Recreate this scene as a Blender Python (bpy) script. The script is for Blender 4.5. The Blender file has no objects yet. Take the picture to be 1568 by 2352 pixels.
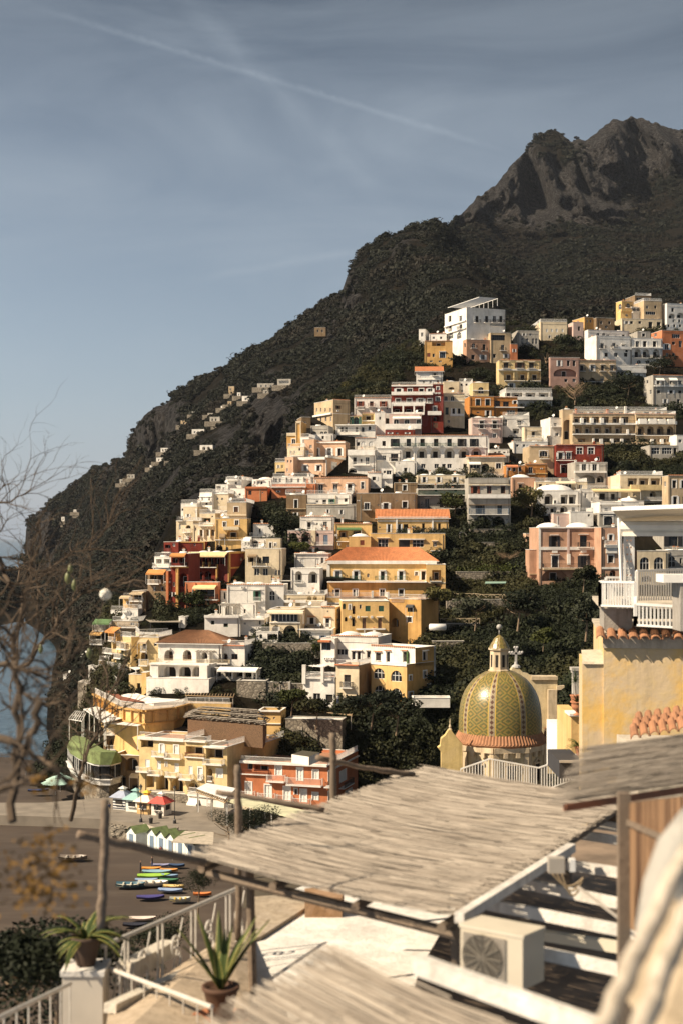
import bpy, math, random, numpy as np
from mathutils import Vector, noise
R = math.radians
rnd = random.Random(7)
C = bpy.context.scene.collection
SC = bpy.context.scene
# ---------------------------------------------------------------- camera
F = 1422.0; CX = 341.0; HY = 538.0; H = 47.0       # focal length in picture units, horizon row, eye height above the sea
cam = bpy.data.objects.new('camera', bpy.data.cameras.new('camera')); C.objects.link(cam)
cam.location = (0, 0, H); cam.rotation_euler = (R(90), 0, 0)
cam.data.sensor_fit = 'VERTICAL'; cam.data.sensor_height = 36; cam.data.sensor_width = 24
cam.data.lens = 50.0; cam.data.shift_y = (HY - 512) / 1024.0
cam.data.clip_start = 0.1; cam.data.clip_end = 60000
cam.data.dof.use_dof = True; cam.data.dof.focus_distance = 240; cam.data.dof.aperture_fstop = 1.4
SC.camera = cam
# ---------------------------------------------------------------- light
SUNAZ = Vector((-0.93, -0.37)).normalized(); SUNEL = 41.0
SUNV = Vector((SUNAZ.x * math.cos(R(SUNEL)), SUNAZ.y * math.cos(R(SUNEL)), math.sin(R(SUNEL))))
sl = bpy.data.lights.new('sun', 'SUN'); sl.energy = 5.0; sl.angle = R(0.5); sl.color = (1.0, 0.84, 0.63)
sun = bpy.data.objects.new('sun', sl); C.objects.link(sun)
sun.rotation_euler = (-SUNV).to_track_quat('-Z', 'Y').to_euler(); sun.location = (0, 0, 300)
SC.view_settings.view_transform = 'Standard'; SC.view_settings.look = 'None'; SC.view_settings.gamma = 1
SC.view_settings.exposure = 0.8
W = bpy.data.worlds.new('World'); SC.world = W; W.use_nodes = True
nt = W.node_tree; N = nt.nodes; L = nt.links; N.clear()
def wn(t, **k):
    n = N.new(t)
    for a, b in k.items(): setattr(n, a, b)
    return n
sky = wn('ShaderNodeTexSky', sky_type='NISHITA', sun_disc=False); sky.sun_elevation = R(SUNEL)
sky.sun_rotation = math.atan2(SUNAZ.x, SUNAZ.y); sky.air_density = 1.2; sky.dust_density = 2.0; sky.ozone_density = 2.0
hsv = wn('ShaderNodeHueSaturation'); hsv.inputs['Saturation'].default_value = 0.8; hsv.inputs['Value'].default_value = 1.0
L.new(sky.outputs[0], hsv.inputs['Color'])
geo = wn('ShaderNodeTexCoord')
def wmath(op, a, b=None, c=None):
    n = wn('ShaderNodeMath', operation=op)
    for i, x in enumerate((a, b, c)):
        if x is None: continue
        if isinstance(x, (int, float)): n.inputs[i].default_value = x
        else: L.new(x, n.inputs[i])
    return n.outputs[0]
def pxdir(fx, fy):      # direction of a point given in the 1568-wide view of the photograph
    return Vector(((fx * .435 - CX) / F, 1, (HY - fy * .435) / F)).normalized()
def streak(p, q, wid, lo, hi, nscale):
    n = pxdir(*p).cross(pxdir(*q)).normalized(); m = (pxdir(*p) + pxdir(*q)).normalized()
    d = wn('ShaderNodeVectorMath', operation='DOT_PRODUCT'); L.new(geo.outputs['Generated'], d.inputs[0]); d.inputs[1].default_value = n
    tex = wn('ShaderNodeTexNoise'); tex.inputs['Scale'].default_value = nscale; tex.inputs['Detail'].default_value = 6
    L.new(geo.outputs['Generated'], tex.inputs['Vector'])
    off = wmath('MULTIPLY', wmath('SUBTRACT', tex.outputs[0], .5), wid * 1.2)
    a = wmath('ABSOLUTE', wmath('ADD', d.outputs['Value'], off))
    band = wmath('MAXIMUM', wmath('SUBTRACT', 1.0, wmath('DIVIDE', a, wid)), 0.0)
    e = wn('ShaderNodeVectorMath', operation='DOT_PRODUCT'); L.new(geo.outputs['Generated'], e.inputs[0]); e.inputs[1].default_value = m
    half = pxdir(*p).dot(m)
    mr = wn('ShaderNodeMapRange'); mr.inputs[1].default_value = half - .001; mr.inputs[2].default_value = half + (1 - half) * .6
    L.new(e.outputs['Value'], mr.inputs[0])
    return wmath('MULTIPLY', wmath('MULTIPLY', band, mr.outputs[0]), wmath('MULTIPLY', hi, tex.outputs[0]))
# high thin cloud, laid out by direction of view round the whole sky
mp = wn('ShaderNodeMapping'); mp.inputs['Rotation'].default_value = (R(20), R(25), R(10)); mp.inputs['Scale'].default_value = (2.2, 2.2, 7.5)
L.new(geo.outputs['Generated'], mp.inputs[0])
cl = wn('ShaderNodeTexNoise'); cl.inputs['Scale'].default_value = 1.6; cl.inputs['Detail'].default_value = 7; cl.inputs['Roughness'].default_value = .55; cl.inputs['Distortion'].default_value = .8
L.new(mp.outputs[0], cl.inputs['Vector'])
cr = wn('ShaderNodeMapRange'); cr.inputs[1].default_value = .40; cr.inputs[2].default_value = .80; cr.inputs[4].default_value = .48
L.new(cl.outputs[0], cr.inputs[0])
tot = cr.outputs[0]
for s in (((60, 10), (1200, 360), .0030, 0, .32, 140), ((400, -20), (930, 500), .011, 0, .26, 25), ((470, 640), (840, 572), .004, 0, .32, 40), ((150, 260), (900, 420), .03, 0, .24, 14)):
    tot = wmath('ADD', tot, streak(*s))
mx = wn('ShaderNodeMix', data_type='RGBA'); mx.inputs['B'].default_value = (3.4, 3.95, 4.5, 1)
L.new(wmath('MINIMUM', tot, 1.0), mx.inputs['Factor']); 
sz = wn('ShaderNodeSeparateXYZ'); L.new(geo.outputs['Generated'], sz.inputs[0])
el = wn('ShaderNodeMapRange'); el.inputs[1].default_value = 0; el.inputs[2].default_value = .40; el.inputs[3].default_value = 1.22; el.inputs[4].default_value = .31; L.new(sz.outputs[2], el.inputs[0])
az = wn('ShaderNodeMapRange'); az.inputs[1].default_value = -.35; az.inputs[2].default_value = .35; az.inputs[3].default_value = 1.1; az.inputs[4].default_value = .74; L.new(sz.outputs[0], az.inputs[0])
elaz = wmath('MULTIPLY', el.outputs[0], az.outputs[0])
thin = wn('ShaderNodeMix', data_type='RGBA'); thin.inputs['Factor'].default_value = .5; L.new(hsv.outputs[0], thin.inputs['A']); thin.inputs['B'].default_value = (2.65, 3.5, 4.65, 1)   # an even veil of thin cirrus
vm = wn('ShaderNodeVectorMath', operation='SCALE'); L.new(thin.outputs['Result'], vm.inputs[0]); L.new(elaz, vm.inputs['Scale']); L.new(vm.outputs[0], mx.inputs['A'])
bg = wn('ShaderNodeBackground'); bg.inputs['Strength'].default_value = 0.073
L.new(mx.outputs['Result'], bg.inputs['Color'])
wo = wn('ShaderNodeOutputWorld'); L.new(bg.outputs[0], wo.inputs['Surface'])
# ---------------------------------------------------------------- materials
MATS = {}
def newmat(name):
    m = bpy.data.materials.new(name); m.use_nodes = True
    t = m.node_tree; t.nodes.clear()
    o = t.nodes.new('ShaderNodeOutputMaterial'); b = t.nodes.new('ShaderNodeBsdfPrincipled')
    t.links.new(b.outputs[0], o.inputs[0]); MATS[name] = m
    return m, t, b
def nd(t, typ, inp=None, **k):
    n = t.nodes.new(typ)
    for a, b in k.items(): setattr(n, a, b)
    for a, b in (inp or {}).items():
        if isinstance(b, bpy.types.NodeSocket): t.links.new(b, n.inputs[a])
        else: n.inputs[a].default_value = b
    return n
def col4(c, f=1.0): return (c[0] * f, c[1] * f, c[2] * f, 1)
def mixc(t, f, a, b, mode='MIX'):
    n = t.nodes.new('ShaderNodeMix'); n.data_type = 'RGBA'; n.blend_type = mode
    for k, v in (('Factor', f), ('A', a), ('B', b)):
        if isinstance(v, bpy.types.NodeSocket): t.links.new(v, n.inputs[k])
        else: n.inputs[k].default_value = v
    return n.outputs['Result']
def ramp(t, fac, lo, hi, a=0., b=1.):
    n = nd(t, 'ShaderNodeMapRange', {0: fac, 1: lo, 2: hi, 3: a, 4: b}); return n.outputs[0]
def nz(t, vec, scale, detail=5, rough=.55):
    return nd(t, 'ShaderNodeTexNoise', {'Vector': vec, 'Scale': scale, 'Detail': detail, 'Roughness': rough}).outputs[0]
def wpos(t, sc=(1, 1, 1)):
    g = nd(t, 'ShaderNodeNewGeometry')
    return nd(t, 'ShaderNodeVectorMath', {0: g.outputs['Position'], 1: sc}, operation='MULTIPLY').outputs[0]
def bump(t, b, h, s, d=.05):
    n = nd(t, 'ShaderNodeBump', {'Height': h, 'Strength': s, 'Distance': d}); t.links.new(n.outputs[0], b.inputs['Normal'])
def plain(name, c, rough=.6, metal=0., var=.12, scale=1.5):
    if name in MATS: return MATS[name]
    m, t, b = newmat(name)
    v = nz(t, wpos(t), scale)
    t.links.new(mixc(t, ramp(t, v, .3, .7), col4(c, 1 - var), col4(c, 1 + var)), b.inputs['Base Color'])
    b.inputs['Roughness'].default_value = rough; b.inputs['Metallic'].default_value = metal
    return m
def stucco(name, c, dirt=.45, scale=1.0):
    if name in MATS: return MATS[name]
    m, t, b = newmat(name)
    p = wpos(t); a = nz(t, p, .33 * scale, 7, .66); fine = nz(t, p, 2.5 * scale, 5, .6)
    st = nz(t, wpos(t, (1.1 * scale, 1.1 * scale, .13 * scale)), 1.0, 6, .65)
    base = mixc(t, ramp(t, a, .34, .66), col4(c, .74), col4(c, 1.10))
    pv = nd(t, 'ShaderNodeTexVoronoi', {'Vector': p, 'Scale': .3 * scale, 'Randomness': 1.}); pr = nd(t, 'ShaderNodeSeparateColor', {0: pv.outputs['Color']}).outputs[0]
    base = mixc(t, ramp(t, pr, .78, .82, 0, .35), base, col4((c[0] * .95 + .05, c[1] * .92 + .06, c[2] * .9 + .07)))
    base = mixc(t, ramp(t, fine, .35, .75, 0, .22), base, col4((c[0] * .72, c[1] * .68, c[2] * .62)))
    base = mixc(t, ramp(t, st, .48, .74, 0, dirt), base, col4((c[0] * .45, c[1] * .41, c[2] * .36)))
    t.links.new(base, b.inputs['Base Color']); b.inputs['Roughness'].default_value = .9
    b.inputs['Specular IOR Level'].default_value = .25
    bump(t, b, fine, .35, .06)
    return m
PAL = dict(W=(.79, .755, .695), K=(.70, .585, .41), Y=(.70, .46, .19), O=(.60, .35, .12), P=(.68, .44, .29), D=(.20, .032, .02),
           C=(.56, .20, .09), N=(.24, .165, .095), T=(.50, .38, .24), G=(.42, .39, .34), M=(.40, .25, .20), Q=(.50, .30, .20), E=(.52, .22, .06), X=(.62, .46, .40), H=(.68, .52, .27), Z=(.45,.42,.37), g=(.09,.16,.06))
DIRT = dict(W=.34, Y=.5, H=.5, Q=.5, P=.45, D=.6, C=.5, O=.55, N=.8, T=.6, G=.6, K=.35, Z=.5)
def wallmat(k):
    if k == 'S': return stone()
    if k not in PAL: return frame(k)
    return stucco('plaster_' + k, PAL[k], DIRT.get(k, .35))
def stone():
    if 'rubble_stone' in MATS: return MATS['rubble_stone']
    m, t, b = newmat('rubble_stone')
    v = nd(t, 'ShaderNodeTexVoronoi', {'Vector': wpos(t), 'Scale': 1.7}); e = nd(t, 'ShaderNodeTexVoronoi', {'Vector': wpos(t), 'Scale': 1.7}, feature='DISTANCE_TO_EDGE')
    c = mixc(t, v.outputs['Color'], (.15, .125, .095, 1), (.40, .345, .27, 1))
    big = nz(t, wpos(t), .25)
    c = mixc(t, ramp(t, big, .4, .7, 0, .6), c, (.13, .11, .08, 1))
    c = mixc(t, ramp(t, e.outputs['Distance'], .0, .09, .85, 0), c, (.05, .042, .034, 1))
    t.links.new(c, b.inputs['Base Color']); b.inputs['Roughness'].default_value = .95
    bump(t, b, e.outputs['Distance'], .8, .15)
    return m
def tilemat(name, c, scale=4.0):
    if name in MATS: return MATS[name]
    m, t, b = newmat(name)
    a = nz(t, wpos(t), .8, 6); v = nd(t, 'ShaderNodeTexVoronoi', {'Vector': wpos(t), 'Scale': scale})
    k = mixc(t, ramp(t, a, .3, .7), col4(c, .7), col4(c, 1.15)); k = mixc(t, .35, k, mixc(t, v.outputs['Color'], col4(c, .45), col4(c, 1.3)))
    t.links.new(k, b.inputs['Base Color']); b.inputs['Roughness'].default_value = .85
    return m
white = lambda: stucco('white_limewash', (.84, .81, .755), .2)
def glass():
    if 'window_glass' in MATS: return MATS['window_glass']
    m, t, b = newmat('window_glass')
    v = nd(t, 'ShaderNodeTexVoronoi', {'Vector': wpos(t), 'Scale': .35})
    t.links.new(mixc(t, v.outputs['Color'], (.006, .006, .007, 1), (.03, .033, .036, 1)), b.inputs['Base Color'])
    b.inputs['Roughness'].default_value = .12; b.inputs['Specular IOR Level'].default_value = .3
    return m
def dark(): return plain('dark_interior', (.02, .016, .013), .9)
def frame(k='W'):
    if k not in 'WBGILRU': return wallmat(k)
    return {'W': lambda: plain('painted_white', (.74, .72, .68), .5), 'B': lambda: plain('brown_timber', (.12, .055, .028), .6),
            'G': lambda: plain('green_paint', (.04, .12, .075), .5), 'I': lambda: plain('dark_iron', (.035, .032, .032), .5, .3),
            'L': lambda: plain('grey_timber', (.36, .32, .27), .7), 'R': lambda: plain('red_brown_paint', (.22, .06, .03), .6), 'U': lambda: plain('blue_paint', (.16, .22, .30), .5)}[k]()
# ---------------------------------------------------------------- mesh helpers
class MB:
    def __init__(s): s.v = []; s.f = []; s.m = []; s.mats = []; s.k = 0
    def mat(s, m):
        if m not in s.mats: s.mats.append(m)
        s.k = s.mats.index(m); return s
    def face(s, *ps):
        n = len(s.v); s.v += [tuple(p) for p in ps]; s.f.append(tuple(range(n, n + len(ps)))); s.m.append(s.k)
    def addmesh(s, vs, fs):
        n = len(s.v); s.v += [tuple(p) for p in vs]
        for f in fs: s.f.append(tuple(n + i for i in f)); s.m.append(s.k)
    def obox(s, o, a, b, c):          # corner o, three edge vectors
        o, a, b, c = map(Vector, (o, a, b, c))
        v = [o, o + a, o + a + b, o + b, o + c, o + a + c, o + a + b + c, o + b + c]
        s.addmesh(v, [(0, 3, 2, 1), (4, 5, 6, 7), (0, 1, 5, 4), (1, 2, 6, 5), (2, 3, 7, 6), (3, 0, 4, 7)])
    def box(s, c, sz): s.obox((c[0] - sz[0] / 2, c[1] - sz[1] / 2, c[2] - sz[2] / 2), (sz[0], 0, 0), (0, sz[1], 0), (0, 0, sz[2]))
    def bar(s, p, q, w, h=None):
        p, q = Vector(p), Vector(q); d = q - p
        if d.length < 1e-6: return
        h = h or w; up = Vector((0, 0, 1)) if abs(d.normalized().z) < .9 else Vector((0, 1, 0))
        a = d.cross(up).normalized() * w; b = a.cross(d).normalized() * h
        s.obox(p - a / 2 - b / 2, d, a, b)
    def tube(s, pts, rad, n=8, cap=True):
        pts = [Vector(p) for p in pts]; rs = rad if isinstance(rad, (list, tuple)) else [rad] * len(pts)
        vs = []; fs = []; ref = None
        for i, p in enumerate(pts):
            d = (pts[min(i + 1, len(pts) - 1)] - pts[max(i - 1, 0)]).normalized()
            if ref is None: ref = Vector((0, 0, 1)) if abs(d.z) < .9 else Vector((1, 0, 0))
            a = (ref - d * ref.dot(d)).normalized(); ref = a; b = d.cross(a)
            for j in range(n):
                t = 2 * math.pi * j / n; vs.append(p + (a * math.cos(t) + b * math.sin(t)) * rs[i])
        for i in range(len(pts) - 1):
            for j in range(n): fs.append((i * n + j, i * n + (j + 1) % n, (i + 1) * n + (j + 1) % n, (i + 1) * n + j))
        if cap: fs.append(tuple(range(n))[::-1]); fs.append(tuple((len(pts) - 1) * n + j for j in range(n)))
        s.addmesh(vs, fs)
    def lathe(s, c, prof, n=16, sx=1, sy=1):
        vs = []; fs = []
        for r, z in prof:
            for j in range(n):
                t = 2 * math.pi * j / n; vs.append((c[0] + r * sx * math.cos(t), c[1] + r * sy * math.sin(t), c[2] + z))
        for i in range(len(prof) - 1):
            for j in range(n): fs.append((i * n + j, i * n + (j + 1) % n, (i + 1) * n + (j + 1) % n, (i + 1) * n + j))
        s.addmesh(vs, fs)
    def build(s, name, parent=None, m=None, smooth=False, tag_=None, loc=None):
        if not s.f: return None
        org = Vector(parent['_o']) if parent is not None else Vector(loc or (0, 0, 0))
        me = bpy.data.meshes.new(name); me.from_pydata([tuple(Vector(v) - org) for v in s.v], [], s.f)
        for x in (s.mats or [m]): me.materials.append(x)
        if s.mats: me.polygons.foreach_set('material_index', s.m)
        if smooth: me.polygons.foreach_set('use_smooth', [True] * len(me.polygons))
        me.update(); o = bpy.data.objects.new(name, me); C.objects.link(o)
        o['_o'] = tuple(org)
        if parent is not None: o.parent = parent
        else: o.location = org
        if tag_: tag(o, *tag_)
        return o
def tag(o, label=None, cat=None, group=None, kind=None):
    if label: o['label'] = label
    if cat: o['category'] = cat
    if group: o['group'] = group
    if kind: o['kind'] = kind
    return o
def empty(name, loc, label=None, cat=None, group=None):
    o = bpy.data.objects.new(name, None); C.objects.link(o); o.location = loc; o['_o'] = tuple(loc)
    return tag(o, label, cat, group)
# picture-to-place helpers: a zoom frame, then a point at a known distance
FR = (0, 0, 1.7417)
def frm(ox, oy, s):
    global FR; FR = (ox, oy, s)
def px(x): return (FR[0] + x * FR[2]) / 4.0044
def py(y): return (FR[1] + y * FR[2]) / 4.0
def at(x, y, Y):      # point seen at picture (x, y) of the current frame, Y metres away
    return Vector(((px(x) - CX) / F * Y, Y, H - (py(y) - HY) / F * Y))
FULL = (0, 0, 1.7417)
# ---------------------------------------------------------------- terrain
TP = [(60, 800, 256), (60, 740, 276), (150, 800, 240), (300, 800, 236), (400, 800, 250), (340, 790, 250), (150, 700, 262), (250, 700, 260), (350, 700, 258), (430, 712, 255), (250, 600, 300), (350, 600, 300), (450, 600, 310), (600, 600, 290), (560, 640, 280), (682, 600, 290), (200, 520, 350), (300, 520, 345), (450, 520, 345), (600, 520, 345), (682, 520, 340), (300, 440, 400), (450, 440, 405), (600, 440, 410), (682, 440, 410), (350, 380, 465), (500, 380, 470), (682, 380, 480), (400, 345, 510), (450, 315, 540), (550, 315, 540), (682, 305, 550), (460, 760, 250), (520, 700, 245), (600, 700, 235), (682, 700, 225), (600, 790, 190), (682, 790, 180), (500, 800, 226), (760, 800, 180), (760, 600, 290), (760, 400, 470), (760, 310, 550), (180, 590, 312), (150, 625, 290), (105, 690, 282), (80, 765, 264), (-60, 800, 262)]
MP = [(100, 655, 430), (112, 612, 540), (146, 570, 680), (176, 505, 780), (205, 476, 820), (240, 465, 840), (270, 458, 850), (284, 420, 870), (306, 388, 880), (346, 366, 890), (360, 350, 900), (398, 332, 900), (443, 308, 900), (515, 312, 950), (560, 308, 1100), (600, 304, 1150), (682, 300, 1150), (760, 300, 1150), (26, 575, 1850), (27, 525, 1850), (60, 500, 1750), (100, 470, 1600), (130, 450, 1500), (135, 410, 1350), (170, 400, 1300), (225, 370, 1220), (300, 320, 1180), (345, 290, 1180), (365, 245, 1230), (400, 228, 1230), (430, 225, 1230), (446, 228, 1230), (453, 225, 1850), (462, 214, 1950), (520, 150, 2150), (550, 140, 2200), (587, 139, 2220), (631, 115, 2300), (682, 130, 2300), (760, 130, 2350), (400, 285, 1060), (441, 237, 1180), (470, 262, 1080), (500, 288, 1000), (532, 306, 950), (458, 230, 1800), (490, 250, 1720), (520, 276, 1600), (555, 296, 1350), (600, 270, 1450), (682, 270, 1450), (570, 235, 1850), (640, 210, 2050), (500, 220, 1900), (600, 180, 2180), (530, 190, 2080), (250, 400, 1050), (300, 360, 1050), (200, 450, 950), (160, 440, 1300), (100, 560, 1050), (150, 530, 850), (170, 500, 860), (50, 600, 860), (0, 590, 980), (-60, 600, 900), (0, 622, 780), (60, 650, 595), (130, 605, 430), (110, 660, 330), (90, 700, 300), (70, 690, 400), (60, 735, 318), (80, 760, 295), (90, 780, 262), (0, 680, 560), (0, 720, 430), (-60, 650, 700), (-60, 730, 420), (30, 680, 560), (28, 715, 420), (0, 760, 340), (40, 790, 290), (-60, 800, 300), (55, 675, 478), (52, 700, 400), (200, 600, 420), (300, 520, 600), (450, 440, 650), (600, 400, 700), (682, 400, 700), (760, 400, 700), (200, 800, 290), (500, 800, 300), (760, 800, 300), (165, 575, 440)]
def rbf(P):
    c = np.array(P, float); xy = c[:, :2] / 100.; v = np.log(c[:, 2]); n = len(c)
    A = np.zeros((n + 3, n + 3)); A[:n, :n] = np.sqrt(((xy[:, None] - xy[None]) ** 2).sum(-1)) - np.eye(n) * .02; A[:n, n] = 1; A[:n, n + 1:] = xy; A[n, :n] = 1; A[n + 1:, :n] = xy.T
    w = np.linalg.solve(A, np.concatenate([v, np.zeros(3)]))
    return lambda x, y: np.exp((np.sqrt((x[..., None] - xy[:, 0]) ** 2 + (y[..., None] - xy[:, 1]) ** 2) * w[:n]).sum(-1) + w[n] + w[n + 1] * x + w[n + 2] * y)
Dt, Dm = rbf(TP), rbf(MP)
BX = [-60, 60, 90, 97, 112, 146, 178, 230, 275, 292, 312, 352, 362, 400, 445, 520, 682, 760]; BY = [900, 745, 700, 655, 605, 572, 505, 488, 472, 428, 405, 388, 368, 348, 322, 326, 312, 312]
def Dvec(x, y):
    x = np.asarray(x, float); y = np.asarray(y, float); k = np.clip((y - np.interp(x, BX, BY) + 8) / 10, 0, 1); k = k * k * (3 - 2 * k)
    a, b = np.log(Dt(x / 100, y / 100)), np.log(Dm(x / 100, y / 100))
    return np.exp(a * k + b * (1 - k))
def D(x, y): return float(Dt(np.array([x / 100.]), np.array([y / 100.]))[0]) if y > np.interp(x, BX, BY) - 14 else float(Dvec(np.array([x]), np.array([y]))[0])
SKY = [(-60,575),(0,572),(20,571),(24,566),(26,530),(28,521),(56,498),(70,489),(87,474),(126,455),(130,443),(135,426),(150,411),(167,404),(172,396),(204,378),(222,369),(230,365),(270,339),(300,322),(322,304),(341,291),(348,274),(361,252),(391,235),(420,226),(430,223),(448,226),(461,213),(475,200),(496,183),(518,157),(539,135),(553,132),(561,134),(570,141),(587,139),(609,122),(631,115),(652,122),(682,131),(760,150)]
_sx, _sy = zip(*SKY)
def skyl(x):
    k = noise.fractal(Vector((x * .11, 3.3, 0)), .8, 2.2, 5) * (4.0 if x > 30 else 1.5)
    return float(np.interp(x, _sx, _sy)) + k
ROCK = [(530,190,55,40,1),(630,140,60,45,1),(570,190,50,30,.8),(470,208,22,12,1),(600,210,45,18,.6),(345,290,16,25,.7),(330,312,25,20,.5),(165,420,26,30,.9),(150,440,20,20,.8),(268,418,34,46,1),(215,500,24,30,.5),(330,330,30,20,.5),(230,440,18,20,.6),(180,385,20,18,.5),(190,480,28,26,.6),(160,500,25,25,.4),(245,455,15,20,.7),(382,290,20,25,.45),(45,540,14,40,.9),(110,470,16,10,.6),(400,250,14,18,.5),(28,550,6,30,1),(75,690,14,30,.6),(95,705,18,25,.7),(200,450,30,20,.4)]
def rockiness(x, y):
    return max(min(1, w * 1.25) * math.exp(-((x - a) / c / 1.15) ** 2 - ((y - b) / d / 1.15) ** 2) for a, b, c, d, w in ROCK)
DX = 2.0
xs = np.arange(-60, 762, DX); NR = 300
GX, GY, GD, GR = [], [], [], []
for x in xs:
    s = skyl(x); bt = 860 if x > 200 else 830
    t = np.linspace(0, 1, NR) ** 1.08
    yy = s + (bt - s) * t
    GX.append(np.full(NR, x)); GY.append(yy)
GX = np.array(GX); GY = np.array(GY); GD = Dvec(GX, GY)
rockA = np.zeros_like(GX); veg = np.zeros_like(GX)
def ridg(v, o): return 1 - abs(noise.noise(v)) * 2 if o == 0 else (1 - abs(noise.noise(v)) * 2) + .5 * ridg(v * 2.1 + Vector((3, 7, 1)), o - 1)
def intown(x, y):     # inside the built-up slope
    return y > float(np.interp(x, BX, BY)) - 3
for i in range(GX.shape[0]):
    for j in range(NR):
        x, y, d = GX[i, j], GY[i, j], GD[i, j]
        rk = rockiness(x, y); town = intown(x, y)
        P = Vector(((x - CX) / F * d, d, H - (y - HY) / F * d))
        q = Vector((P.x * .008, P.y * .0012, P.z * .003))
        wv = Vector((noise.noise(P * .004), noise.noise(P * .004 + Vector((9, 2, 5))), 0)) * .35
        rg = ridg(q * 1.0 + wv, 3) - .6
        rib = ridg(Vector((P.x * .016 + P.z * .002, P.y * .0015, P.z * .002)) + wv, 3) - .6
        rg = rg + rib * (.35 + 1.3 * rk)
        lf = noise.fractal(P * .0035, 1, 2, 4) * 1.3
        edge = min(1, j / 8)
        a = (d * (.026 if not town else .0) + 0) * rg * (.35 + 1.3 * rk) + (d * .03 * lf if not town else lf * 2)
        if rk > .15 and not town: a += (ridg(Vector((P.x * .045, P.y * .006, P.z * .016)), 2) - .5) * 14 * min(1, rk * 1.2)
        if town: a = lf * 2.0 + abs(noise.noise(P * .12)) * 1.5
        if P.z < 14 and not town: a *= .35
        k = 1 - a * (.4 + .6 * edge) / d
        if x < 52 and y > 627: k = max(k, 1.0)
        GD[i, j] = d * k; rockA[i, j] = rk
        veg[i, j] = 1
nC = GX.shape[0]
V = np.stack([(GX - CX) / F * GD, GD, H - (GY - HY) / F * GD], -1)
back = []
for i in range(nC):      # the far side of every ridge falls away behind the skyline
    p = V[i, 0]
    back.append([[p[0] * k + (p[0] + 400) * 0, p[1] * k, p[2] * m - 5] for k, m in ((1.6, -.05), (1.35, .35), (1.18, .72), (1.07, .93))])
V = np.concatenate([np.array(back), V], 1); NRR = V.shape[1]
verts = V.reshape(-1, 3)
ii = np.arange(nC * NRR).reshape(nC, NRR)
q = np.stack([ii[:-1, :-1], ii[:-1, 1:], ii[1:, 1:], ii[1:, :-1]], -1).reshape(-1, 4)
me = bpy.data.meshes.new('hillside'); me.from_pydata(verts.tolist(), [], q.tolist())
att = me.attributes.new('rock', 'FLOAT', 'POINT')
att.data.foreach_set('value', np.concatenate([np.full((nC, 4), .2), rockA], 1).reshape(-1).astype(np.float32))
me.polygons.foreach_set('use_smooth', [True] * len(me.polygons))
m, t, b = newmat('hillside_ground')
ra = nd(t, 'ShaderNodeAttribute', attribute_name='rock').outputs['Fac']
p1 = wpos(t, (1, 1, .6)); n1 = nz(t, p1, .02, 9, .68); n2 = nz(t, wpos(t), .06, 8, .7); n3 = nz(t, wpos(t, (1, 1, .55)), .10, 9, .75)
rockc = mixc(t, ramp(t, n3, .45, .58), (.011, .010, .010, 1), (.10, .093, .09, 1))
rockc = mixc(t, ramp(t, n1, .5, .7, 0, .5), rockc, (.07, .045, .03, 1))
cr_ = nd(t, 'ShaderNodeTexVoronoi', {'Vector': nd(t, 'ShaderNodeVectorMath', {0: wpos(t, (1, 1, .45)), 1: nd(t, 'ShaderNodeVectorMath', {0: nd(t, 'ShaderNodeTexNoise', {'Vector': wpos(t), 'Scale': .05, 'Detail': 5.}).outputs['Color'], 1: (38, 38, 38)}, operation='MULTIPLY').outputs[0]}, operation='ADD').outputs[0], 'Scale': .075}, feature='DISTANCE_TO_EDGE').outputs['Distance']
rockc = mixc(t, ramp(t, cr_, .0, .30, .92, 0), rockc, (.014, .012, .011, 1))
rockc = mixc(t, ramp(t, nz(t, wpos(t), .3, 6, .7), .45, .62, 0, .6), rockc, (.17, .162, .156, 1))
soil = mixc(t, ramp(t, n2, .35, .65), (.010, .010, .006, 1), (.032, .024, .014, 1))
msk = ramp(t, nd(t, 'ShaderNodeMath', {0: ra, 1: nd(t, 'ShaderNodeMath', {0: ramp(t, n1, .3, .7, -.35, .35), 1: 0.0}, operation='ADD').outputs[0]}, operation='ADD').outputs[0], .3, .55)
t.links.new(mixc(t, msk, soil, rockc), b.inputs['Base Color']); b.inputs['Roughness'].default_value = 1; b.inputs['Specular IOR Level'].default_value = .1
vc = nd(t, 'ShaderNodeTexVoronoi', {'Vector': wpos(t, (1, 1, .6)), 'Scale': .06}, feature='DISTANCE_TO_EDGE').outputs['Distance']
n5 = nz(t, wpos(t, (1, 1, .7)), .045, 10, .78)
hh = nd(t, 'ShaderNodeMath', {0: nd(t, 'ShaderNodeMath', {0: n5, 1: 2.2}, operation='MULTIPLY').outputs[0], 1: nd(t, 'ShaderNodeMath', {0: vc, 1: .5}, operation='MULTIPLY').outputs[0]}, operation='ADD').outputs[0]
bump(t, b, hh, 1.0, 14.0)
me.materials.append(m)
hill = bpy.data.objects.new('hillside', me); C.objects.link(hill); tag(hill, kind='structure')
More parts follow.
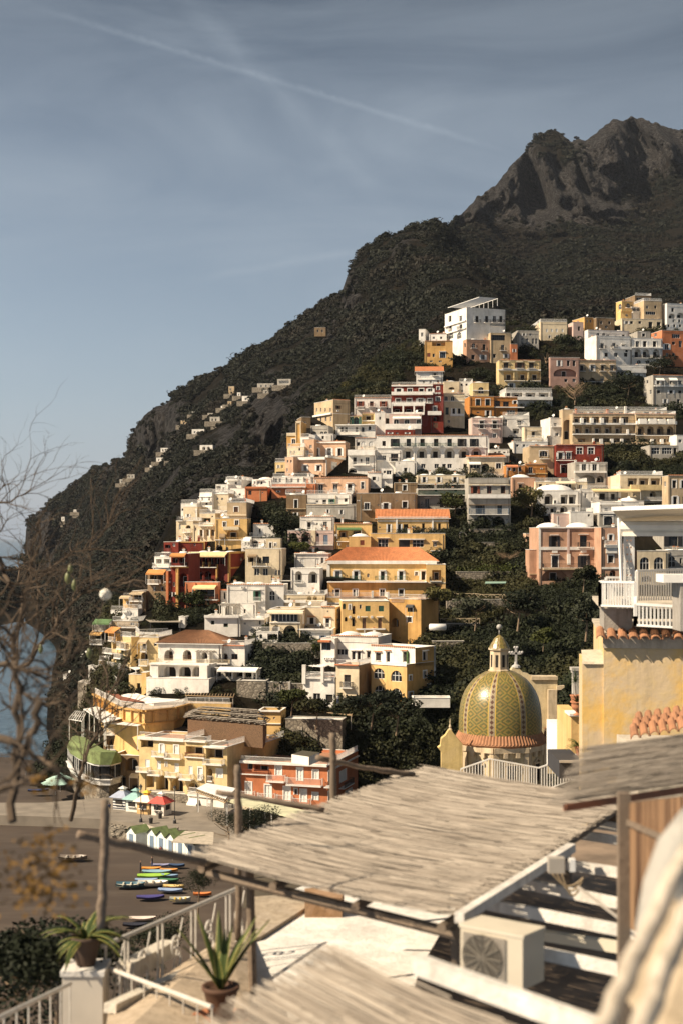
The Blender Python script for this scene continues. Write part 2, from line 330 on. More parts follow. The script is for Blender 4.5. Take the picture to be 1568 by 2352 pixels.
# ---- scrub: sample the grid by area, clump instances
def clump(name, nq, s, mat, seed, squash=.8):
    r = random.Random(seed); mb = MB()
    lob = [(Vector((r.uniform(-.45, .45), r.uniform(-.45, .45), r.uniform(-.1, .5))), r.uniform(.35, .62)) for _ in range(6)]
    for _ in range(nq):
        c, rad = r.choice(lob)
        n = Vector((r.gauss(0, 1), r.gauss(0, 1), r.gauss(.25, 1))).normalized(); p = c + n * rad * r.uniform(.75, 1.05); p.z = p.z * squash + .3
        a = n.cross(Vector((r.gauss(0, 1), r.gauss(0, 1), r.gauss(0, 1)))).normalized(); bb = (n + Vector((r.gauss(0, .5), r.gauss(0, .5), r.gauss(0, .5)))).normalized().cross(a).normalized()
        k = s * r.uniform(.6, 1.3)
        mb.face(p - a * k, p - bb * k * .6, p + a * k, p + bb * k * .7)
    me = bpy.data.meshes.new(name); me.from_pydata(mb.v, [], mb.f); me.materials.append(mat); me.update()
    o = bpy.data.objects.new(name, me); return o
def leafmat(name, c1, c2, c3=None, c3s=.012):
    if name in MATS: return MATS[name]
    m, t, b = newmat(name)
    oi = nd(t, 'ShaderNodeObjectInfo').outputs['Random']
    n = nz(t, wpos(t), c3s, 4); f = nz(t, wpos(t), .9, 3)
    c = mixc(t, oi, col4(c1), col4(c2))
    if c3: c = mixc(t, ramp(t, n, .48, .62), c, col4(c3))
    c = mixc(t, ramp(t, f, .35, .65, 0, .5), c, col4((c1[0] * 1.7, c1[1] * 1.7, c1[2] * 1.3)))
    t.links.new(c, b.inputs['Base Color']); b.inputs['Roughness'].default_value = .7; b.inputs['Specular IOR Level'].default_value = .2
    return m
LM = leafmat('scrub_leaves', (.005, .0065, .0035), (.013, .014, .006), (.018, .012, .007))
LT = leafmat('garden_leaves', (.006, .009, .0035), (.019, .023, .008), (.042, .038, .012), .05)
def scatter(name, pts, scl, protos, label=None, kind='stuff'):
    me = bpy.data.meshes.new(name); me.from_pydata([tuple(p) for p in pts], [], [])
    a = me.attributes.new('sc', 'FLOAT', 'POINT'); a.data.foreach_set('value', np.array(scl, np.float32))
    o = bpy.data.objects.new(name, me); C.objects.link(o); tag(o, label, None, None, kind)
    col = bpy.data.collections.new(name + '_shapes')
    for p in protos: col.objects.link(p)
    ng = bpy.data.node_groups.new(name, 'GeometryNodeTree')
    ng.interface.new_socket('Geometry', in_out='INPUT', socket_type='NodeSocketGeometry'); ng.interface.new_socket('Geometry', in_out='OUTPUT', socket_type='NodeSocketGeometry')
    gi = ng.nodes.new('NodeGroupInput'); go = ng.nodes.new('NodeGroupOutput')
    ci = ng.nodes.new('GeometryNodeCollectionInfo'); ci.inputs['Collection'].default_value = col; ci.inputs['Separate Children'].default_value = True; ci.inputs['Reset Children'].default_value = True
    ip = ng.nodes.new('GeometryNodeInstanceOnPoints'); ip.inputs['Pick Instance'].default_value = True
    rv = ng.nodes.new('FunctionNodeRandomValue'); rv.data_type = 'FLOAT_VECTOR'; rv.inputs[1].default_value = (.25, .25, 6.28)
    na = ng.nodes.new('GeometryNodeInputNamedAttribute'); na.data_type = 'FLOAT'; na.inputs['Name'].default_value = 'sc'
    ri = ng.nodes.new('FunctionNodeRandomValue'); ri.data_type = 'INT'; ri.inputs[5].default_value = len(protos) - 1
    l = ng.links.new
    l(gi.outputs[0], ip.inputs['Points']); l(ci.outputs[0], ip.inputs['Instance']); l(rv.outputs[0], ip.inputs['Rotation']); l(na.outputs[0], ip.inputs['Scale']); l(ri.outputs[2], ip.inputs['Instance Index'])
    l(ip.outputs[0], go.inputs[0])
    md = o.modifiers.new('scatter', 'NODES'); md.node_group = ng
    return o
protoF = [clump('scrub_clump', 150, .17, LM, s) for s in range(4)]
protoN = [clump('bush_clump', 420, .085, LT, 10 + s) for s in range(4)]
TOWN_VEG = []   # filled by rectangles of picture area that are gardens
def garden(x, y):
    for a, b, c, d, w in GARD:
        if a <= x <= c and b <= y <= d: return w
    return .0
frmF = 1.7417 / 4.0
GARD = [(296,350,400,404,.9),(330,340,440,372,.8),(440,316,700,340,.6),(430,560,605,800,1.0),(400,470,530,560,.6),(275,640,310,705,.8),(255,630,305,680,.9),(280,700,420,790,.8),(415,640,600,800,1.0),(470,300,560,420,.35),(535,380,682,420,.6),(455,310,535,365,.5),(600,445,700,480,.8),(160,590,215,625,.6),(40,640,130,780,.5),(340,330,460,370,.5),(450,500,540,580,.6),(60,600,120,700,.8),(265,505,300,560,.3),(600,300,682,345,.3),(545,330,600,350,.6)]
pf, sf, pn, sn = [], [], [], []
rr = random.Random(3)
def grid_point():
    i = rr.randrange(nC - 1); j = rr.randrange(NR - 1); a, b_ = rr.random(), rr.random()
    v = (V[i, j + 4] * (1 - a) + V[i + 1, j + 4] * a) * (1 - b_) + (V[i, j + 5] * (1 - a) + V[i + 1, j + 5] * a) * b_
    return GX[i, j] + a * DX, GY[i, j], v, rockA[i, j]
cnt = 0
while len(pf) < 34000 and cnt < 400000:
    cnt += 1
    x, y, v, rk = grid_point()
    if intown(x, y): continue
    if v[2] < 3: continue
    n = noise.noise(Vector(v) * .03) * .5 + .5
    if rr.random() < rk * (1.6 if x > 440 else 1.15) or n < .36: continue
    d = v[1]; s = rr.uniform(1.3, 3.6) * (1.5 if rr.random() < .12 else 1) * (1.25 if n > .6 else .8) * (d / 700) ** .45
    pf.append(v - np.array([0, 0, s * .25])); sf.append(s)
cnt = 0
while len(pn) < 15000 and cnt < 400000:
    cnt += 1
    x, y, v, rk = grid_point()
    if not intown(x, y) or y < 290: continue
    g = garden(x, y)
    if rr.random() > max(g, .045) : continue
    n = noise.noise(Vector(v) * .08) * .5 + .5
    if n < .30: continue
    s = rr.uniform(.7, 1.5) * (1 + n) * (.55 if g < .3 else (2.0 if rr.random() < .07 else 1.0))
    pn.append(v - np.array([0, 0, s * .2])); sn.append(s)
scatter('scrub', pf, sf, protoF, 'dark evergreen scrub covering the mountain slopes')
scatter('garden_greenery', pn, sn, protoN, 'bushes and creepers filling the gaps and gardens between the houses')
# ---------------------------------------------------------------- sea, beach, quay
m, t, b = newmat('sea_water')
w1 = nz(t, wpos(t, (1, .35, 1)), .22, 4, .6); w2 = nz(t, wpos(t, (.5, 1, 1)), .02, 4, .6)
t.links.new(mixc(t, ramp(t, w2, .35, .7), (.02, .045, .062, 1), (.035, .065, .085, 1)), b.inputs['Base Color'])
b.inputs['Roughness'].default_value = .22; b.inputs['IOR'].default_value = 1.33
bump(t, b, w1, .55, 1.2)
s = MB(); s.face((-30000, 200, 0), (30000, 200, 0), (30000, 50000, 0), (-30000, 50000, 0)); s.build('sea', m=m, tag_=(None, None, None, 'structure'))
m, t, b = newmat('dark_sand')
n1 = nz(t, wpos(t), .08, 6); n2 = nz(t, wpos(t), 1.6, 6, .7); n3 = nz(t, wpos(t, (.25, 1, 1)), .35, 5)
c = mixc(t, ramp(t, n1, .3, .7), (.034, .022, .015, 1), (.068, .046, .031, 1)); c = mixc(t, ramp(t, n2, .4, .7, 0, .4), c, (.05, .038, .028, 1)); c = mixc(t, ramp(t, n3, .5, .7, 0, .5), c, (.09, .068, .05, 1))
t.links.new(c, b.inputs['Base Color']); b.inputs['Roughness'].default_value = 1; bump(t, b, n2, .5, .12)
s = MB()
shore = [(-160, 300), (-120, 305), (-90, 322), (-72, 318), (-55, 300), (-40, 290), (10, 290)]
inner = [(-160, 60), (-110, 60), (-70, 60), (-40, 60), (-10, 60), (20, 60), (60, 60)]
rows = []
for k in range(25):
    u = k / 24
    rows.append([(a[0] * u + c_[0] * (1 - u), a[1] * u + c_[1] * (1 - u), 2.1 - 2.6 * u ** 5 + .25 * noise.noise(Vector((a[0] * .05, u * 12, 0)))) for a, c_ in zip(shore, inner)])
vs = [p for r_ in rows for p in r_]; nn = len(shore)
s.addmesh(vs, [(i * nn + j, i * nn + j + 1, (i + 1) * nn + j + 1, (i + 1) * nn + j) for i in range(24) for j in range(nn - 1)])
s.build('beach', m=m, smooth=True, tag_=(None, None, None, 'structure'))
# quay (promenade) with its sea wall
pav = plain('promenade_paving', (.20, .17, .135), .9, 0, .2, .35)
frm(0, 3000, .6378)
s = MB()
def gp(x, y, z):       # point on the level z seen at (x, y) of the frame
    Y = (H - z) * F / (py(y) - HY); return Vector(((px(x) - CX) / F * Y, Y, z))
top = [(-300, 330), (270, 330), (640, 300), (900, 300), (1350, 300), (1560, 420), (1500, 540), (1180, 500), (1050, 505), (900, 470), (700, 440), (640, 432), (300, 418), (-300, 400)]
P = [gp(a, b_, 3.3) for a, b_ in top]
s.face(*P)
for a, b_ in zip(P, P[1:] + P[:1]): s.face(a, b_, (b_.x, b_.y, -1), (a.x, a.y, -1))
s.build('quay', m=pav, tag_=(None, None, None, 'structure'))
s = MB(); P = [gp(a, b_, 2.7) for a, b_ in [(640, 440), (700, 445), (900, 475), (1050, 510), (1180, 505), (1500, 545), (1500, 590), (1240, 570), (1040, 560), (900, 520), (690, 455)]]
s.face(*P)
for a, b_ in zip(P, P[1:] + P[:1]): s.face(a, b_, (b_.x, b_.y, -1), (a.x, a.y, -1))
s.build('pavement', m=pav, tag_=(None, None, None, 'structure'))
# rising ground under the terraces on the near side of the valley
m = plain('near_slope_soil', (.07, .055, .035), 1, 0, .3, .2)
s = MB(); vs = []; NX, NY = 30, 26
for i in range(NX):
    for j in range(NY):
        x = -12 + i * 7.5; y = 1 + j * 7.5
        z = 2 + max(0, (x + 4) * .22) * min(1, y / 40) + max(0, (26 - y) * .85) + noise.noise(Vector((x * .07, y * .07, 1))) * 1.5
        vs.append((x, y, min(z, 41)))
s.addmesh(vs, [(i * NY + j, i * NY + j + 1, (i + 1) * NY + j + 1, (i + 1) * NY + j) for i in range(NX - 1) for j in range(NY - 1)])
s.build('ground', m=m, smooth=True, tag_=(None, None, None, 'structure'))
# ---------------------------------------------------------------- buildings
class Face:
    def __init__(s, P, d, n, ln): s.P, s.d, s.n, s.ln = P, d, n, ln
    def u(s, X):          # picture column (frame units) -> metres along the face
        k = (px(X) - CX) / F; return (k * s.P[1] - s.P[0]) / (s.d[0] - k * s.d[1])
    def Y(s, u): return s.P[1] + s.d[1] * u
    def z(s, y, u): return H - (py(y) - HY) / F * s.Y(u)
    def pt(s, u, v, w=0.): return Vector((s.P[0] + s.d[0] * u + s.n[0] * w, s.P[1] + s.d[1] * u + s.n[1] * w, v))
def arcpts(u0, u1, v1, n=8):
    r = (u1 - u0) / 2; return [(u0 + r - r * math.cos(math.pi * i / n), r * math.sin(math.pi * i / n)) for i in range(n + 1)]
def wallface(mb, f, z0, z1, ops, wm):
    mb.mat(wm); U = sorted({0., f.ln} | {min(max(a, 0), f.ln) for o in ops for a in o[:2]}); Vv = sorted({z0, z1} | {min(max(a, z0), z1) for o in ops for a in o[2:4]})
    for a, b in zip(U, U[1:]):
        if b - a < 1e-4: continue
        run = None
        for c, d in zip(Vv, Vv[1:]):
            mu, mv = (a + b) / 2, (c + d) / 2
            hole = d - c < 1e-5 or any(o[0] < mu < o[1] and o[2] < mv < o[3] for o in ops)
            if hole:
                if run is not None: mb.face(f.pt(a, run), f.pt(b, run), f.pt(b, c), f.pt(a, c)); run = None
            elif run is None: run = c
        if run is not None: mb.face(f.pt(a, run), f.pt(b, run), f.pt(b, z1), f.pt(a, z1))
    for u0, u1, v0, v1, arch, dp, back in ops:
        if arch:
            r = (u1 - u0) / 2; hh = min(r, (v1 - v0) * .6); sp = v1 - hh; pts = [(x, sp + y / r * hh) for x, y in arcpts(u0, u1, v1)]
            for (a, ya), (b, yb) in zip(pts, pts[1:]):
                mb.face(f.pt(a, ya), f.pt(b, yb), f.pt(b, v1), f.pt(a, v1)); mb.face(f.pt(a, ya), f.pt(b, yb), f.pt(b, yb, -dp), f.pt(a, ya, -dp))
        else: sp = v1; mb.face(f.pt(u0, v1), f.pt(u1, v1), f.pt(u1, v1, -dp), f.pt(u0, v1, -dp))
        for u in (u0, u1): mb.face(f.pt(u, v0), f.pt(u, sp), f.pt(u, sp, -dp), f.pt(u, v0, -dp))
        mb.face(f.pt(u0, v0), f.pt(u1, v0), f.pt(u1, v0, -dp), f.pt(u0, v0, -dp))
        if back: mb.face(f.pt(u0, v0, -dp), f.pt(u1, v0, -dp), f.pt(u1, v1, -dp), f.pt(u0, v1, -dp))
def fbox(mb, f, u0, u1, v0, v1, w0, w1):
    mb.obox(f.pt(u0, v0, w0), f.pt(u1, v0, w0) - f.pt(u0, v0, w0), f.pt(u0, v0, w1) - f.pt(u0, v0, w0), (0, 0, v1 - v0))
def railing(mb, f, u0, u1, z, h, w0, w1, sp=.16):
    path = [(u0, w0), (u0, w1), (u1, w1), (u1, w0)] if w1 - w0 > .15 else [(u0, w1), (u1, w1)]
    for (a, b), (c, d) in zip(path, path[1:]):
        mb.bar(f.pt(a, z + h, b), f.pt(c, z + h, d), .06, .05); mb.bar(f.pt(a, z + .08, b), f.pt(c, z + .08, d), .04, .04)
        n = max(1, int(math.hypot(c - a, d - b) / sp))
        for i in range(n + 1):
            k = i / n; uu, ww = a + (c - a) * k, b + (d - b) * k; mb.bar(f.pt(uu, z, ww), f.pt(uu, z + h, ww), .035)
ALLB = []
def B(label, colr, xa, xb, yt, yb, th=15, side=None, dep=9., items='', sitems='', roof='flat', name='house', Y=None, ext=6.5, cat=None, group=None, trim='W', par=.5, seed=None, sh=0, nocl=False, scol=None):
    cx = (xa + xb) / 2
    Y0 = Y or D(px(cx), min(py(yb), 812))
    th = R(th); dr = (math.cos(th), -math.sin(th)); n = (-math.sin(th), -math.cos(th)); bk = (math.sin(th), math.cos(th))
    Cc = ((px(cx) - CX) / F * Y0, Y0); g = Face(Cc, dr, n, 1); ua, ub = g.u(xa), g.u(xb); ln = ub - ua
    A = (Cc[0] + dr[0] * ua, Cc[1] + dr[1] * ua); Bq = (Cc[0] + dr[0] * ub, Cc[1] + dr[1] * ub)
    z1 = H - (py(yt) - HY) / F * Y0; z0 = H - (py(yb) - HY) / F * Y0 - ext
    left = side is not None and side < xa
    if side is not None:
        s_ = Face(A if left else Bq, bk, (-dr[0], -dr[1]) if left else dr, 1); dep = s_.u(side)
        if not 1.5 < dep < 45: dep = 9.
    ff = Face(A, dr, n, ln)
    sl_ = Face(A, bk, (-dr[0], -dr[1]), dep); sr = Face(Bq, bk, dr, dep)
    root = empty(name, ((A[0] + Bq[0]) / 2, (A[1] + Bq[1]) / 2, z0), label, cat or name.replace('_', ' '), group)
    ALLB.append((root, ff, z0, z1))
    wm = wallmat(colr); tr = white() if trim == 'W' else wallmat(trim)
    faces = {'F': (ff, items), 'S': (sl_ if left else sr, sitems)}
    mb = MB(); r = random.Random(seed if seed is not None else int(xa * 7 + yt * 13))
    flat = roof.startswith('flat') or roof.startswith('dome'); ztop = z1
    for key, (f, it) in faces.items():
        ops = []
        for tk in [x.split() for x in it.split(';') if x.strip()]:
            k = tk[0]; col = tk[-1] if not tk[-1].replace('.', '').replace('-', '').replace(',', '').isdigit() else None
            xs_ = [float(x) for x in tk[1].split(',')]; w = float(tk[2]); y0, y1 = float(tk[3]), float(tk[4])
            if k in ('rail', 'bal', 'band', 'awn', 'vine', 'perg', 'pil'):
                u0, u1 = sorted((f.u(xs_[0]), f.u(xs_[1]))); um = (u0 + u1) / 2; va, vb = f.z(y1, um), f.z(y0, um); q_ = MB()
                if k == 'rail':
                    q_.mat(tr); fbox(q_, f, u0, u1, va - .12, va + .04, -.1 if w else 0, w); o = q_.build('balcony', root) if w > .15 else None
                    q2 = MB(); q2.mat(frame(col or 'W')); railing(q2, f, u0 + .03, u1 - .03, va + .04, max(.5, vb - va), .03, max(w, .08) - .03); q2.build('railing', o or root)
                elif k == 'bal':
                    q_.mat(wallmat(col) if col else tr); fbox(q_, f, u0, u1, va - .1, va + .06, -.1, w); fbox(q_, f, u0, u1, va, vb, w - .15, w); fbox(q_, f, u0, u0 + .15, va, vb, 0, w - .15); fbox(q_, f, u1 - .15, u1, va, vb, 0, w - .15)
                    q_.build('balcony', root)
                elif k == 'band':
                    q_.mat(wallmat(col) if col else tr); fbox(q_, f, u0, u1, va, vb, -.05, max(w, .12)); q_.build('cornice', root)
                elif k == 'pil':
                    q_.mat(wallmat(col) if col else tr); fbox(q_, f, u0, u1, va, vb, -.05, w); q_.build('pilaster', root)
                elif k == 'awn':
                    q_.mat(plain('awning_cloth_' + (col or 'W'), PAL.get({'G': 'g'}.get(col, col) or 'W', (.06, .06, .06)), .8)); a, b_ = f.pt(u0, vb, .02), f.pt(u1, vb, .02); c, d_ = f.pt(u1, va, w), f.pt(u0, va, w)
                    q_.face(a, b_, c, d_); q_.face(a - Vector((0, 0, .06)), b_ - Vector((0, 0, .06)), c - Vector((0, 0, .06)), d_ - Vector((0, 0, .06))); q_.face(d_, c, c - Vector((0, 0, .3)), d_ - Vector((0, 0, .3)))
                    q_.mat(frame('W')); q_.bar(f.pt(u0, va - .06, w - .1), f.pt(u0, va - 2.2, w - .1), .07); q_.bar(f.pt(u1, va - .06, w - .1), f.pt(u1, va - 2.2, w - .1), .07)
                    q_.build('awning', root)
                elif k == 'perg':     # slatted pergola standing on a terrace
                    q_.mat(frame(col or 'W')); np_ = max(2, int((u1 - u0) / 3) + 1)
                    for i in range(np_):
                        uu = u0 + (u1 - u0) * i / (np_ - 1); q_.bar(f.pt(uu, va, w), f.pt(uu, vb, w), .16)
                    for ww in (.1, w): q_.bar(f.pt(u0 - .3, vb, ww), f.pt(u1 + .3, vb, ww), .12, .16)
                    ns = max(3, int((u1 - u0) / .6))
                    for i in range(ns + 1):
                        uu = u0 + (u1 - u0) * i / ns; q_.bar(f.pt(uu, vb + .12, -.1), f.pt(uu, vb + .12, w + .4), .08, .1)
                    q_.build('pergola', root)
                continue
            for x in xs_:
                u0, u1 = sorted((f.u(x - w / 2), f.u(x + w / 2))); um = (u0 + u1) / 2; v0, v1 = f.z(y1, um), f.z(y0, um)
                u0 = max(u0, .12); u1 = min(u1, f.ln - .12); v1 = min(v1, z1 - .2); v0 = max(v0, z0 + .2)
                if u1 - u0 < .25 or v1 - v0 < .25: continue
                b0 = k[0]; W_ = MB(); fr_ = frame(col if col in ('G', 'B', 'R', 'I', 'L', 'U') else 'W')
                if any(not (u1 <= o[0] or u0 >= o[1] or v1 <= o[2] or v0 >= o[3]) for o in ops): continue
                arch = b0 in 'aAV'; dp = {'w': .2, 'd': .25, 'a': .25, 'A': 1.8, 'L': 1.5, 'o': .5, 'v': .1, 'g': .25, 'V': .1, 'n': 0, 't': 0}.get(b0, .2)
                if b0 == 'n':
                    W_.mat(frame('W')); fbox(W_, f, u0, u1, v0, v1, 0, .35); W_.mat(dark()); fbox(W_, f, u0 + .12, u0 + (u1 - u0) * .6, v0 + .1, v1 - .1, .35, .36); W_.build('air_conditioner', root); continue
                ops.append((u0, u1, v0, v1, arch, dp, b0 in 'AL'))
                if b0 in 'AL':
                    W_.mat(dark()); hd = min((v1 - v0) * .72, 2.4); dw = min((u1 - u0) * .45, 1.3)
                    fbox(W_, f, um - dw / 2, um + dw / 2, v0, v0 + hd, -dp, -dp + .03); W_.mat(fr_)
                    fbox(W_, f, um - dw / 2 - .1, um - dw / 2, v0, v0 + hd + .1, -dp, -dp + .08); fbox(W_, f, um + dw / 2, um + dw / 2 + .1, v0, v0 + hd + .1, -dp, -dp + .08); fbox(W_, f, um - dw / 2, um + dw / 2, v0 + hd, v0 + hd + .1, -dp, -dp + .08)
                    W_.build('door', root)
                    if 'b' in k[1:]:
                        q2 = MB(); q2.mat(frame('W' if col is None else col)); railing(q2, f, u0, u1, v0, .95, 0, .04); q2.build('railing', root)
                else:
                    pane = {'o': dark(), 'v': fr_, 'V': fr_, 'g': glass()}.get(b0, glass())
                    open_ = b0 in 'dw' and r.random() < .6
                    if open_: pane = dark()
                    W_.mat(pane); W_.face(f.pt(u0, v0, -dp), f.pt(u1, v0, -dp), f.pt(u1, v1, -dp), f.pt(u0, v1, -dp))
                    if b0 != 'o':
                        W_.mat(fr_); t_ = .07
                        for a_, c_ in ((u0, u0 + t_), (u1 - t_, u1)): fbox(W_, f, a_, c_, v0, v1, -dp, -dp + .07)
                        fbox(W_, f, u0 + t_, u1 - t_, v0, v0 + t_, -dp, -dp + .07)
                        if not arch: fbox(W_, f, u0 + t_, u1 - t_, v1 - t_, v1, -dp, -dp + .07)
                        nm = max(1, round((u1 - u0) / .75)) if b0 in 'gawV' else (1 if u1 - u0 > .9 else 0)
                        if open_: nm = 0
                        for i in range(1, nm if nm > 1 else 1 + nm):
                            uu = u0 + (u1 - u0) * (i / nm if nm > 1 else .5); fbox(W_, f, uu - .04, uu + .04, v0 + t_, v1 - t_, -dp, -dp + .06)
                        if b0 in 'ag' and v1 - v0 > 1.6: vv = v0 + (v1 - v0) * .55; fbox(W_, f, u0 + t_, u1 - t_, vv - .04, vv + .04, -dp, -dp + .05)
                        if b0 in 'vV':
                            for i in range(1, int((v1 - v0) / .22)): fbox(W_, f, u0 + t_, u1 - t_, v0 + i * .22, v0 + i * .22 + .05, -dp, -dp + .03)
                    win = W_.build('door' if b0 == 'd' else 'window', root)
                    if 's' in k[1:] or (b0 in 'wd' and f is ff and not nocl and r.random() < .28):
                        for sg in (-1, 1):
                            q2 = MB(); q2.mat(fr_); hw = (u1 - u0) * .48; ue = u0 if sg < 0 else u1
                            a_, c_ = sorted((ue, ue + sg * hw)); fbox(q2, f, a_, c_, v0, v1, .02, .07)
                            q2.build('shutter', win)
                if 'f' in k[1:]:
                    q2 = MB(); q2.mat(tr); e = .16
                    fbox(q2, f, u0 - e, u0, v0 - .02, v1, 0, .06); fbox(q2, f, u1, u1 + e, v0 - .02, v1, 0, .06); fbox(q2, f, u0 - e, u1 + e, v1, v1 + e * 1.2, 0, .07)
                    q2.build('window_surround', root)
                if 'h' in k[1:]:
                    q2 = MB(); q2.mat(tilemat('terracotta', (.5, .2, .08)) if 't' in k else tr); fbox(q2, f, u0 - .3, u1 + .3, v1 + .2, v1 + .32, 0, .45); q2.build('hood', root)
                if 'b' in k[1:] and b0 not in 'AL':
                    q_ = MB(); q_.mat(tr); fbox(q_, f, u0 - .5, u1 + .5, v0 - .15, v0, 0, .85); o = q_.build('balcony', root)
                    q2 = MB(); q2.mat(frame('I' if col in (None, 'G', 'B') else col) if 'w' not in k[1:] else frame('W')); railing(q2, f, u0 - .47, u1 + .47, v0, 1.0, .02, .82); q2.build('railing', o)
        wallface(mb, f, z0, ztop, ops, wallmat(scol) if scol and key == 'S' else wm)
    for f in ((sr,) if left else (sl_,)): mb.face(f.pt(0, z0), f.pt(f.ln, z0), f.pt(f.ln, ztop), f.pt(0, ztop))
    bf = Face((A[0] + bk[0] * dep, A[1] + bk[1] * dep), dr, bk, ln); mb.mat(wm); mb.face(bf.pt(0, z0), bf.pt(ln, z0), bf.pt(ln, ztop), bf.pt(0, ztop))
    pp = lambda u, w, z: ff.pt(u, z, -w)       # point inside the plan
    if flat:
        p = par; pt_ = .25; mb.mat(wm)
        for a, b_, c, d_ in ((0, pt_, ln, pt_), (0, dep - pt_, ln, dep - pt_)): mb.face(pp(a, b_, z1), pp(c, d_, z1), pp(c, d_, z1 - p), pp(a, b_, z1 - p))
        for uu in (pt_, ln - pt_): mb.face(pp(uu, pt_, z1), pp(uu, dep - pt_, z1), pp(uu, dep - pt_, z1 - p), pp(uu, pt_, z1 - p))
        mb.mat(tr)
        for u0, u1, w0, w1 in ((-.06, ln + .06, -.06, pt_ + .03), (-.06, ln + .06, dep - pt_ - .03, dep + .06), (-.06, pt_ + .03, pt_ + .03, dep - pt_ - .03), (ln - pt_ - .03, ln + .06, pt_ + .03, dep - pt_ - .03)):
            mb.obox(pp(u0, w0, z1 + .002), pp(u1, w0, 0) - pp(u0, w0, 0), pp(u0, w1, 0) - pp(u0, w0, 0), (0, 0, .07))
    mb.build('wall', root)
    if not nocl and ln > 5 and name in ('house', 'hotel', 'palace', 'villa', 'mansion'):      # rain pipes and meter boxes
        q_ = MB(); q_.mat(plain('pipe_' + ('dark' if r.random() < .5 else 'pale'), (.12, .09, .07), .7)); uu = r.choice((.35, ln - .45)); q_.bar(ff.pt(uu, z0, .07), ff.pt(uu, ztop - .3, .07), .1); q_.build('drain_pipe', root)
        if r.random() < .5:
            q_ = MB(); q_.mat(frame('I')); zc = ztop - r.uniform(.5, 1.2); q_.tube([ff.pt(.2 + (ln - .4) * k / 5, zc - .12 * math.sin(math.pi * k / 5 * 3) ** 2, .05) for k in range(6)], .025, 4, False); q_.build('cable', root)
    tile = tilemat('roof_tile', (.50, .19, .075)) if 'brown' not in roof else tilemat('old_roof_tile', (.24, .115, .055))
    rm = MB()
    if flat:
        rm.mat(stucco('roof_plaster', (.70, .67, .62), .35) if 'terra' not in roof else tilemat('terrace_tile', (.42, .2, .11)))
        rm.face(pp(.25, .25, z1 - par), pp(ln - .25, .25, z1 - par), pp(ln - .25, dep - .25, z1 - par), pp(.25, dep - .25, z1 - par)); rm.build('roof', root)
        if 'cop' in roof:      # row of curved tiles along the top edge
            q_ = MB(); q_.mat(tilemat('terracotta', (.5, .2, .08))); nT = int(ln / .45)
            for i in range(nT): q_.obox(pp(i * ln / nT + .04, -.22, z1 + .08), dr_v(dr) * (ln / nT - .13), Vector((n[0], n[1], -.25)) * -.42, (0, 0, .07))
            q_.build('coping', root)
        if roof.startswith('dome'):
            nd_ = int(roof[4])
            for i in range(nd_):
                c = pp(ln * (i + .5) / nd_, dep * .5, z1 - par + .02); q_ = MB(); q_.mat(white()); rx = ln / nd_ * .46; ry = min(dep * .44, rx * 1.4); hh = min(rx, ry) * .55
                vs_, fs_ = [], []
                for a in range(6):
                    for b_ in range(16):
                        t1 = 2 * math.pi * b_ / 16; cr_ = math.cos(a / 5 * math.pi / 2)
                        vs_.append(c + dr_v(dr) * (rx * math.cos(t1) * cr_) + Vector((bk[0], bk[1], 0)) * (ry * math.sin(t1) * cr_) + Vector((0, 0, hh * math.sin(a / 5 * math.pi / 2))))
                for a in range(5):
                    for b_ in range(16): fs_.append((a * 16 + b_, a * 16 + (b_ + 1) % 16, (a + 1) * 16 + (b_ + 1) % 16, (a + 1) * 16 + b_))
                q_.addmesh(vs_, fs_); q_.build('dome', root, smooth=True)
    else:      # tiled: gable / hip / shed, corrugated rows of tile
        hh = float(roof.split(':')[1]) if ':' in roof else 1.8; ov = .45; rm.mat(tile)
        def slope(a, b_, c, d_):   # eave a->b, ridge d->c (points); rows of round tiles running up
            a, b_, c, d_ = map(Vector, (a, b_, c, d_)); L_ = (b_ - a).length; n_ = max(4, int(L_ / .34)); nrm = (b_ - a).cross(d_ - a).normalized()
            if nrm.z < 0: nrm = -nrm
            pr = [0, .10, .12, .10, 0]; us = []
            for i in range(n_):
                for j in range(4): us.append(((i + j / 4 * .999) / n_, pr[j] if j else 0))
            us.append((1, 0))
            for (k0, h0), (k1, h1) in zip(us, us[1:]):
                rm.face(a.lerp(b_, k0) + nrm * h0, a.lerp(b_, k1) + nrm * h1, d_.lerp(c, k1) + nrm * h1, d_.lerp(c, k0) + nrm * h0)
        e = [pp(-ov, -ov, z1), pp(ln + ov, -ov, z1), pp(ln + ov, dep + ov, z1), pp(-ov, dep + ov, z1)]
        zr = z1 + hh; k = 0 if 'gable' in roof else min(dep * .45, ln * .35)
        if 'shed' in roof:
            slope(e[0], e[1], pp(ln + ov, dep, zr), pp(-ov, dep, zr)); mb2 = MB(); mb2.mat(wm)
            mb2.face(pp(0, 0, z1), pp(0, dep, z1), pp(0, dep, zr - .1)); mb2.face(pp(ln, 0, z1), pp(ln, dep, z1), pp(ln, dep, zr - .1)); mb2.face(pp(0, dep, z1), pp(ln, dep, z1), pp(ln, dep, zr - .1), pp(0, dep, zr - .1)); mb2.build('gable_wall', root)
        elif 'gabs' in roof:     # ridge runs front to back
            ra_, rb_ = pp(ln / 2, -ov, zr), pp(ln / 2, dep + ov, zr); slope(e[3], e[0], ra_, rb_); slope(e[1], e[2], rb_, ra_)
            mb2 = MB(); mb2.mat(wm); mb2.face(pp(0, 0, z1), pp(ln, 0, z1), pp(ln / 2, 0, zr - .12)); mb2.build('gable_wall', root)
        else:
            ra_, rb_ = pp(k - (ov if k == 0 else 0), dep / 2, zr), pp(ln - k + (ov if k == 0 else 0), dep / 2, zr)
            slope(e[0], e[1], rb_, ra_); slope(e[2], e[3], ra_, rb_)
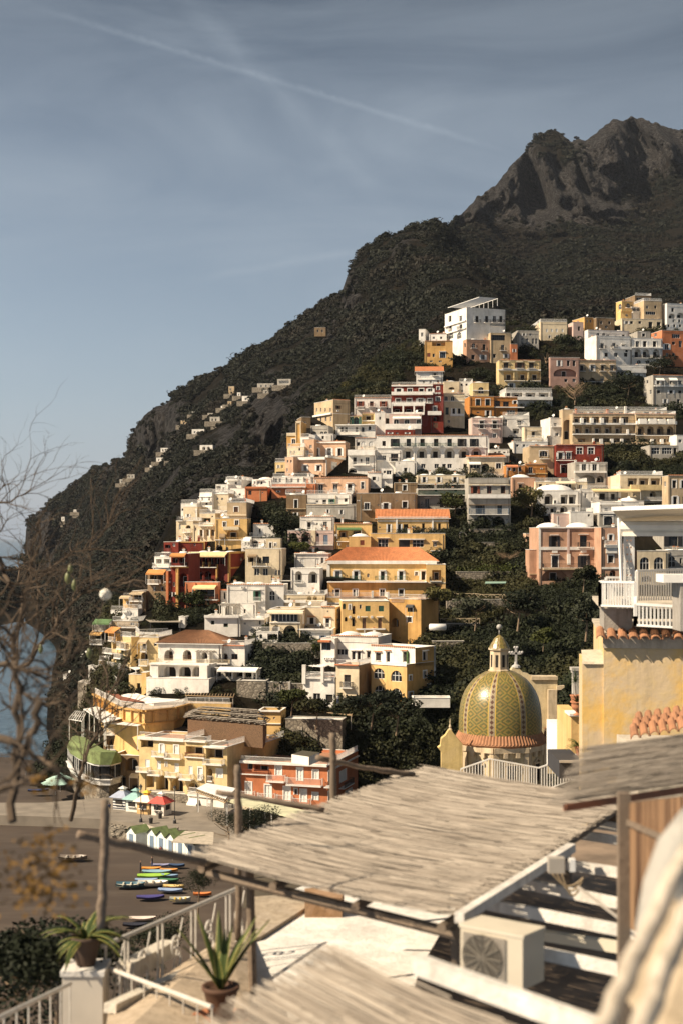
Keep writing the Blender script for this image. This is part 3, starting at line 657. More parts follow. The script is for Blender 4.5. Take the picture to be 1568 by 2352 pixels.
            if k: slope(e[1], e[2], rb_, rb_); slope(e[3], e[0], ra_, ra_)
            else:
                mb2 = MB(); mb2.mat(wm)
                for uu in (0, ln): mb2.face(pp(uu, 0, z1), pp(uu, dep, z1), pp(uu, dep / 2, zr - .12))
                mb2.build('gable_wall', root)
        rm.mat(tr); 
        for i in range(4): rm.bar(e[i] - Vector((0, 0, .08)), e[(i + 1) % 4] - Vector((0, 0, .08)), .12, .12)
        rm.build('roof', root)
    if 'terr' in roof:     # railing round a used roof terrace
        q2 = MB(); q2.mat(frame('W')); railing(q2, ff, .1, ln - .1, z1 + .07, .9, -.1, -.05); q2.build('railing', root)
        f2 = faces['S'][0]; q2 = MB(); q2.mat(frame('W')); railing(q2, f2, .1, dep - .1, z1 + .07, .9, -.1, -.05); q2.build('railing', root)
    if flat and not nocl and ln > 3 and dep > 3:   # things people keep on their roofs
        for _ in range(r.choice((0, 1, 1, 2))):
            c = pp(r.uniform(.8, ln - .8), r.uniform(dep * .5, dep - .8), z1 - par)
            q_ = MB(); q_.mat(r.choice((white(), wm))); hh = r.uniform(.9, 1.6); q_.box(c + Vector((0, 0, hh / 2)), (.5, .5, hh)); q_.box(c + Vector((0, 0, hh + .1)), (.66, .66, .12)); q_.mat(tile); q_.box(c + Vector((0, 0, hh + .3)), (.4, .4, .2)); q_.build('chimney', root)
        if r.random() < .35:
            c = pp(r.uniform(1, ln - 1), r.uniform(.8, dep * .6), z1 - par + .55); q_ = MB(); q_.mat(plain('tank_plastic', (.66, .64, .6), .5)); q_.tube([c - dr_v(dr) * .8, c - dr_v(dr) * .7, c + dr_v(dr) * .7, c + dr_v(dr) * .8], [.25, .42, .42, .25], 10)
            q_.mat(frame('I')); q_.box(c - Vector((0, 0, .48)) - dr_v(dr) * .5, (.1, .6, .2)); q_.box(c - Vector((0, 0, .48)) + dr_v(dr) * .5, (.1, .6, .2)); q_.build('water_tank', root, smooth=True)
        if r.random() < .3:
            c = pp(r.uniform(.6, ln - .6), .6, z1 - par); q_ = MB(); q_.mat(frame('W')); q_.bar(c, c + Vector((0, 0, 1.2)), .06)
            dd = Vector((-.5, -.75, .45)).normalized(); a_ = dd.cross(Vector((0, 0, 1))).normalized(); b_ = a_.cross(dd); o_ = c + Vector((0, 0, 1.3)); ring = [[o_ + dd * (.22 * k * k - .15) + (a_ * math.cos(t_ * .5236) + b_ * math.sin(t_ * .5236)) * (.42 * k) for t_ in range(12)] for k in (.02, .5, 1)]
            q_.addmesh(sum(ring, []), [(i * 12 + j, i * 12 + (j + 1) % 12, (i + 1) * 12 + (j + 1) % 12, (i + 1) * 12 + j) for i in range(2) for j in range(12)]); q_.build('satellite_dish', root, smooth=True)
        if r.random() < .45:
            c = pp(r.uniform(.5, ln - .5), dep * .7, z1 - par); q_ = MB(); q_.mat(frame('I')); hh = r.uniform(2, 3.2); q_.bar(c, c + Vector((0, 0, hh)), .05)
            for k in (.0, .25, .5): q_.bar(c + Vector((-.5 + k * .3, 0, hh - k)), c + Vector((.5 - k * .3, 0, hh - k)), .035)
            q_.build('antenna', root)
    return root, ff, (sl_ if left else sr), z0, z1, pp, dep
def dr_v(d): return Vector((d[0], d[1], 0))
Z1 = (1700, 1100, .6575); Z2 = (1100, 1400, .4464); Z3 = (1700, 1900, .6575); Z4 = (600, 1900, .4464); Z5 = (1200, 1950, .4464); Z6 = (200, 2400, .4464); Z7 = (800, 2350, .4464); Z8 = (1100, 2400, .4783)
Q1 = (0, 1400, .7653); Q2 = (200, 2700, .4464); Q3 = (700, 2800, .5102); Q4 = (1700, 2450, .6575); Q5 = (0, 1800, .5102); Q6 = (0, 3000, .6378); Q7 = (800, 3000, .7015); Q8 = (1700, 2900, .6575)

def gp(x, y, z, dy=0.):
    Y = (H - z) * F / (py(y) - HY) + dy; return Vector(((px(x) - CX) / F * Y, Y, z))
def autoz(x, y): d = D(px(x), py(y) + 6); return H - (py(y) - HY) / F * (d - 3)
def offs(P, w):      # shrink or grow a convex-ish outline
    c = sum(P, Vector()) / len(P); return [p + (c - p).normalized() * w for p in P]
def prism(label, name, pts, zt, zb, wm, rm, rail=None, cat=None, par=.0, P=None, partname='wall', roofname='roof', group=None):
    if zt is None: mxx = sum(p[0] for p in pts) / len(pts); myy = max(p[1] for p in pts); zt = autoz(mxx, myy); zb = zt - zb
    P = P or [gp(x, y, zt) for x, y in pts]; c = sum(P, Vector()) / len(P)
    root = empty(name, (c.x, c.y, zb), label, cat or name.replace('_', ' '), group)
    mb = MB(); mb.mat(wm)
    for a, b in zip(P, P[1:] + P[:1]): mb.face(a, b, (b.x, b.y, zb), (a.x, a.y, zb))
    if par:
        Q = offs(P, .3)
        for a, b, c_, d in zip(P, P[1:] + P[:1], Q, Q[1:] + Q[:1]): mb.face(a, b, d, c_); mb.face(c_, d, d - Vector((0, 0, par)), c_ - Vector((0, 0, par)))
    mb.build(partname, root); q = MB(); q.mat(rm); q.face(*[p - Vector((0, 0, par)) for p in (offs(P, .3) if par else P)]); q.build(roofname, root)
    if rail:
        q = MB(); q.mat(frame('W')); Q = offs(P, .25)
        for a, b in list(zip(Q, Q[1:] + Q[:1]))[:rail]:
            n = max(2, int((b - a).length / .2)); up = Vector((0, 0, 1.0)); q.bar(a + up, b + up, .07); q.bar(a + up * .1, b + up * .1, .04)
            for i in range(n + 1): p = a.lerp(b, i / n); q.bar(p, p + up, .035 if i % 8 else .08)
        q.build('railing', root)
    return root, P
def canopy(label, pts, z, hs=2.6, m=None, slats=0, name='pergola', rise=0, posts=True, group=None, th=.12, dirn=0, mpost='W'):
    """flat roof on posts; pts four corners in the frame, seen at level z"""
    if z is None: z = autoz(sum(p[0] for p in pts) / 4, max(p[1] for p in pts))
    P = [gp(x, y, z) for x, y in pts]; P[2].z += rise; P[3].z += rise
    c = sum(P, Vector()) / 4; root = empty(name, (c.x, c.y, z - hs), label, name.replace('_', ' '), group); mb = MB(); mb.mat(m or frame('W'))
    a, b, c_, d = P
    if slats:
        n = slats; (p0, p1, q0, q1) = (a, b, d, c_) if not dirn else (a, d, b, c_)
        for i in range(n + 1): k = i / n; mb.bar(p0.lerp(p1, k), q0.lerp(q1, k), .1, .14)
        for k in (0, .5, 1): mb.bar(p0.lerp(q0, k) - Vector((0, 0, .14)), p1.lerp(q1, k) - Vector((0, 0, .14)), .14, .14)
        mb.build('slats', root)
    else:
        dn = Vector((0, 0, -th)); mb.face(a, b, c_, d); mb.face(a + dn, b + dn, c_ + dn, d + dn)
        for x, y in ((a, b), (b, c_), (c_, d), (d, a)): mb.face(x, y, y + dn, x + dn)
        mb.build('roof_panel', root)
    if posts:
        for x, y in ((a, b), (b, c_), (c_, d)):
            n = max(1, int((y - x).length / 4.5))
            for i in range(n + (1 if x is c_ else 0)):
                p = x.lerp(y, i / n); p = p + (c - p).normalized() * .25; q = MB(); q.mat(frame(mpost)); q.bar((p.x, p.y, z - hs), (p.x, p.y, p.z - .1), .15); q.build('post', root)
    return root
# ---------------------------------------------------------------- the town, read off the photograph district by district
def topright():
    frm(*Z1)
    B('tall white hotel at the top of the town with a slatted roof pergola', 'W', 250, 485, 205, 520, -22, 118, items='db 314,373,420,460 20 248 290; rail 395,480 .5 300 312 I', sitems='wf 215,150 16 248 285; wb 215,150 16 300 330; a 205,155 28 348 388; band 120,248 .5 294 300; band 120,248 .5 340 345; perg 140,325 -7 168 212', roof='flat', name='hotel')
    B('white rooftop annex beside the tall white hotel at the top', 'W', 22, 128, 358, 470, 12, 140, items='w 50,95 14 375 390', roof='flatcop')
    B('small white box house tucked behind the ochre house with the blue blind', 'W', -40, 0, 330, 470, 12, items='w -20 14 350 375')
    B('small ochre upper house in front of the tall white hotel', 'O', 300, 395, 330, 430, -12, 282, items='wf 351 20 352 385; d 300 14 352 390')
    B('pink plastered house below the tall white hotel', 'Q', 250, 397, 394, 540, -14, 228, items='ab 293 20 415 445; db 357 18 420 462; w 290,350 22 485 515', sitems='w 240 10 415 440')
    B('brown house with a long glazed veranda right of the pink house', 'T', 396, 520, 352, 540, -8, items='g 440 88 365 398 I; db 470 20 425 460; w 420,490 18 480 505')
    B('shadowed rose coloured house with a square roof turret', 'C', 520, 560, 420, 540, -8, items='w 540 12 450 470')
    B('ochre house with a blue window blind and a dark covered balcony', 'O', -5, 165, 402, 570, 4, 216, items='L 80 80 405 432; g 30 22 405 432; ghf 104 34 470 505 U; v 20 20 475 498 R; w 50 14 478 500; w 35,90 18 520 530', sitems='w 182,203 10 410 428; w 190 14 470 490', roof='flatcop')
    B('long cream villa with a white terrace roof right of the umbrella pine', 'K', 700, 862, 284, 400, -4, 583, items='v 740,770,800,835 12 328 348; wf 755,800,838 12 368 385', sitems='v 610,650 14 300 330', roof='flatterr', cat='villa')
    B('low shadowed wing under the umbrella pine', 'G', 560, 690, 340, 460, -6, items='a 590,620,655,675 14 385 420; w 600,640 14 355 370')
    B('small pink house with a flat white roof beside the long cream villa', 'X', 900, 962, 288, 400, -10, 868, items='d 935 14 312 340')
    B('tiny ochre house high on the dark slope', 'H', 1020, 1021.5, 250, 310, -30, 965, dep=7, items='', sitems='w 985 10 270 290') if False else None
    B('tiny ochre house high on the dark slope', 'O', 968, 1022, 258, 340, -20, 1040, items='w 985,1005 9 272 290')
    B('dark weathered house between the tiny ochre house and the yellow towers', 'N', 1040, 1150, 262, 350, -10, items='w 1070,1120 14 280 300; w 1100 14 308 325')
    B('ochre yellow house with arched windows at the top right of the town', 'Y', 1195, 1262, 160, 320, -20, 1160, items='ab 1235 22 172 200; w 1215 14 240 255', sitems='a 1185 22 175 210')
    B('small bright yellow turret house with a terrace at the top right', 'Y', 1190, 1255, 222, 330, -12, 1172, items='w 1225 14 238 252; bal 1190,1255 .6 210 222 Y')
    B('tan house with a roof garden standing highest at the top right', 'T', 1330, 1440, 158, 340, -12, 1320, items='w 1350,1400 14 185 205; g 1370 60 222 242; w 1350,1385,1425 14 265 285', roof='flatterr')
    B('brown top floor set back behind the tan house with the roof garden', 'N', 1275, 1375, 125, 220, -12, items='g 1325 80 138 155', roof='flatterr')
    B('white terraced house with three small arches below the yellow turret', 'W', 1255, 1330, 195, 320, -15, 1245, items='ab 1273,1298 17 200 222; band 1256,1330 .6 228 234; w 1275,1310 14 280 295')
    B('grey white lower house with wide windows under the yellow turret', 'K', 1195, 1440, 268, 350, -8, items='w 1225,1255,1305 18 280 298; d 1370,1420 24 285 325', roof='flat')
    B('white house with blind arches at the right edge near the top', 'W', 1470, 1600, 175, 345, -14, 1440, items='w 1505 16 200 225; A 1500 40 235 265; A 1555 50 230 262; w 1511,1545 13 270 288; w 1480,1515,1550 14 300 318')
    B('stepped white house with flared buttress at the left end', 'W', 1040, 1248, 372, 560, -14, 968, items='db 1076 22 415 448; db 1148 20 412 445; wh 1205 18 425 450; d 1225 16 448 470; w 1100,1160,1220 22 472 498; bal 1140,1250 .7 436 452', sitems='w 1000 12 360 380')
    B('upper white floor of the stepped house', 'W', 990, 1240, 338, 450, -14, 968, items='a 1050,1085 18 352 370; w 1110,1205 18 362 385; d 1160 16 368 390; bal 1045,1240 .8 380 390')
    B('white house with three deep arches in a row', 'W', 1255, 1442, 386, 560, -8, 1236, items='wf 1290,1335,1395 22 402 438; Ab 1293,1343,1405 40 452 502 I; a 1300,1355 26 518 540; band 1256,1442 .6 440 446; rail 1256,1442 .5 492 506 I')
    B('white roof terrace house under the house with three deep arches', 'W', 1160, 1340, 548, 660, -10, items='w 1190,1240,1300 16 600 620; bal 1160,1250 .8 560 580; bal 1250,1340 .8 575 595; L 1215 40 528 545; wf 1190 14 600 625')
    B('grey domed top floor behind the three deep arches', 'G', 1290, 1370, 345, 420, -8, items='wf 1328 20 355 375', roof='dome1')
    B('long red plastered house with pale window frames at the right edge', 'C', 1440, 1600, 338, 560, -12, 1375, items='df 1468 24 420 455; g 1525 50 360 385; d 1552 20 400 440; w 1510 20 405 425; w 1470,1510 16 475 495', sitems='w 1400 16 355 375')
    B('gold hotel with three balconies above an awning covered loggia', 'H', 448, 702, 520, 700, -3, 430, items='dbh 490,573,645 30 534 568 B; band 440,700 .6 575 582; L 510,595,668 66 592 640; rail 480,700 .9 632 645 I; df 523,593,665 24 658 690; pil 533,541 .4 580 640 H; pil 620,628 .4 580 640 H', name='hotel', roof='flatcop')
    B('mauve shadowed house with a broad dark loggia', 'M', 760, 940, 502, 700, -6, 750, items='w 815,870,905 18 520 555; A 850 140 570 618; w 905,855 20 632 652')
    B('tan house with four tall balcony windows left of the white terraces', 'T', 915, 1160, 520, 680, -6, items='dbh 952,1015,1078,1135 20 550 585; rail 960,1110 .4 640 650 I; A 1015 40 625 660; w 1075 18 628 650', roof='flatcop')
    B('greenish house with a buttressed bright left side at the right edge', 'G', 1385, 1600, 612, 830, -8, 1328, items='w 1415,1490,1550 22 642 665; band 1390,1568 .5 672 680; w 1420,1495,1550 22 700 722; w 1460,1540 18 755 780; awn 1400,1450 1.0 628 640 W; awn 1480,1530 1.0 626 640 W', sitems='w 1350 12 640 660; w 1370 12 700 725', roof='flatcop')
    B('long low white house under a broad sunlit roof terrace', 'W', 490, 770, 706, 810, -5, 445, items='wb 505 22 718 740 I; L 560,640,720 60 716 745; bal 500,770 1.0 742 760; L 690 60 765 795', roof='flatterr')
    B('orange house with two tiled vaults and a glazed corner', 'E', 268, 416, 738, 880, -5, 238, items='af 320 28 755 795 G; af 379 28 755 795 G; band 268,416 .3 800 806 O; w 320 20 832 840; d 380 20 825 860', roof='dome2')
    B('rusty orange wing with a wide veranda beside the house with two tiled vaults', 'E', 416, 560, 745, 880, -5, items='g 435 36 765 798 B; g 490 36 770 800 B; band 416,600 .4 802 808; wf 545 18 765 785; g 520 50 822 850', roof='flatcop')
    B('cream chapel like house with a barrel vaulted gable', 'H', 288, 385, 655, 800, -4, items='a 338 34 682 722; band 288,385 .3 700 705', roof='dome1', cat='chapel')
    B('cream house with a low wide arch and spiked railings behind', 'K', 112, 205, 648, 760, 0, items='A 158 36 682 697; w 255 18 690 712; w 225 14 665 680', roof='dome1')
    B('narrow white terrace house with an arched niche behind the cream chapel', 'W', 205, 288, 650, 760, 0, items='w 220,250 14 660 675; w 222 14 698 712', roof='flatterr')
    B('weathered white house with tall shutters beside the dark red hotel', 'K', 105, 238, 722, 940, 0, items='a 125,165 22 738 770; d 131 20 805 850 G; d 172,205 18 810 850; bal 150,235 .5 845 858; a 142 16 882 900; band 105,238 .2 765 769', roof='flatcop')
    B('grey rose house with two tall windows over two small ones', 'X', 285, 468, 868, 1030, -4, 262, items='dbhf 342,421 26 888 935 I; wf 344,421 20 965 990; band 285,468 .3 905 908', roof='dome2')
    B('white terrace house right of the grey rose house', 'W', 468, 632, 855, 1000, -4, items='g 483 30 878 918; wh 571 26 885 915; rail 560,632 .8 900 918; n 600 10 895 905; L 550 40 935 965', roof='flatterr')
    B('cream cube house with a recessed balcony window', 'K', 602, 708, 925, 1060, -6, 586, items='dh 657 22 952 985; rail 620,715 .8 978 998; w 640 12 1025 1040')
    B('small whitewashed cube with one shuttered window', 'W', 290, 388, 992, 1130, 2, items='wsf 347 20 1030 1055; A 357 34 1085 1105; w 310 10 1070 1085')
    B('low white house with terraces behind the orange roofed block', 'W', 388, 510, 1060, 1150, 0, items='w 425,480 16 1075 1100; bal 388,510 .8 1085 1100; w 450 16 1070 1085')
    B('low white roof with flower pots above the tan arched house', 'W', 535, 745, 1015, 1100, -4, items='w 560,600,680 16 1030 1045', roof='flatterr')
    B('tan house with one arched balcony window and laundry', 'T', 632, 790, 1042, 1230, -4, items='adf 719 50 1070 1105; rail 695,750 .9 1098 1118 I; w 765 30 1225 1235', roof='flatcop')
    B('dark red house with arched windows outlined in white', 'D', 795, 1085, 1034, 1240, -3, items='af 938,1008 36 1050 1090; dhf 822,872 26 1080 1120; rail 795,905 .8 1108 1128 I; Af 847 46 1155 1205; d 1050 20 1105 1130; w 1110 20 1070 1090', roof='flatcop')
    B('white house above a broad dark vault with magenta flowers', 'G', 912, 1108, 1140, 1310, -4, 1112, items='ws 965,1030 28 1150 1190; A 985 100 1218 1268; A 1065 44 1222 1262; band 905,1100 .5 1192 1204', roof='flat')
    B('rust orange cube house with a yellow stripe', 'E', 608, 742, 1152, 1280, -4, items='db 640 26 1168 1210; w 706 8 1174 1182; band 608,742 .15 1204 1210 Y; n 770 10 1170 1180', roof='flatcop')
    B('rust shaded house with awning left of the rust orange cube', 'E', 490, 606, 1158, 1290, -4, items='d 540,575 18 1165 1195; w 510 14 1170 1190; awn 490,560 1.2 1155 1165 C')
    B('salmon pink house with white laundry on its balcony', 'Q', 528, 668, 1232, 1400, -4, items='dh 578 22 1272 1310; rail 555,608 .9 1305 1325 I; w 612 16 1312 1330; w 640,655 10 1290 1310', roof='dome1')
    B('cream house with a cluttered balcony right of the salmon pink house', 'K', 668, 985, 1258, 1400, -4, items='w 700,745 22 1270 1300; g 850 80 1268 1300; d 945 22 1275 1300; rail 790,910 .9 1296 1312 I; awn 790,910 1.3 1255 1266 K', roof='flatterr')
    # the long arcaded hotel in shade on the right
    B('tall pale end block of the long arcaded hotel', 'T', 835, 900, 818, 1060, -4, 815, items='A 865 50 880 1000', name='hotel')
    B('left half of the long hotel with balconies and white partitions', 'T', 895, 1280, 846, 1080, -3, items='L 925,975,1035,1095,1160,1215 44 862 900; L 930,990,1050,1112,1175 42 922 965; L 950,1035,1100,1160,1220 46 995 1030; band 895,1280 1.1 902 912; band 895,1280 1.1 965 974; bal 895,1280 1.1 1018 1030 T; rail 895,1280 1.1 888 902 I; rail 895,1280 1.1 952 966 I; pil 940,957 1.3 872 903 W; pil 1000,1018 1.3 872 903 W; pil 1060,1080 1.3 872 903 W; pil 1180,1198 1.3 874 906 W; pil 1220,1232 1.3 940 972 W; pil 1012,1022 1.3 995 1022 W; pil 1056,1074 1.3 998 1030 W; pil 1120,1138 1.3 998 1030 W; pil 1182,1198 1.3 998 1030 W', name='hotel', roof='flatterrcop')
    B('right half of the long hotel with a row of arches', 'T', 1280, 1525, 848, 1080, -3, items='L 1310,1365,1425,1485 48 868 885; A 1312,1370,1430,1490 40 920 975 I; L 1320,1380,1440,1495 44 998 1025; bal 1280,1525 1.1 890 908; rail 1280,1525 .6 962 976 I; bal 1280,1525 1.1 1018 1030 T; pil 1295,1340 1.4 876 908 W; pil 1355,1400 1.4 876 908 W; pil 1412,1455 1.4 878 908 W; pil 1470,1512 1.4 878 908 W; pil 1365,1382 1.4 1000 1030 W; pil 1425,1442 1.4 1000 1030 W; pil 1485,1503 1.4 1000 1030 W', name='hotel', roof='flatterrcop')
    B('roof level row of rooms on the long arcaded hotel', 'T', 905, 1470, 822, 900, -3, items='d 950,1010,1070,1130,1190,1350,1420 26 832 850; pil 910,920 .8 815 840 C; pil 1100,1112 .8 818 840 C; pil 1210,1222 1 800 850 W', name='hotel', roof='flatterr')
    B('stepped white stair tower at the left end of the arcaded hotel', 'W', 760, 830, 870, 1050, -10, items='w 790 20 900 920; rail 765,830 .8 910 925; w 800 20 960 980')
    B('low white pavilion on stilts under the long arcaded hotel', 'G', 1365, 1540, 1038, 1160, -3, items='g 1400 50 1050 1090; g 1470 60 1050 1090; d 1520 20 1050 1090', roof='flat')
    B('white stepped wall house at the far right beside the arcaded hotel', 'W', 1530, 1600, 975, 1120, -8, items='w 1550 20 1000 1020')
    # white hotel with long balconies and neighbours
    frm(*Z2)
    B('long white hotel with tiled eave and dark balcony doors in two rows', 'W', 905, 1905, 768, 1130, 2, items='o 973 30 815 860; db 1072,1195,1318,1440,1560,1670,1780 40 796 868 I; A 1190,1312,1435,1560,1690,1800 94 882 968; rail 1050,1640 .4 838 866 G; g 1325,1445,1560 40 1020 1060; pil 1240,1250 .15 780 1060 W; band 905,1900 .25 872 878; w 1350,1510,1700,1820 34 1020 1058', name='hotel', roof='flatcop')
    B('white annex with pale arches at the left end of the long white hotel', 'W', 715, 905, 792, 920, 4, items='V 790,860 46 820 880; rail 655,890 .9 868 895 K; w 745 30 825 860', roof='flatcop')
    B('white house with wide rounded balcony right above the dark round tree', 'W', 652, 900, 895, 1130, 6, items='d 712,825 34 960 1025; L 860 50 960 1020; bal 652,892 1.1 898 942; w 770 20 975 1010; A 685 90 1058 1100; rail 690,850 .8 1005 1032', roof='flat')
    B('small white house with dark doorway under the tiled lintel', 'W', 905, 1135, 895, 1130, 3, items='g 1067 66 930 970 B; db 1067 60 972 998 I; ob 930 26 930 985; w 978 30 945 985', roof='flat')
    B('dark red hotel with white balconies in three rows', 'D', 1040, 1410, 318, 760, 3, items='df 1106,1206,1308,1388 42 346 390; bal 1040,1410 1.0 376 402; df 1100,1200,1302,1385 44 436 482; bal 1040,1340 1.1 472 500; A 1090,1195,1296 84 512 575; bal 1040,1330 1.1 560 582; rail 1050,1400 1.0 462 478; pil 1040,1050 1.2 480 582 W; pil 1138,1152 1.2 502 582 W; pil 1236,1250 1.2 502 582 W; pil 1326,1336 1.2 502 582 W; band 1040,1410 .3 314 326', roof='flatterrcop', name='hotel')
    B('dark red tower wing with a white arched balcony beside the red hotel', 'D', 1410, 1505, 308, 760, 3, items='wf 1457 24 330 358; n 1440,1467 20 380 394; af 1457 36 422 458; df 1422 46 505 572; A 1425 92 590 640; bal 1364,1486 .9 550 582; v 1430 50 650 700 B', name='hotel', roof='flatcop')
    B('pale pink lower storey of the red hotel with three round arched windows', 'X', 1020, 1310, 572, 800, 3, items='af 1083,1179,1286 44 622 672; bal 985,1305 1.2 664 708; awn 1050,1305 1.3 596 612 W; band 985,1300 .1 712 716 D', name='hotel')
    B('dark red basement wall below the pale pink storey', 'D', 985, 1250, 714, 830, 3, items='w 1030,1090,1185 26 738 752')
    B('white house with a bright orange tiled roof above the red hotel', 'W', 1262, 1500, 192, 330, 3, 1228, items='ob 1428 24 205 230; V 1340 90 208 250; w 1330,1390 22 275 300; band 1270,1480 .3 262 268; w 1455 20 270 290', roof='shed:2.6')
    B('pinkish white house with spiral lamps along its roof terrace', 'W', 708, 1035, 432, 620, 3, items='db 762,968,863 34 460 510 R; rail 735,800 .7 505 535; rail 845,885 .5 500 525; rail 950,990 .5 490 515; band 708,1035 .2 520 524; n 910,1005 24 515 535', roof='flatterrcop')
    B('roofless looking ochre stone mansion with a long row of windows', 'T', 520, 668, 450, 730, -28, 352, items='w 565 24 498 528 B; n 560 20 540 552; band 520,668 .15 570 574', sitems='w 495,450,410,375 12 520 555; w 500,455,410,375 14 600 640; band 352,515 .6 575 590', roof='flatcop', cat='mansion')
    B('pale yellow house with two green shuttered arches', 'H', 588, 775, 592, 720, 6, items='as 632,726 46 600 668 G; wh 680 16 604 628', roof='flatcop')
    B('yellow loggia top floor beside the round white stair tower', 'H', 775, 890, 568, 720, 6, items='L 830 100 575 628; band 775,890 .8 632 640', roof='flatcop')
    B('white house with glass balconies below the yellow loggia', 'W', 545, 895, 672, 800, 8, items='d 600,636,730,785 26 690 735; df 846 26 675 718; rail 548,760 1.2 715 760; V 660,710,750 50 770 800; band 545,890 1.0 668 676', roof='flat')
    B('windowed white tower block beside the pale pink storey', 'W', 890, 985, 562, 780, 3, 1020, items='w 938 18 596 626', sitems='w 1000 10 600 625; n 1005 14 495 510')
    B('tall golden yellow chapel front against the cliff', 'O', 186, 235, 640, 900, 8, items='pil 186,193 .2 640 820 K; pil 225,233 .2 640 820 K; band 186,235 .2 640 656 K', cat='chapel')
    B('golden yellow wing with one round arched window', 'O', 105, 188, 745, 900, 8, items='af 168 34 798 840; band 105,188 .2 745 770 K; w 130 16 840 860', roof='flat')
    B('brown gabled stone house behind the golden chapel', 'N', 238, 320, 602, 720, -10, items='w 270 14 640 660', roof='flat')
    B('pale arched ruin wall right of the golden chapel', 'Z', 318, 480, 680, 830, 10, items='A 345 60 730 770; a 420,455 30 730 780; w 300 20 770 800', roof='flat')
    B('white roof house with small domes left of the peach house', 'W', 340, 520, 752, 850, 8, items='w 370,430 22 770 800', roof='dome2')
    B('tall white narrow house at the left of the upper peach house', 'W', 230, 305, 782, 960, 14, items='w 255,285 16 800 835; rail 235,300 .8 840 860; w 255 16 870 900', roof='flatterr')
    B('upper peach house with three shuttered balcony windows', 'P', 345, 628, 822, 980, 10, 668, items='dsf 372,486,578 34 880 950; bal 460,520 .4 940 956; n 400,515 18 938 950; band 345,628 .3 822 834', sitems='w 650 10 880 910', roof='flatcop')
    B('peach side bay stepping down left of the upper peach house', 'P', 262, 350, 800, 1000, 12, items='w 320 22 850 880; w 290 14 900 940; rail 262,345 .8 930 955', roof='flat')
    B('lower peach house with moulded cornice and quoins', 'P', 185, 455, 962, 1130, 20, 612, items='wfh 270,388 30 1035 1085; band 185,455 .7 962 985 W; pil 175,200 .12 990 1120 W', sitems='vf 530 46 1010 1072; band 455,612 .6 955 975 W; n 575 20 1100 1110; pil 455,463 .1 985 1130 W', roof='flat')
    B('narrow peach house covered with satellite dishes', 'P', 90, 165, 960, 1160, 18, items='w 115,145 14 985 1010; w 110 14 1060 1090; w 130 12 1110 1130', roof='flat')
    B('cream house with roof terrace at the left rim of the peach houses', 'K', 110, 262, 870, 1010, 14, items='w 140,175 12 900 930; rail 145,262 .8 905 950; d 220 16 870 905; w 195 12 960 990', roof='flatterr')
    B('low yellow green house at the left edge below the peach houses', 'H', 0, 92, 1005, 1110, 14, items='w 30,65 14 1030 1060', roof='flatterr')
    B('salmon house with four tall windows above the white terrace', 'P', 345, 832, 1145, 1330, 6, items='dh 410 44 1205 1285; dh 540,668 40 1200 1275; rail 495,565 .7 1248 1280; rail 632,705 .5 1240 1275; af 783 30 1182 1245; pil 585,592 .08 1140 1300 P; w 625 10 1225 1235', roof='flatcop')
    B('white cube house with arched niche beside the dark round tree', 'W', 825, 950, 1100, 1260, 3, items='w 885 34 1135 1170; w 860,900 14 1210 1230', roof='flatcop')
    B('white rounded house joined to the brown stone block', 'W', 950, 1050, 1060, 1260, 3, items='d 1018 44 1078 1118; bal 960,1045 .6 1115 1150; w 980 22 1080 1105', roof='flat')
    B('white upper house with shuttered door standing on the brown stone block', 'W', 1075, 1265, 998, 1160, 2, items='ds 1167 30 1055 1110; w 1110 16 1010 1020; rail 1140,1195 .6 1092 1120; n 1100 18 1085 1095', roof='dome1')
topright()
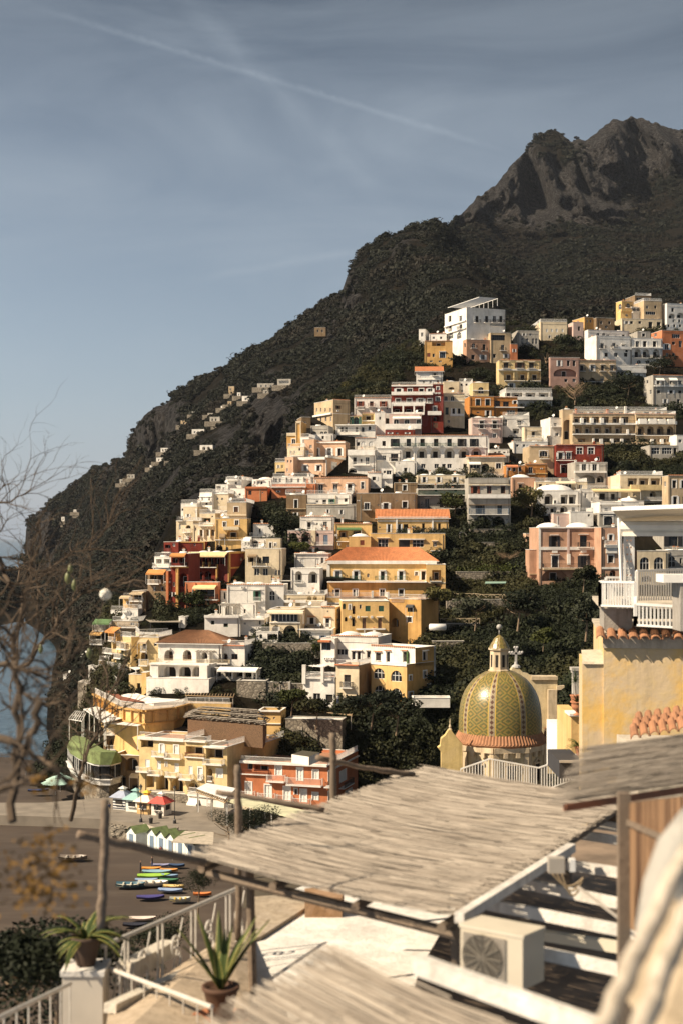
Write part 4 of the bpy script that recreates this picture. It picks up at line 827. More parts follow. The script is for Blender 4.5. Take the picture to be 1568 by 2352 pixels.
def midleft():
    frm(*Z4)
    B('white terraced house with an umbrella on its balcony at the top of the left rim', 'W', 690, 820, 45, 170, 16, items='g 715 40 100 130; w 770 20 60 85; rail 690,800 .9 20 45; w 755 20 85 110', roof='flatterr')
    B('white house with red tiled window hoods behind the terracotta cube', 'W', 915, 1085, 40, 160, 12, items='wh 972,1000 22 55 85; w 940 16 55 80; rail 920,1080 .5 90 105', roof='dome1')
    B('white veranda house on slim posts at the top left rim', 'W', 590, 700, 85, 230, 18, items='L 615 40 95 135; w 660 20 110 140; rail 600,690 .9 120 145', roof='flat')
    B('terracotta cube house with two small square windows', 'C', 852, 1050, 116, 260, 4, items='w 897 28 138 178 B; w 1008 12 150 166; pil 985,990 .08 120 240 T; bal 852,1050 .3 104 118 C', roof='flat')
    B('white stepped house front left of the terracotta cube', 'W', 720, 852, 120, 250, 20, items='rail 715,780 1.0 190 225; w 740,760 14 145 175; w 805 20 165 190; rail 785,850 .8 185 205', roof='flat')
    B('tall cream house with two tiny arched windows', 'K', 558, 705, 165, 350, 6, items='a 605,648 18 203 225; band 560,700 .1 165 172; rail 615,700 .5 285 320', roof='flatterr')
    B('white house with long side facing the sea left of the tall cream house', 'W', 445, 558, 160, 360, 30, items='wh 505 24 245 270; w 470,530 16 200 230; rail 440,550 .7 215 240; band 445,558 .3 188 196', roof='flatterr')
    B('cream corner house with a round edge and a tiny window', 'K', 300, 425, 285, 480, 14, items='w 342 22 350 380; pil 410,425 .2 300 440 W; L 440 20 310 330', roof='flat')
    B('white roof terrace house with blue flags at the far left rim', 'W', 278, 420, 258, 400, 18, items='w 295,400 22 300 320 U; w 330 18 290 310', roof='flatterr')
    B('cream balconied block with flower boxes on the left rim', 'K', 236, 385, 412, 620, 14, items='w 268 18 440 490; A 343 44 450 480; rail 303,375 .8 482 514; w 265,345 18 545 575; rail 310,380 .5 550 570; rail 245,300 .6 370 410 I; w 285 20 345 400', roof='flatterr')
    B('white house with yellow flowering creeper over its pergola', 'K', 385, 585, 440, 620, 12, items='L 460,520,560 34 490 545; rail 445,575 .8 425 455; pil 440,450 .5 490 560 W; pil 478,488 .5 490 560 W; pil 535,546 .5 490 560 W; w 410 14 470 500', roof='flat')
    B('cream house with awning between the cream corner house and the yellow arches', 'K', 445, 585, 345, 500, 10, items='L 500 90 385 425 G; awn 380,450 1.2 405 430 W; bal 480,580 .9 432 458; w 560 16 365 380', roof='flatterr')
    B('tan stone house with brown shutters under a curved terrace', 'T', 692, 865, 245, 560, 2, 1000, items='vf 772 38 285 332 B; band 692,865 .3 352 364 K', sitems='vf 925 22 285 330 B; w 885 14 410 445', roof='flatterr')
    B('ochre yellow house with a great arch and stepped balconies', 'Y', 585, 870, 388, 680, 2, items='gf 668 28 420 465; gf 778 34 405 450; bal 660,800 .9 462 490 K; A 740 112 492 578; wf 770 40 530 578; awn 625,675 .8 525 555 N; A 655 50 540 580; rail 585,870 .5 560 580 Y; A 620 66 625 680; a 692 26 645 675', roof='flat')
    B('small white dome house left of the tan stone house', 'W', 595, 695, 335, 420, 4, items='w 640 20 360 385', roof='dome1')
    B('weathered brown tower house with one shuttered window', 'N', 1222, 1400, 178, 400, 2, 1412, items='wf 1308 30 222 295 G; band 1222,1400 .3 298 306 T; w 1306 24 335 365', sitems='', roof='flat')
    B('terrace house of salmon plaster with long glass balconies', 'C', 1090, 1480, 78, 230, 6, items='L 1130,1200,1270,1340 44 30 70; rail 1090,1400 1.1 68 108; rail 1220,1390 1.2 135 168; g 1240,1330 60 150 160; w 1150 20 140 155; band 1090,1400 .8 108 120 P', roof='flatterr')
    B('white upper terrace house with dark doors above the salmon terrace house', 'W', 1100, 1440, 18, 130, 6, items='d 1130,1165,1220,1270,1330,1390 22 30 68; pil 1100,1108 1.1 20 80 W; pil 1215,1222 1.1 20 80 W; pil 1370,1377 1.1 20 80 W', roof='flatterr')
    B('white cube house with white parapet and balconies on the pale tower', 'W', 925, 1135, 440, 620, 4, items='ds 985 20 478 530; rail 898,1040 1.0 520 552; rail 1040,1135 .8 525 552; d 1110 20 488 530; n 1000,1025,1055 20 442 456', roof='flatcop')
    B('slender cream tower house with tall window beside the dark gully', 'K', 1040, 1170, 568, 800, 2, 1186, items='wf 1080 22 605 665; wf 1122 16 610 635; w 1078 24 680 695; w 1020 12 705 715', roof='flat')
    B('white balcony house with a broad arch left of the slender cream tower', 'W', 820, 1045, 572, 720, 4, items='A 935 80 575 645; ds 985 40 575 640; rail 830,1040 .9 618 648; pil 905,915 .5 560 650 W; ws 860 20 590 630; awn 840,905 1.4 560 590 W', roof='flat')
    B('cream house in shade with climbing plants and two large lower windows', 'K', 855, 1180, 660, 980, 4, items='L 905 50 725 780 B; g 1040 60 730 790 I; L 980 40 740 790; rail 920,1060 .9 775 815 I; g 958,1035 46 835 900; w 1130,1160 24 850 900; band 915,1080 .4 818 826; awn 880,960 1 712 725 N; rail 1090,1260 .9 900 945 I', roof='flat')
    B('long dark red wall house with rounded corners and one tiny window', 'D', 256, 492, 598, 720, 3, 528, items='w 400 16 615 635; band 256,492 .12 596 606 O; pil 256,264 .12 600 680 O; pil 484,492 .12 600 680 O', roof='flat')
    B('dark red balcony house at the left rim with iron railings', 'D', 125, 256, 600, 760, 16, items='L 160 50 625 655; rail 120,190 1.0 655 690 I; w 215 24 612 640; w 225 18 720 760', roof='flat')
    B('white terrace with two round hedges at the left rim', 'W', 40, 190, 735, 870, 22, items='L 80,150 50 752 795; rail 36,188 .9 790 825; band 36,190 .4 830 845', roof='flatterr')
    B('shadowed brown house with an orange tiled canopy at the far left rim', 'N', -20, 150, 862, 1200, 20, items='L 30,100 60 890 935; rail -5,100 1.1 938 975; awn -10,150 1.4 845 880 E; w 40,110 24 1000 1040', roof='flat')
    B('dark red hotel with awning covered terrace and white domes above the garden', 'D', 345, 708, 692, 980, 12, 852, items='L 390,440,495,548,600,650 44 728 800; rail 350,610 1.1 788 825 I; awn 350,700 2.4 690 722 H; pil 380,388 1.2 778 820 O; pil 433,440 1.2 778 820 O; pil 486,493 1.2 778 820 O; pil 540,547 1.2 778 820 O; pil 600,612 .9 800 990 O; A 440,520 60 860 940; g 600 24 870 920; rail 310,620 1.1 920 975 I; pil 700,708 .12 700 960 O', sitems='a 822 22 735 765; a 772 26 900 945; a 675 16 880 915; pil 708,718 .12 700 960 O; pil 842,852 .12 700 960 O; band 708,852 .12 822 836 O; band 708,852 .2 685 703 O', roof='dome3', name='hotel')
    B('darker left wing of the red hotel with tall ochre piers', 'D', 190, 345, 705, 1230, 10, items='L 225,290 50 740 790; rail 190,335 1.0 785 815 I; awn 195,330 1.6 700 722 E; pil 240,262 .7 820 1210 O; A 300 70 880 1000; w 215 20 960 1000; pil 150,170 .5 860 1180 C; w 215 22 1050 1090; band 190,345 .4 820 832 O', roof='flat', name='hotel')
    B('lower left red buttress house with small arched windows', 'C', 145, 245, 930, 1200, 14, items='a 165,190 14 940 975; rail 140,235 .8 920 955 I; w 180 14 1000 1030; w 185 14 1060 1090; pil 158,176 .4 900 1180 O', roof='flat')
    B('coral plastered lower storeys with a glazed winter garden', 'C', 315, 610, 960, 1230, 12, 632, items='w 335,385 14 1020 1070 B; rail 325,400 .5 1060 1085 I; g 465 90 1010 1080 I; g 545 70 1010 1090 I; rail 405,615 1.0 1070 1115 I; awn 400,600 1.6 985 1010 H; n 432 24 945 975; pil 405,412 .3 965 1130 C', roof='flat', name='hotel')
    B('white house with a green shuttered door and shallow vaults', 'W', 690, 1035, 985, 1280, 3, items='dh 960 34 1040 1125 G; pil 868,872 .05 1000 1160 W; w 1050 20 1060 1080; n 830 24 995 1015; rail 930,995 .5 1095 1130; w 990 14 1185 1200', roof='dome2cop')
    B('white house with an arched doorway right of the green shuttered door', 'W', 1035, 1200, 985, 1240, 3, items='af 1095 50 1040 1125; w 1152 14 1090 1115; w 1180 10 1060 1090', roof='dome1cop')
    B('small white annex with red tiled canopy and dark openings', 'W', 636, 815, 1040, 1200, 5, 872, items='d 668 20 1045 1115; o 695,733 14 1050 1085; o 820 30 1040 1090; band 636,870 .7 1022 1034 C', sitems='d 838 30 1040 1100', roof='flat')
    B('white front house with garden terrace and curved parapet walls', 'W', 490, 810, 1268, 1460, 4, items='w 563 30 1305 1340 G; w 680 40 1330 1362 G; bal 490,800 .6 1255 1275', roof='flat')
    B('white recessed house behind the garden terrace with vine arbour', 'W', 640, 950, 1150, 1300, 4, items='A 705 60 1170 1255; A 780 70 1155 1250; w 850 20 1200 1240; perg 640,800 2.2 1160 1250 L', roof='flat')
    B('white terrace house with striped shade stair right of the garden terrace', 'W', 815, 1030, 1290, 1440, 4, items='rail 820,1030 .7 1262 1290; w 850 22 1320 1344; d 985 20 1300 1344; band 815,1030 .5 1295 1302', roof='flatterr')
    B('large white house with shallow domes and two arched loggias', 'W', 1295, 1600, 705, 860, 4, items='V 1368,1500 36 745 815; bal 1250,1600 .4 830 840; w 1545 26 740 790; band 1295,1600 .3 700 708', roof='dome2cop')
    B('lower storey of the large white house with two arched loggias', 'W', 1262, 1520, 838, 1110, 4, items='A 1332 60 862 965; A 1460 82 865 968; rail 1290,1370 .4 950 966; a 1480 26 1020 1050; a 1425 16 1045 1065; w 1345 10 1000 1020', roof='flat')
    B('cream sun terrace house with deckchairs under the white arches', 'K', 1205, 1568, 1075, 1240, 4, items='A 1430,1480 36 1078 1125; rail 1410,1568 .5 1095 1125 H; w 1250 20 1100 1120; bal 1200,1400 .5 1120 1140', roof='flatterr')
    frm(*Z5)
    B('tall weathered brown stone house with french windows and rusty stains', 'N', 502, 1045, 52, 330, 1, items='dbf 597,768 44 138 198; df 938 44 125 185; rail 900,975 .7 180 208 I; w 522,864,1020 12 112 122; w 600 44 300 318; w 700 10 150 162; pil 540,544 .08 70 300 G; pil 712,716 .08 70 300 G', roof='flat')
    B('upper end of the brown stone house with one bright window', 'N', 845, 1048, -42, 150, 1, items='wf 937 36 -22 28; w 860 12 20 30', roof='flat')
    B('apartment house with grey balconies, pink laundry and small domes', 'K', 1048, 1478, -110, 70, 0, items='ds 1110,1240,1385 30 -95 -45; rail 1050,1475 1.1 -60 -30 I; n 1440 16 -80 -70', roof='dome3')
    B('lower apartment floors with cluttered shaded balconies', 'G', 1050, 1480, 10, 240, 0, items='dh 1135,1265,1410 40 100 180; d 1390,1215 30 0 40; rail 1050,1478 1.1 35 68 G; rail 1050,1478 1.1 150 190 I; n 1450 16 95 110; w 1090 18 120 160; rail 1050,1478 1.1 -5 15 I', roof='flat')
    B('white house with round oculus and long balcony over pink arches', 'W', 0, 302, 262, 400, 3, items='dh 82 34 310 375; d 226 36 305 372; a 154 18 316 338; rail 0,140 1.0 358 385; n 185 16 320 335', roof='dome2cop')
    B('pale pink storey with two deep red arches and arched door', 'X', -110, 302, 385, 560, 3, items='A 45 66 405 500 R; A -60 66 405 500; w 158 26 412 440; v 230 40 425 512 U; rail 10,80 .4 490 512; rail 145,300 .5 490 515; pil 100,140 .4 385 520 K', roof='flat')
    B('plain white hut with pipe beside the brown stone house', 'G', 60, 500, 150, 300, 3, items='w 250 20 195 230; w 370 22 200 240; band 60,410 .1 150 156 T', roof='flat')
    B('white terrace house with satellite pipes under the salmon house', 'W', 60, 455, 60, 200, 4, items='w 155 26 115 140; w 220 36 108 150; w 285 30 105 150 G; rail 65,310 .8 135 160; pil 315,320 .3 70 150 K; w 410 30 95 130', roof='flatterr')
    B('yellow house with green striped awning and dark laundry on the balcony', 'Y', 308, 640, 325, 570, 2, items='L 385 74 388 445; L 508 66 385 435; rail 330,468 1.0 448 482 I; n 320,555 20 418 436; n 352 26 495 518; awn 335,548 1.3 358 372 G; w 425 14 515 545', roof='flatcop')
    B('upper storey of the large yellow house with white pilasters and brown shutters', 'Y', 690, 1328, 275, 440, 1, 1352, items='ds 795,888 26 328 402; ob 945 40 328 405; pil 856,870 .4 275 400 W; o 1102,1245 24 322 385; ds 1120,1225 20 320 385; rail 645,970 1.0 375 412 I; rail 1075,1290 .9 368 402 I; pil 1178,1192 .3 275 385 W; w 712,1016 16 350 364; band 690,1328 .3 262 282 W; band 690,1328 .15 295 305 W', roof='gable:2.2')
    B('middle storey of the large yellow house with a big grid window and dark blinds', 'Y', 630, 1296, 412, 640, 2, 1370, items='gh 742 92 462 545; rail 668,800 .9 545 576 I; v 932 98 470 540 I; g 1056 100 470 535; band 880,1115 .5 458 468 W; wh 1205 34 488 530; rail 1165,1250 .9 535 565 I; o 553 34 475 515', sitems='', roof='flat')
    B('yellow side house with brown shutters and a small white vault', 'Y', 435, 632, 440, 650, 2, items='v 555 38 472 516 R; v 550 38 562 585 R', roof='dome1')
    B('great yellow villa with tiled hip roof and green balconies', 'Y', 245, 1222, 660, 860, 3, 1300, items='dsfh 335,500,738,903,1102 38 750 830; rail 278,390 .8 795 835 G; rail 445,545 .8 795 835 G; rail 672,788 .8 795 832 G; rail 845,958 .8 795 832 G; af 1040 26 755 790; a 608 22 770 805; band 245,1222 .5 655 685 W; band 245,1222 .5 835 845 W; pil 240,268 .12 690 830 W; pil 1190,1222 .12 690 720 W', sitems='', roof='hip:3.0', name='villa', dep=11)
    B('yellow side loggia over a great dark arch with creepers', 'Y', 1128, 1300, 690, 1040, 3, 1392, items='L 1220 80 740 830; A 1215 92 862 960; rail 1160,1265 .6 800 838 I; band 1128,1300 .4 845 858 K; pil 1128,1155 .3 800 1010 Y; pil 1268,1300 .3 800 1010 Y', roof='flat', nocl=True)
    B('ground storey of the great yellow villa behind the white pergola', 'O', 245, 1130, 850, 1040, 3, items='df 335,495,735,905 44 912 975; w 300 20 915 950; band 245,1130 .8 842 850', roof='flat', nocl=True)
    B('yellow terrace front with pink balustrade panels and white posts', 'Y', 240, 790, 985, 1120, -4, items='pil 495,508 .4 918 975 W; pil 638,655 .4 925 990 W; pil 778,795 .4 935 998 W; rail 350,480 .1 960 1005 X; rail 512,765 .1 975 1030 X; band 240,790 .5 1030 1040', roof='flatterra', par=.1, dep=9, nocl=True)
    B('deep yellow house with green shuttered windows under the terrace', 'Y', 375, 795, 1018, 1400, -3, items='a 392 30 1040 1090 G; af 445 16 1050 1095; A 480 26 1060 1135; w 540 20 1048 1088; v 605,725 46 1060 1110 G; vh 572,712 32 1170 1265 B; A 478 28 1160 1245; n 445,518,640 20 1150 1170; A 410 24 1160 1200; band 500,760 .3 1262 1275; pil 570,580 .3 1270 1330 W', roof='flat', par=.05, nocl=True)
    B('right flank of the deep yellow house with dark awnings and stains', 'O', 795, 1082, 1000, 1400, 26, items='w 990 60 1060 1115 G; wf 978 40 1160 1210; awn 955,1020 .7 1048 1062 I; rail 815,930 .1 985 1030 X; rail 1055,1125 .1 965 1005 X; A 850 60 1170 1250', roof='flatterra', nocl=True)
midleft()
def rightmid():
    frm(*Z3)
    B('tall weathered white block with orange tiled top and open ground arches', 'G', 262, 518, 20, 350, -1, items='dh 303,388,472 28 68 112 R; bal 262,515 .7 118 140; d 332,452 28 182 238 I; rail 265,505 1.0 205 240 U; A 345 82 245 318; A 445 76 252 318; a 390 14 245 262; w 495 16 262 280; band 262,518 .3 180 184 N; band 262,515 .3 58 64 K', roof='flat')
    B('top storeys of the tall weathered block under a flat orange tiled roof', 'K', 262, 480, -110, 40, -1, items='g 300 60 -68 -40; Ag 365 50 -70 -30; af 445 32 -72 -38; rail 265,515 .9 10 40 T; rail 345,510 .9 -5 12 W; awn 262,335 1 -80 -68 W; w 300 30 -15 10', roof='shed:1.5')
    B('white house with two arched dark rooms and an air conditioner', 'W', 668, 942, 95, 260, -4, items='Ag 750 54 115 178 I; L 845 44 120 175 I; L 895 44 120 175 I; L 778 40 195 228; A 842 48 188 228; n 790 24 152 175; d 900 22 195 225; band 700,942 .4 178 184', roof='domes1' if False else 'dome1')
    B('white gabled end house beside the white house with two arched dark rooms', 'K', 655, 702, 108, 250, -10, items='w 690 10 140 170', roof='flat')
    B('white house with a long beige awning over a shaded terrace', 'W', 940, 1190, 88, 220, -4, items='w 1028 12 110 135; L 1085 60 100 150 I; L 1150 50 100 150; awn 1010,1300 1.5 84 96 H; rail 1010,1180 .9 140 160 I; w 975 14 110 140', roof='flatterr')
    B('low white roofs with skylights above the pink palace', 'W', 1060, 1300, 165, 300, -3, items='w 1100,1160 20 200 220; bal 1060,1190 .5 168 180; d 1295 24 185 230; w 1240 20 200 215', roof='flat')
    B('white drum with a pale low dome at the right', 'W', 1190, 1330, 158, 260, -3, items='w 1296 24 180 200', roof='dome1')
    B('cream balcony house with dark openings at the right above the terrace awning', 'K', 1185, 1445, 0, 190, -4, items='L 1260,1330,1400 58 20 70; bal 1245,1440 1.0 60 92 H; A 1385 40 100 135; rail 1330,1440 .5 135 155; w 1270 14 110 130; w 1370,1450 16 178 190', roof='flatterr')
    B('salmon wall house with a blue emblem plate beside the cream balcony house', 'P', 1165, 1245, 5, 150, -4, items='band 1175,1200 .06 12 45 T', roof='flat')
    B('tall pale tan house with narrow windows at the right edge above the awning', 'T', 1478, 1640, 5, 300, -6, 1440, items='wf 1515,1570 24 32 80; wf 1520 24 130 185; w 1575 20 130 180', sitems='w 1458 12 40 70', roof='flatcop')
    B('white penthouse on the roof of the pink palace', 'W', 882, 1022, 224, 330, -1, 1042, items='w 995 14 238 254; ', roof='flatterr', nocl=True)
    B('pale pink roof hut beside the white penthouse', 'X', 780, 880, 235, 330, -1, items='pil 800,806 .1 250 300 W', roof='flat', nocl=True)
    B('pink palace with white pilasters and two rows of balconied windows', 'Q', 690, 1056, 320, 680, -2, 632, items='dsh 784 34 372 438 I; dbh 961 42 368 438 I; dfh 788,964 38 492 562 I; pil 862,876 .2 320 480 X; pil 862,882 .3 480 545 W; band 690,1056 .18 437 456 W; pil 690,702 .15 320 570 W; pil 1042,1056 .15 320 570 W; band 690,1056 .3 316 324 W; band 712,1056 1.6 565 576 T; rail 712,1050 1.5 540 565 I; A 785 150 578 645; band 770,803 .2 460 474 W; band 945,980 .2 458 472 W', sitems='', roof='dome2', name='palace')
    B('pink oriel bay with glazed windows on the left of the palace', 'P', 612, 688, 356, 450, -2, items='w 625 14 380 412; L 664 44 380 436 I', roof='flat', nocl=True, dep=4, ext=.5)
    B('pink buttress wing under the oriel bay', 'Q', 632, 690, 455, 700, -2, items='band 632,712 .3 600 606 T', roof='flat', nocl=True, dep=5)
    B('pink wing of the palace with shutters and a laundry balcony', 'Q', 1072, 1262, 318, 690, -2, items='dsf 1128 22 362 400; rail 1090,1165 .8 398 425 W; band 1088,1172 .7 425 440 W; pil 1098,1166 .4 440 476 W; wf 1128 34 488 535; A 1140 38 580 640; band 1072,1260 .15 560 572 W; n 1076 20 376 392; w 1200 30 370 420; w 1210 30 490 540; pil 1070,1076 .1 320 640 I', roof='flat', name='palace')
    B('grey roof house with arched french window above the pink wing', 'G', 1058, 1215, 232, 330, -2, items='agf 1113 54 250 305 I; n 1078,1100 18 218 230; band 1058,1215 .2 225 236; w 1190 20 260 300', roof='flatterr')
    B('cream hall with two glazed round arches behind the lattice pillar', 'K', 1290, 1476, 462, 680, -3, 1272, items='ag 1334,1420 58 500 578; band 1300,1470 .1 575 580; A 1345,1440 60 612 650', roof='dome1')
    B('grey white house with balcony arches at the right edge below the gully', 'Z', 1476, 1640, 458, 660, -3, items='ag 1498,1590 48 495 560; w 1555 16 505 540; rail 1478,1600 .4 540 565 I', roof='dome2')
    B('grey house with a wide dark window high beside the awning', 'G', 1450, 1640, 350, 480, -3, items='wsf 1508 56 368 432 I; w 1600 40 368 430', roof='flat')
def lowmid():
    frm(*Z7)
    B('cream house with an awning over its glazed veranda and two white arches', 'K', 625, 900, 192, 520, 8, items='g 757 236 236 306; band 600,930 .9 205 218 W; awn 610,935 1.2 200 222 K; A 682 72 338 420 G; A 806 112 340 468 G; band 625,900 .25 310 318; rail 640,1010 .3 475 492 I', roof='flat')
    B('cream block with shuttered window above the low white wing', 'K', 900, 1085, 178, 400, 8, items='w 996 24 182 196; dht 1000 40 268 330; n 945,1045 26 325 350; rail 940,1085 .7 345 360 I; w 920 30 230 300', roof='flatterr')
    B('cream corner house with one small balcony and an oval window', 'K', 1085, 1212, 178, 420, 12, 1292, items='dht 1142 36 275 355; rail 1112,1162 .7 320 360; a 1145 14 205 222; n 1046 28 322 350', sitems='w 1235 16 190 225; w 1235 16 280 320', roof='flatcop')
    B('low white wing with grey doors and a red flower border', 'W', 878, 1190, 372, 520, 6, items='d 966 36 420 486 G; w 1100 30 430 462 U; rail 880,1010 .4 490 505 I; band 878,1190 .6 368 380; w 925 22 420 470', roof='flat')
    B('small white hut with a blue shrine window and tiled terrace', 'W', 505, 700, 398, 560, 8, items='a 547 24 418 458 U; L 660 110 412 470; w 570 30 480 500', roof='flatterra', nocl=True)
    B('long shaded retaining wall of rubble under the cream house', 'S', 560, 1012, 500, 640, 4, roof='flat', name='retaining_wall', dep=5, nocl=True, par=.1, trim='Z')
    B('grey plastered pier at the right end of the rubble wall', 'Z', 1012, 1085, 488, 640, 4, roof='flat', name='retaining_wall', dep=5, nocl=True, par=.1, trim='Z')
    B('white villa with old brown tile roof and hooded arched doors', 'W', -374, 195, 500, 720, 12, items='Ab -279,-114 76 560 652 B; A 40 54 580 640 B; A 207 76 590 668 B; rail -370,270 1.5 640 672 K; pil -296,-262 .5 540 560 W; pil -24,-16 .9 570 680 W; pil 90,98 .9 570 680 W; perg -10,130 1.2 570 640 L', roof='hip brown:2.2', name='villa')
    B('white terrace end of the villa with a red tiled parapet', 'W', 195, 402, 520, 720, 12, 496, items='A 212 76 590 668 B; w 310 56 595 645 B; rail 150,268 1.2 640 672 I; band 195,402 .4 515 522 C', sitems='w 440 20 590 640 B; w 428 16 600 640', roof='flatterra', name='villa')
    B('white arcade storey of the villa with hedge lined terrace', 'W', -370, 85, 690, 860, 12, items='A -269,-134,-14 110 688 800 B; band -430,100 1.4 676 690; band -360,100 .4 814 822; pil 20,92 1.8 690 850 W; pil -428,-355 1.2 690 800 W', roof='flat', name='villa', nocl=True)
    B('whitewashed sloping foot wall below the arcade', 'W', -480, 80, 815, 950, 12, items='w -30 10 845 865; w -80 8 820 828', roof='flat', name='retaining_wall', dep=6, nocl=True, par=.1)
    B('garden floor of the villa with a long white canopy', 'G', 90, 540, 722, 860, 12, items='L 160,260,360,440 60 745 800; awn 180,530 2.0 712 735 W; pil 300,310 1.2 740 810 W; pil 400,410 1.2 740 810 W; pil 480,490 1.2 740 810 W', roof='flat', nocl=True, dep=5)
    canopy('brown timber terrace with many upright posts right of the villa', [(420, 700), (570, 690), (640, 600), (470, 610)], None, 2.6, slats=9, mpost='W')
    B('shaded stone retaining wall below the villa garden', 'S', 330, 590, 838, 1010, 6, roof='flat', name='retaining_wall', dep=5, nocl=True, par=.1, trim='Z')
    B('sunlit stone retaining wall with drain pipe', 'S', 585, 802, 850, 1030, 6, items='pil 714,720 .1 870 990 Z; pil 795,812 .5 850 1020 Z', roof='flat', name='retaining_wall', dep=5, nocl=True, par=.1, trim='Z')
    B('stone retaining wall behind the thatched awning', 'S', 810, 1010, 862, 1030, 6, roof='flat', name='retaining_wall', dep=5, nocl=True, par=.1, trim='Z')
    frm(*Z8)
    lo = B('yellow corner house with four great arched windows and a shaded flank', 'Y', 803, 1100, 530, 985, 38, 1338, items='ag 868 92 570 658; ag 1012 90 590 682; ag 872 92 715 812; ag 1015 92 738 838; band 800,1100 .15 525 545', sitems='wf 1250 28 592 655; af 1130 24 630 675; af 1133 38 770 840; bal 1270,1335 .8 690 725; v 1300 50 735 800; pil 1325,1338 .1 400 940 W', roof='flat', par=.1, nocl=True, scol='O')  # flank wall in darker ochre than the front: its shade put into the colour
    cr = lo[2]; s_ = cr.u(1170); Bq = (cr.P[0] + cr.d[0] * s_, cr.Y(s_)); fu = Face(Bq, lo[1].d, lo[1].n, 1); Yc = fu.Y(fu.u(985))
    B('white penthouse storey with potted cactus terrace on the yellow corner house', 'W', 800, 1170, 392, 540, 38, 1338, items='wht 860 44 440 510; dht 942,1082 32 432 520; pil 1108,1116 .4 430 530 g', sitems='wfh 1248 30 432 505; pil 1325,1338 .1 380 560 W', roof='flatcop', Y=Yc, nocl=True, scol='O', ext=0.2)  # side continues the flank's ochre, shade included in the colour
    B('white wall of the footpath terrace right of the yellow corner house', 'W', 1145, 1460, 820, 900, 2, items='', roof='flat', name='terrace_wall', dep=3.5, nocl=True, par=.8, Y=250, ext=0)
    B('white main block with two shallow vaults behind the yellow corner house', 'W', 470, 860, 305, 560, 18, items='g 560 90 410 460; dh 655,700,780 28 430 500; w 640 24 440 475; bal 505,690 .3 500 515; L 620 60 430 500', roof='dome2cop')
    B('white left block with a glazed red roofed oriel', 'W', 382, 500, 322, 560, 18, items='g 428 78 355 420 U; band 372,470 1.0 335 350 C; n 425,460,485 22 480 500', roof='flat', nocl=True)
    0 and B('flat white roof with a row of water tanks beside the vaults', 'W', 860, 1170, 335, 500, 38, items='', roof='flat', Y=Yc + 9, nocl=True, dep=14)
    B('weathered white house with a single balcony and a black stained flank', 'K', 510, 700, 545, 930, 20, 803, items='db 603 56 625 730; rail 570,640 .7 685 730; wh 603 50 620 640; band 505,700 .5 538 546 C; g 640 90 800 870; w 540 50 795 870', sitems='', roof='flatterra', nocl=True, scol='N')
    canopy('white slatted pergola on the terrace of the weathered white house', [(510, 395), (800, 425), (855, 400), (620, 372)], None, 3.4, slats=22)
    B('white terrace house with balustrade and round posts', 'W', 235, 500, 645, 900, 14, items='rail 255,388 .4 612 650; rail 415,475 .4 625 665; pil 232,262 .5 540 700 W; pil 388,412 .5 555 690 W; g 350 60 780 850; L 300 60 790 850; d 540 40 790 860; w 455 60 790 860', roof='flatterra', nocl=True)
    canopy('white beamed pergola over the balustraded terrace', [(232, 545), (400, 560), (495, 520), (300, 510)], None, 3.2, slats=9, dirn=1)
    canopy('brown thatched awning above the dining terrace', [(175, 735), (690, 800), (690, 745), (240, 690)], None, 2.8, m=plain('thatch_brown', (.20, .14, .085), 1, 0, .35, 3), name='awning')
    B('tall curved garden wall of rubble below the dining terrace', 'S', 88, 560, 1000, 1300, 10, roof='flat', name='retaining_wall', dep=4, nocl=True, par=.1, trim='Z', items='pil 222,228 .1 1060 1200 Z')
    0 and B('dark overgrown stone wall under the yellow corner house', 'N', 560, 1000, 1060, 1400, 6, roof='flat', name='retaining_wall', dep=4, nocl=True, par=.1, trim='N')
    frm(*Z6)
    B('yellow hotel with tiers of scalloped white balconies facing the sea', 'H', 553, 728, 325, 660, 50, 806, items='rail 515,605 1.2 430 475; rail 615,690 1.2 480 520; rail 632,722 1.0 375 440; rail 556,615 1.0 330 365; rail 555,700 1.2 560 640; A 685 26 590 640; A 710 24 470 540; L 580,650,690 34 390 440; L 570,640 34 470 520; L 590,640 34 560 610; awn 553,640 1.6 240 280 E; pil 555,560 .8 280 350 O; pil 590,595 .8 290 360 O; pil 625,630 .8 300 380 O', sitems='pil 728,734 .1 330 600 H', roof='flatterr', name='hotel', nocl=True)
    canopy('orange red tiled shade roof over the upper hotel balconies', [(625, 310), (690, 345), (755, 315), (650, 275)], None, 2.4, m=tilemat('canopy_tile', (.5, .16, .05)), name='shade_roof')
    canopy('smaller orange red shade roof at the end of the hotel', [(548, 272), (600, 285), (640, 258), (590, 240)], None, 2.4, m=tilemat('canopy_tile', (.5, .16, .05)), name='shade_roof')
    B('yellow middle wing of the sea facing hotel with arched balcony', 'H', 806, 975, 335, 640, 10, items='A 845 62 470 545 ; rail 805,885 1.0 530 585; rail 820,870 .9 410 460; w 945 30 384 414; awn 800,880 1.2 350 375 T; d 845 30 370 440; w 770 20 350 400', roof='flatterr', name='hotel', nocl=True)
    B('white shuttered panel bay on the sea facing hotel', 'W', 875, 920, 340, 425, 10, roof='flat', dep=3, nocl=True, items='v 897 30 345 420', ext=.2)
    B('tan stone house under the open wooden pavilion', 'T', 558, 790, 190, 330, 12, items='w 740 40 185 230; band 610,800 .6 240 250; rail 610,800 .7 205 245', roof='flatterr')
    B('white roof terrace with low parapet at the left rim', 'W', 545, 655, 95, 200, 16, items='w 580 14 130 150', roof='flatterr')
    B('white balcony block with blue glass at the left rim', 'W', 652, 790, 80, 200, 12, items='rail 652,700 .5 75 105; w 730 20 110 135', roof='flatterr')
